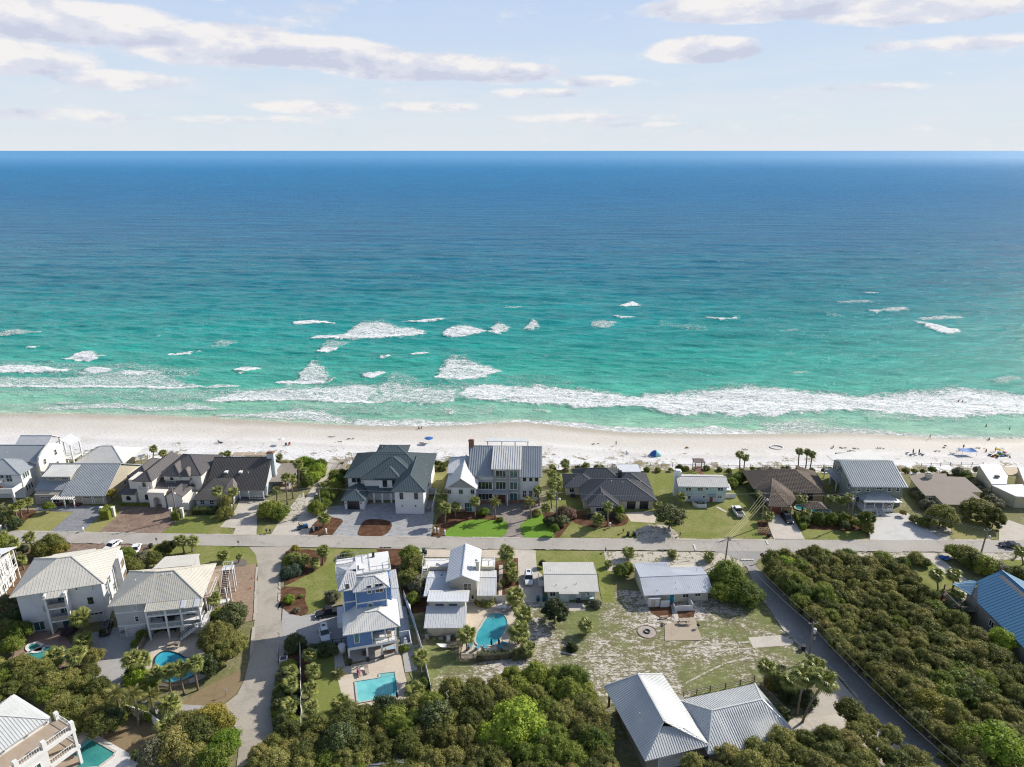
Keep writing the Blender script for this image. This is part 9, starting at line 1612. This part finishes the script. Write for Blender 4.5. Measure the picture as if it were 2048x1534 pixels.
def chair(x, y, label, mat, rz=0, at=None, long=False, name='beach_chair', group=None):
 base = at if at is not None else beach_at(x, y); o = empty(name, base, R(rz), label, 'lounger' if long else 'chair', group); L = 1.25 if long else .5
 MB().box(-.33, .33, -L, .0, .30, .36).build('seat', mat, o); b = MB(); b.bar((0, 0, .33), (0, .55, .85), .66, .05, up=(0, -1, 1)); b.build('backrest', mat, o)
 for sx in (-.3, .3):
  for yy in (-L + .08, -.05): MB().box(sx - .03, sx + .03, yy - .03, yy + .03, 0, .30).build('leg', FRAME_G, o)
RED = M('red_fabric', (.45, .06, .03)); BEI = M('beige_cushion', (.40, .34, .28)); TQ = M('turquoise_fabric', (.08, .30, .38)); ORG = M('orange_fabric', (.5, .22, .05)); GRNF = M('green_fabric', (.1, .3, .12))
chair(579, 890, 'red beach chair right of the white umbrella', RED, 10); chair(572, 891, 'dark beach chair beside the red one', NAVY, 20); chair(439, 886, 'dark lounger alone on the sand behind the brown roof house', NAVY, 80, long=True); chair(1291, 913, 'pale chair beside the blue tent', BEI, 40); chair(1254, 908, 'blue grey chair alone on the sand behind the bungalow', M('blue_grey_fabric', (.2, .26, .33)), 30)
for i, (x, y) in enumerate(((1814, 908), (1822, 911), (1829, 909), (1840, 909), (1845, 911))): chair(x, y, ['leftmost dark chair by the closed umbrellas', 'dark chair under the left closed umbrella', 'dark chair between the closed umbrellas', 'dark chair under the right closed umbrella', 'rightmost dark chair by the closed umbrellas'][i], NAVY, 180)
chair(1890, 894, 'dark grey chair alone left of the blue canopy', NAVY, 150); chair(1902, 909, 'grey lounger left of the blue canopy', MATS['blue_grey_fabric'], 100, long=True)
camp = [('cooler', 'white cooler in the beach camp', WHITE), ('cooler', 'red cooler in the beach camp', RED), ('beach_bag', 'orange bag in the beach camp', ORG), ('beach_bag', 'dark bag in the beach camp', NAVY), ('folded_towel', 'yellow towel heap in the beach camp', MATS['yellow_fabric']), ('folded_towel', 'blue towel heap in the beach camp', TB), ('beach_bag', 'green bag in the beach camp', GRNF), ('cooler', 'blue cooler in the beach camp', TB), ('folded_towel', 'pink towel heap in the beach camp', M('pink_fabric', (.5, .2, .25))), ('beach_bag', 'black bag at the right end of the beach camp', BLK)]
rr = random.Random(9)
for i, (nm, t, m_) in enumerate(camp):
 p = beach_at(1980 + i * 3.6, 908 + rr.uniform(-4, 8)); s = rr.uniform(.28, .42); o = empty(nm, p, rr.uniform(0, 3), t, nm.replace('_', ' ')); MB().box(-s * 1.4, s * 1.4, -s, s, .02, s * 1.2).build('body', m_, o); MB().box(-s * 1.45, s * 1.45, -s * 1.05, s * 1.05, s * 1.2 + .003, s * 1.4).build('lid', m_, o)
for i, (x, y) in enumerate(((1979, 911), (1986, 914), (1994, 916), (2001, 913), (2009, 912), (2016, 911), (1983, 906))): chair(x, y, ['chair with blue seat', 'chair with red seat', 'chair with dark seat', 'chair with turquoise seat', 'chair with orange seat', 'chair with green seat', 'chair with beige seat'][i] + ' in the colourful beach camp at the right', [TB, RED, NAVY, TQ, ORG, GRNF, BEI][i], rr.uniform(120, 240))
p = beach_at(1553, 895); o = MB(); n = 26
ring = MB().tube([(2.1 * math.cos(t / n * 2 * math.pi), 1.6 * math.sin(t / n * 2 * math.pi), .06) for t in range(n + 1)], [.22 + .06 * math.sin(t * 3) for t in range(n + 1)], 6).build('sand_ring', MAT_SAND, None, p); tag(ring, 'ring of heaped sand around a dug hole behind the tile roof villa', 'sand ring')
o = tag(MB().tube([(0, 0, 0), (.5, .1, .25), (1.1, 0, 0)], [.25, .35, .15], 8).build('sand_toy_heap', ORG, None, beach_at(1371, 896)), 'small orange heap on the sand behind the aqua cottage', 'beach toy')
for i, (x, y) in enumerate(((662, 874), (701, 878), (676, 884), (1488, 899), (1190, 888), (1760, 897), (1875, 903), (1958, 896), (1687, 896), (1712, 897), (1700, 902), (1232, 902), (1216, 901))):
 b = MB(); r2 = random.Random(i)
 for k in range(12): a = Vector((r2.uniform(-1.2, 1.2), r2.uniform(-.5, .5), .05)); b.bar(a, a + Vector((r2.uniform(-.7, .7), r2.uniform(-.3, .3), .12)), .12, .1)
 tag(b.build('seaweed_clump', M('dry_seaweed', (.20, .16, .09), .9), None, beach_at(x, y)), 'small clump of dry seaweed on the open sand', 'seaweed', 'seaweed clumps on the sand')
o = empty('beach_walkover', P(690, 938), 0, 'weathered wooden walkover with railings at the end of the beach access', 'walkover'); b = MB(); TAN_W = M('pale_boardwalk', (.40, .35, .29), .85, .15, 2)
A_ = P(676, 950); B_ = P(692, 922); rel = lambda p: Vector((p.x, p.y, 0)) - Vector((P(690, 938).x, P(690, 938).y, 0))
a_, c_ = rel(A_) + Vector((0, 0, .5)), rel(B_) + Vector((0, 0, .6)); MB().bar(a_, c_, 2.4, .15).build('deck', TAN_W, o); MB().bar(c_, c_ + Vector((9, 3.2, -.2)), 2.2, .15).build('deck', TAN_W, o); MB().bar(c_ + Vector((9, 3.2, -.2)), c_ + Vector((9.6, 9.5, -3.2)), 1.8, .15).build('stair_flight', TAN_W, o)
for (u, w) in ((a_, c_), (c_, c_ + Vector((9, 3.2, -.2))), (c_ + Vector((9, 3.2, -.2)), c_ + Vector((9.6, 9.5, -3.2)))):
 d = (w - u); s = Vector((-d.y, d.x, 0)).normalized() * 1.1; r_ = MB()
 for sg in (-1, 1):
  n = max(2, int(d.length / 1.6))
  for zz in (.5, 1.0): r_.bar(u + s * sg + Vector((0, 0, zz)), w + s * sg + Vector((0, 0, zz)), .07)
  for i in range(n + 1): p = u + s * sg + d * i / n; r_.bar(p - Vector((0, 0, 1.4)), p + Vector((0, 0, 1.05)), .11)
 r_.build('railing', TAN_W, o)
def small_stair(x, y, label, dx=0, L=7, mat=None):
 o = empty('beach_stairs', P(x, y), 0, label, 'stairs'); m_ = mat or WOOD; MB().bar((0, -2, .2), (0, 1, .2), 1.3, .12).build('landing', m_, o); MB().bar((0, 1, .2), (dx, L, -2.9), 1.2, .1).build('stair_flight', m_, o); b = MB()
 for s in (-.6, .6):
  b.bar((s, -2, 1.1), (s, 1, 1.1), .07).bar((s, 1, 1.1), (s + dx, L, -2.0), .07)
  for k in range(6): yy = -2 + k * (L + 2) / 5; zz = .2 if yy < 1 else lerp(.2, -2.9, (yy - 1) / (L - 1)); xx = 0 if yy < 1 else dx * (yy - 1) / (L - 1); b.bar((s + xx, yy, zz - .6), (s + xx, yy, zz + .95), .09)
 b.build('railing', m_, o)
small_stair(116, 922, 'wooden beach stairs beside the stepped gable house', 2); small_stair(235, 921, 'wooden beach stairs behind the pale hip roofed house', 1); small_stair(1236, 938, 'weathered beach stairs behind the charcoal bungalow', -1.5); small_stair(1537, 940, 'wooden beach stairs behind the tile roof villa', 1); small_stair(1702, 941, 'beach stairs behind the sage green house', 1); small_stair(1874, 944, 'pale beach stairs behind the yellow bungalow', -2, mat=TAN_W)
o = empty('dune_pergola', P(1398, 942), 0, 'brown pergola at the head of the red board walk behind the aqua cottage', 'pergola'); PB_ = M('red_brown_timber', (.16, .075, .055), .8)
for x in (-1.3, 1.3):
 for y in (-.2, 2.4): MB().box(x - .09, x + .09, y - .09, y + .09, -1, 2.7).build('post', PB_, o)
for k in range(7): MB().box(-1.7, 1.7, -.4 + k * .5, -.3 + k * .5, 2.704, 2.85).build('slat', PB_, o)
MB().box(-1.4, 1.4, -.2, 2.4, -.2, .15).build('deck', PB_, o); MB().bar((-1.3, .2, 1.0), (1.3, 2.3, 1.0), .06).build('railing', PB_, o)
for i, x in enumerate((478, 500, 524)):
 o = empty('seaward_awning', P(x, 921), 0, ['left', 'middle', 'right'][i] + ' of three tan awnings behind the brown roofed house', 'awning'); MB().face([(-1.7, -1.3, 1.9), (1.7, -1.3, 1.9), (1.3, 1.2, 2.7), (-1.3, 1.2, 2.7)]); b = MB(); b.bar((-1.6, 0, 2.2), (1.6, 0, 2.2), 2.4, .1); b.build('roof', DECK, o)
 for dx in (-1.4, 1.4): MB().box(dx - .06, dx + .06, -.8, -.68, 0, 2.1).build('post', WOOD, o)
o = empty('fire_pit', P(*n5(1020, 812)), 0, 'round gravel fire pit circle with dark ring on the sandy lot', 'fire pit'); c = P(*n5(1020, 812)); ra = (P(*n5(1100, 812)) - P(*n5(940, 812))).length / 2
MB().tube([(0, 0, .02), (0, 0, .10)], ra, 28, False).build('gravel_disc', M('pale_gravel', (.46, .40, .35), .9, .2, 3), o); MB().tube([(ra * math.cos(t / 28 * 2 * math.pi), ra * math.sin(t / 28 * 2 * math.pi), .09) for t in range(29)], .10, 6).build('edging', M('edging_brown', (.20, .15, .12)), o); MB().tube([(.55 * math.cos(t / 14 * 2 * math.pi), .55 * math.sin(t / 14 * 2 * math.pi), .2) for t in range(15)], .14, 6).build('fire_ring', BLK, o)
def picnic(x, y, label, mat, rz=0, bench=False, L=1.8):
 o = empty('bench' if bench else 'picnic_table', P(x, y, .17), R(rz), label, 'bench' if bench else 'table')
 if bench: MB().box(-L / 2, L / 2, -.2, .2, .38, .46).build('seat', mat, o); [MB().box(s - .07, s + .07, -.16, .16, 0, .38).build('leg', mat, o) for s in (-L / 2 + .2, L / 2 - .2)]
 else:
  MB().box(-L / 2, L / 2, -.38, .38, .68, .76).build('tabletop', mat, o); [MB().box(-L / 2, L / 2, s - .14, s + .14, .38, .45).build('bench_board', mat, o) for s in (-.75, .75)]
  for s in (-L / 2 + .3, L / 2 - .3): MB().bar((s, -.8, 0), (s, .2, .68), .09).bar((s, .8, 0), (s, -.2, .68), .09).bar((s, -.75, .36), (s, .75, .36), .08).build('leg', mat, o)
PT_ = M('pale_timber', (.44, .37, .29), .85, .2, 2)
picnic(1369, 1246, 'wooden picnic table on the old concrete patio', PT_, 4, L=2.2); picnic(1328, 1236, 'pale bench at the upper left corner of the old patio', PT_, 5, True, 1.6); picnic(1329, 1247, 'pale bench turned sideways at the left of the old patio', PT_, 80, True, 1.2); picnic(349, 1292, 'grey picnic table on the deck above the blue pool', PT_, 6, L=2.2)
def grill(x, y, label): o = empty('kettle_grill', P(x, y, .1), 0, label, 'grill'); MB().tube([(0, 0, .65), (0, 0, .8), (0, 0, 1.05), (0, 0, 1.15)], [.2, .36, .3, .08], 12).build('kettle', BLK, o); [MB().bar((0, 0, .7), (.38 * math.cos(a), .38 * math.sin(a), 0), .04).build('leg', BLK, o) for a in (.5, 2.6, 4.7)]
grill(1396, 1257, 'black kettle grill right of the old concrete patio'); grill(1176, 1213, 'dark grill at the back of the pale aqua bungalow')
for x, y, t, m_, rz in ((717, 1345, 'beige lounger with a sunbather above the rectangular pool', BEI, 20), (733, 1340, 'empty beige lounger above the rectangular pool', BEI, 20), (940, 1297, 'leftmost turquoise lounger below the kidney pool', TQ, 170), (954, 1299, 'second turquoise lounger below the kidney pool', TQ, 150), (970, 1300, 'third turquoise lounger below the kidney pool', TQ, 175), (1003, 1298, 'fourth turquoise lounger below the kidney pool', TQ, 220), (1013, 1291, 'rightmost turquoise lounger below the kidney pool', TQ, 240)): chair(0, 0, t, m_, rz, P(x, y, .12), True, 'pool_lounger')
person(0, 0, 'sunbather in a pink top lying on the lounger by the rectangular pool', 'lie', (.5, .08, .25), (.5, .08, .25), 200, at=P(717, 1345, .12) + Vector((.2, -.5, .36)))
o = empty('side_table', P(725, 1341, .12), 0, 'small round white table between the beige loungers', 'table'); MB().tube([(0, 0, .45), (0, 0, .5)], .3, 12).build('top', WHITE, o); MB().tube([(0, 0, 0), (0, 0, .45)], .04, 6).build('leg', WHITE, o)
for x, y, t in ((983, 1297, 'left of two closed dark umbrellas below the kidney pool'), (998, 1296, 'right of two closed dark umbrellas below the kidney pool'), (795, 1403, 'closed dark umbrella at the lower right corner of the rectangular pool')): umbrella(0, 0, t, NAVY, True, P(x, y, .1), 2.4)
o = empty('patio_table', P(1008, 1218, .12), 0, 'white patio table at the upper right of the kidney pool', 'table'); MB().tube([(0, 0, .68), (0, 0, .74)], .6, 14).build('tabletop', WHITE, o); [MB().bar((.4 * math.cos(a), .4 * math.sin(a), 0), (.4 * math.cos(a), .4 * math.sin(a), .68), .05).build('leg', WHITE, o) for a in (.8, 2.4, 3.9, 5.5)]
for i, a in enumerate((0, 1.6, 3.1, 4.7)): chair(0, 0, ['right', 'far', 'left', 'near'][i] + ' white chair at the patio table by the kidney pool', WHITE, math.degrees(a) - 90, P(1008, 1218, .12) + Vector((1.05 * math.cos(a), 1.05 * math.sin(a), 0)), name='patio_chair')
o = empty('hammock', P(889, 1296), 0, 'white hammock on the sand below the rear cottage', 'hammock'); b = MB()
for i in range(8):
 f = lambda u, w: ((u - .5) * 3, w * (.5 * math.sin(math.pi * u) + .05), .85 - .5 * math.sin(math.pi * u) + .2 * w * w); [b.face([f(i / 8, w0), f((i + 1) / 8, w0), f((i + 1) / 8, w1), f(i / 8, w1)], True) for w0, w1 in ((-1, 0), (0, 1))]
b.build('cloth', WHITE, o); MB().bar((-1.6, 0, .9), (-1.2, 0, 0), .07).bar((1.6, 0, .9), (1.2, 0, 0), .07).bar((-1.2, 0, .05), (1.2, 0, .05), .07).build('stand', METAL, o)
o = empty('paddle_board', P(817, 1213), 0, 'white paddle board with orange tip leaning on the long white fence', 'paddle board'); A_ = P(814, 1199, 1.0) - P(817, 1213); B_ = P(820, 1222, 1.0) - P(817, 1213)
MB().tube([A_, A_.lerp(B_, .15), A_.lerp(B_, .5), A_.lerp(B_, .85)], [.06, .30, .40, .28], 8).build('board', WHITE, o); MB().tube([A_.lerp(B_, .851), B_], [.27, .05], 8).build('tip', ORG, o)
o = empty('blue_tarp', P(1888, 1118), 0, 'crumpled bright blue tarp beside the path near the green tree', 'tarp'); b = MB(); r2 = random.Random(2); g_ = [[Vector((i * .4 - 1, j * .4 - 1, .15 + r2.random() * .55)) for j in range(6)] for i in range(6)]
for i in range(5):
 for j in range(5): b.face([g_[i][j], g_[i + 1][j], g_[i + 1][j + 1], g_[i][j + 1]])
b.build('sheet', TB, o)
o = empty('potted_plant', P(700, 1330, .1), 0, 'dark potted plant at the left porch post of the blue house', 'plant'); MB().tube([(0, 0, 0), (0, 0, .5)], [.25, .35], 10).build('pot', BLK, o); link('foliage', mesh_with(BUSHES[0], L_DRK), o, (0, 0, .7), scale=.55)
o = empty('potted_palm', P(272, 1520, .1), 0, 'dark potted plant at the right corner of the white pool deck', 'plant'); MB().tube([(0, 0, 0), (0, 0, .5)], [.3, .4], 10).build('pot', BLK, o); link('foliage', mesh_with(BUSHES[1], L_DRK), o, (0, 0, .9), scale=.8)
o = empty('bicycle', P(45, 1258), R(20), 'white bicycle leaning by the grill left of the white three storey house', 'bicycle'); fb = MB()
for x in (-.5, .5): MB().tube([(x + .33 * math.cos(t / 12 * 2 * math.pi), 0, .35 + .33 * math.sin(t / 12 * 2 * math.pi)) for t in range(13)], .035, 5).build('wheel', BLK, o)
fb.bar((-.5, 0, .35), (-.15, 0, .85), .05).bar((-.15, 0, .85), (.4, 0, .85), .05).bar((.5, 0, .35), (.4, 0, .95), .05).bar((-.15, 0, .3), (.4, 0, .85), .05).bar((-.5, 0, .35), (-.15, 0, .3), .05).build('frame', WHITE, o); MB().box(-.3, -.05, -.08, .08, .9, .96).build('saddle', BLK, o); MB().bar((.38, -.28, 1.0), (.38, .28, 1.0), .04).build('handlebar', METAL, o)
bpy.context.view_layer.update()
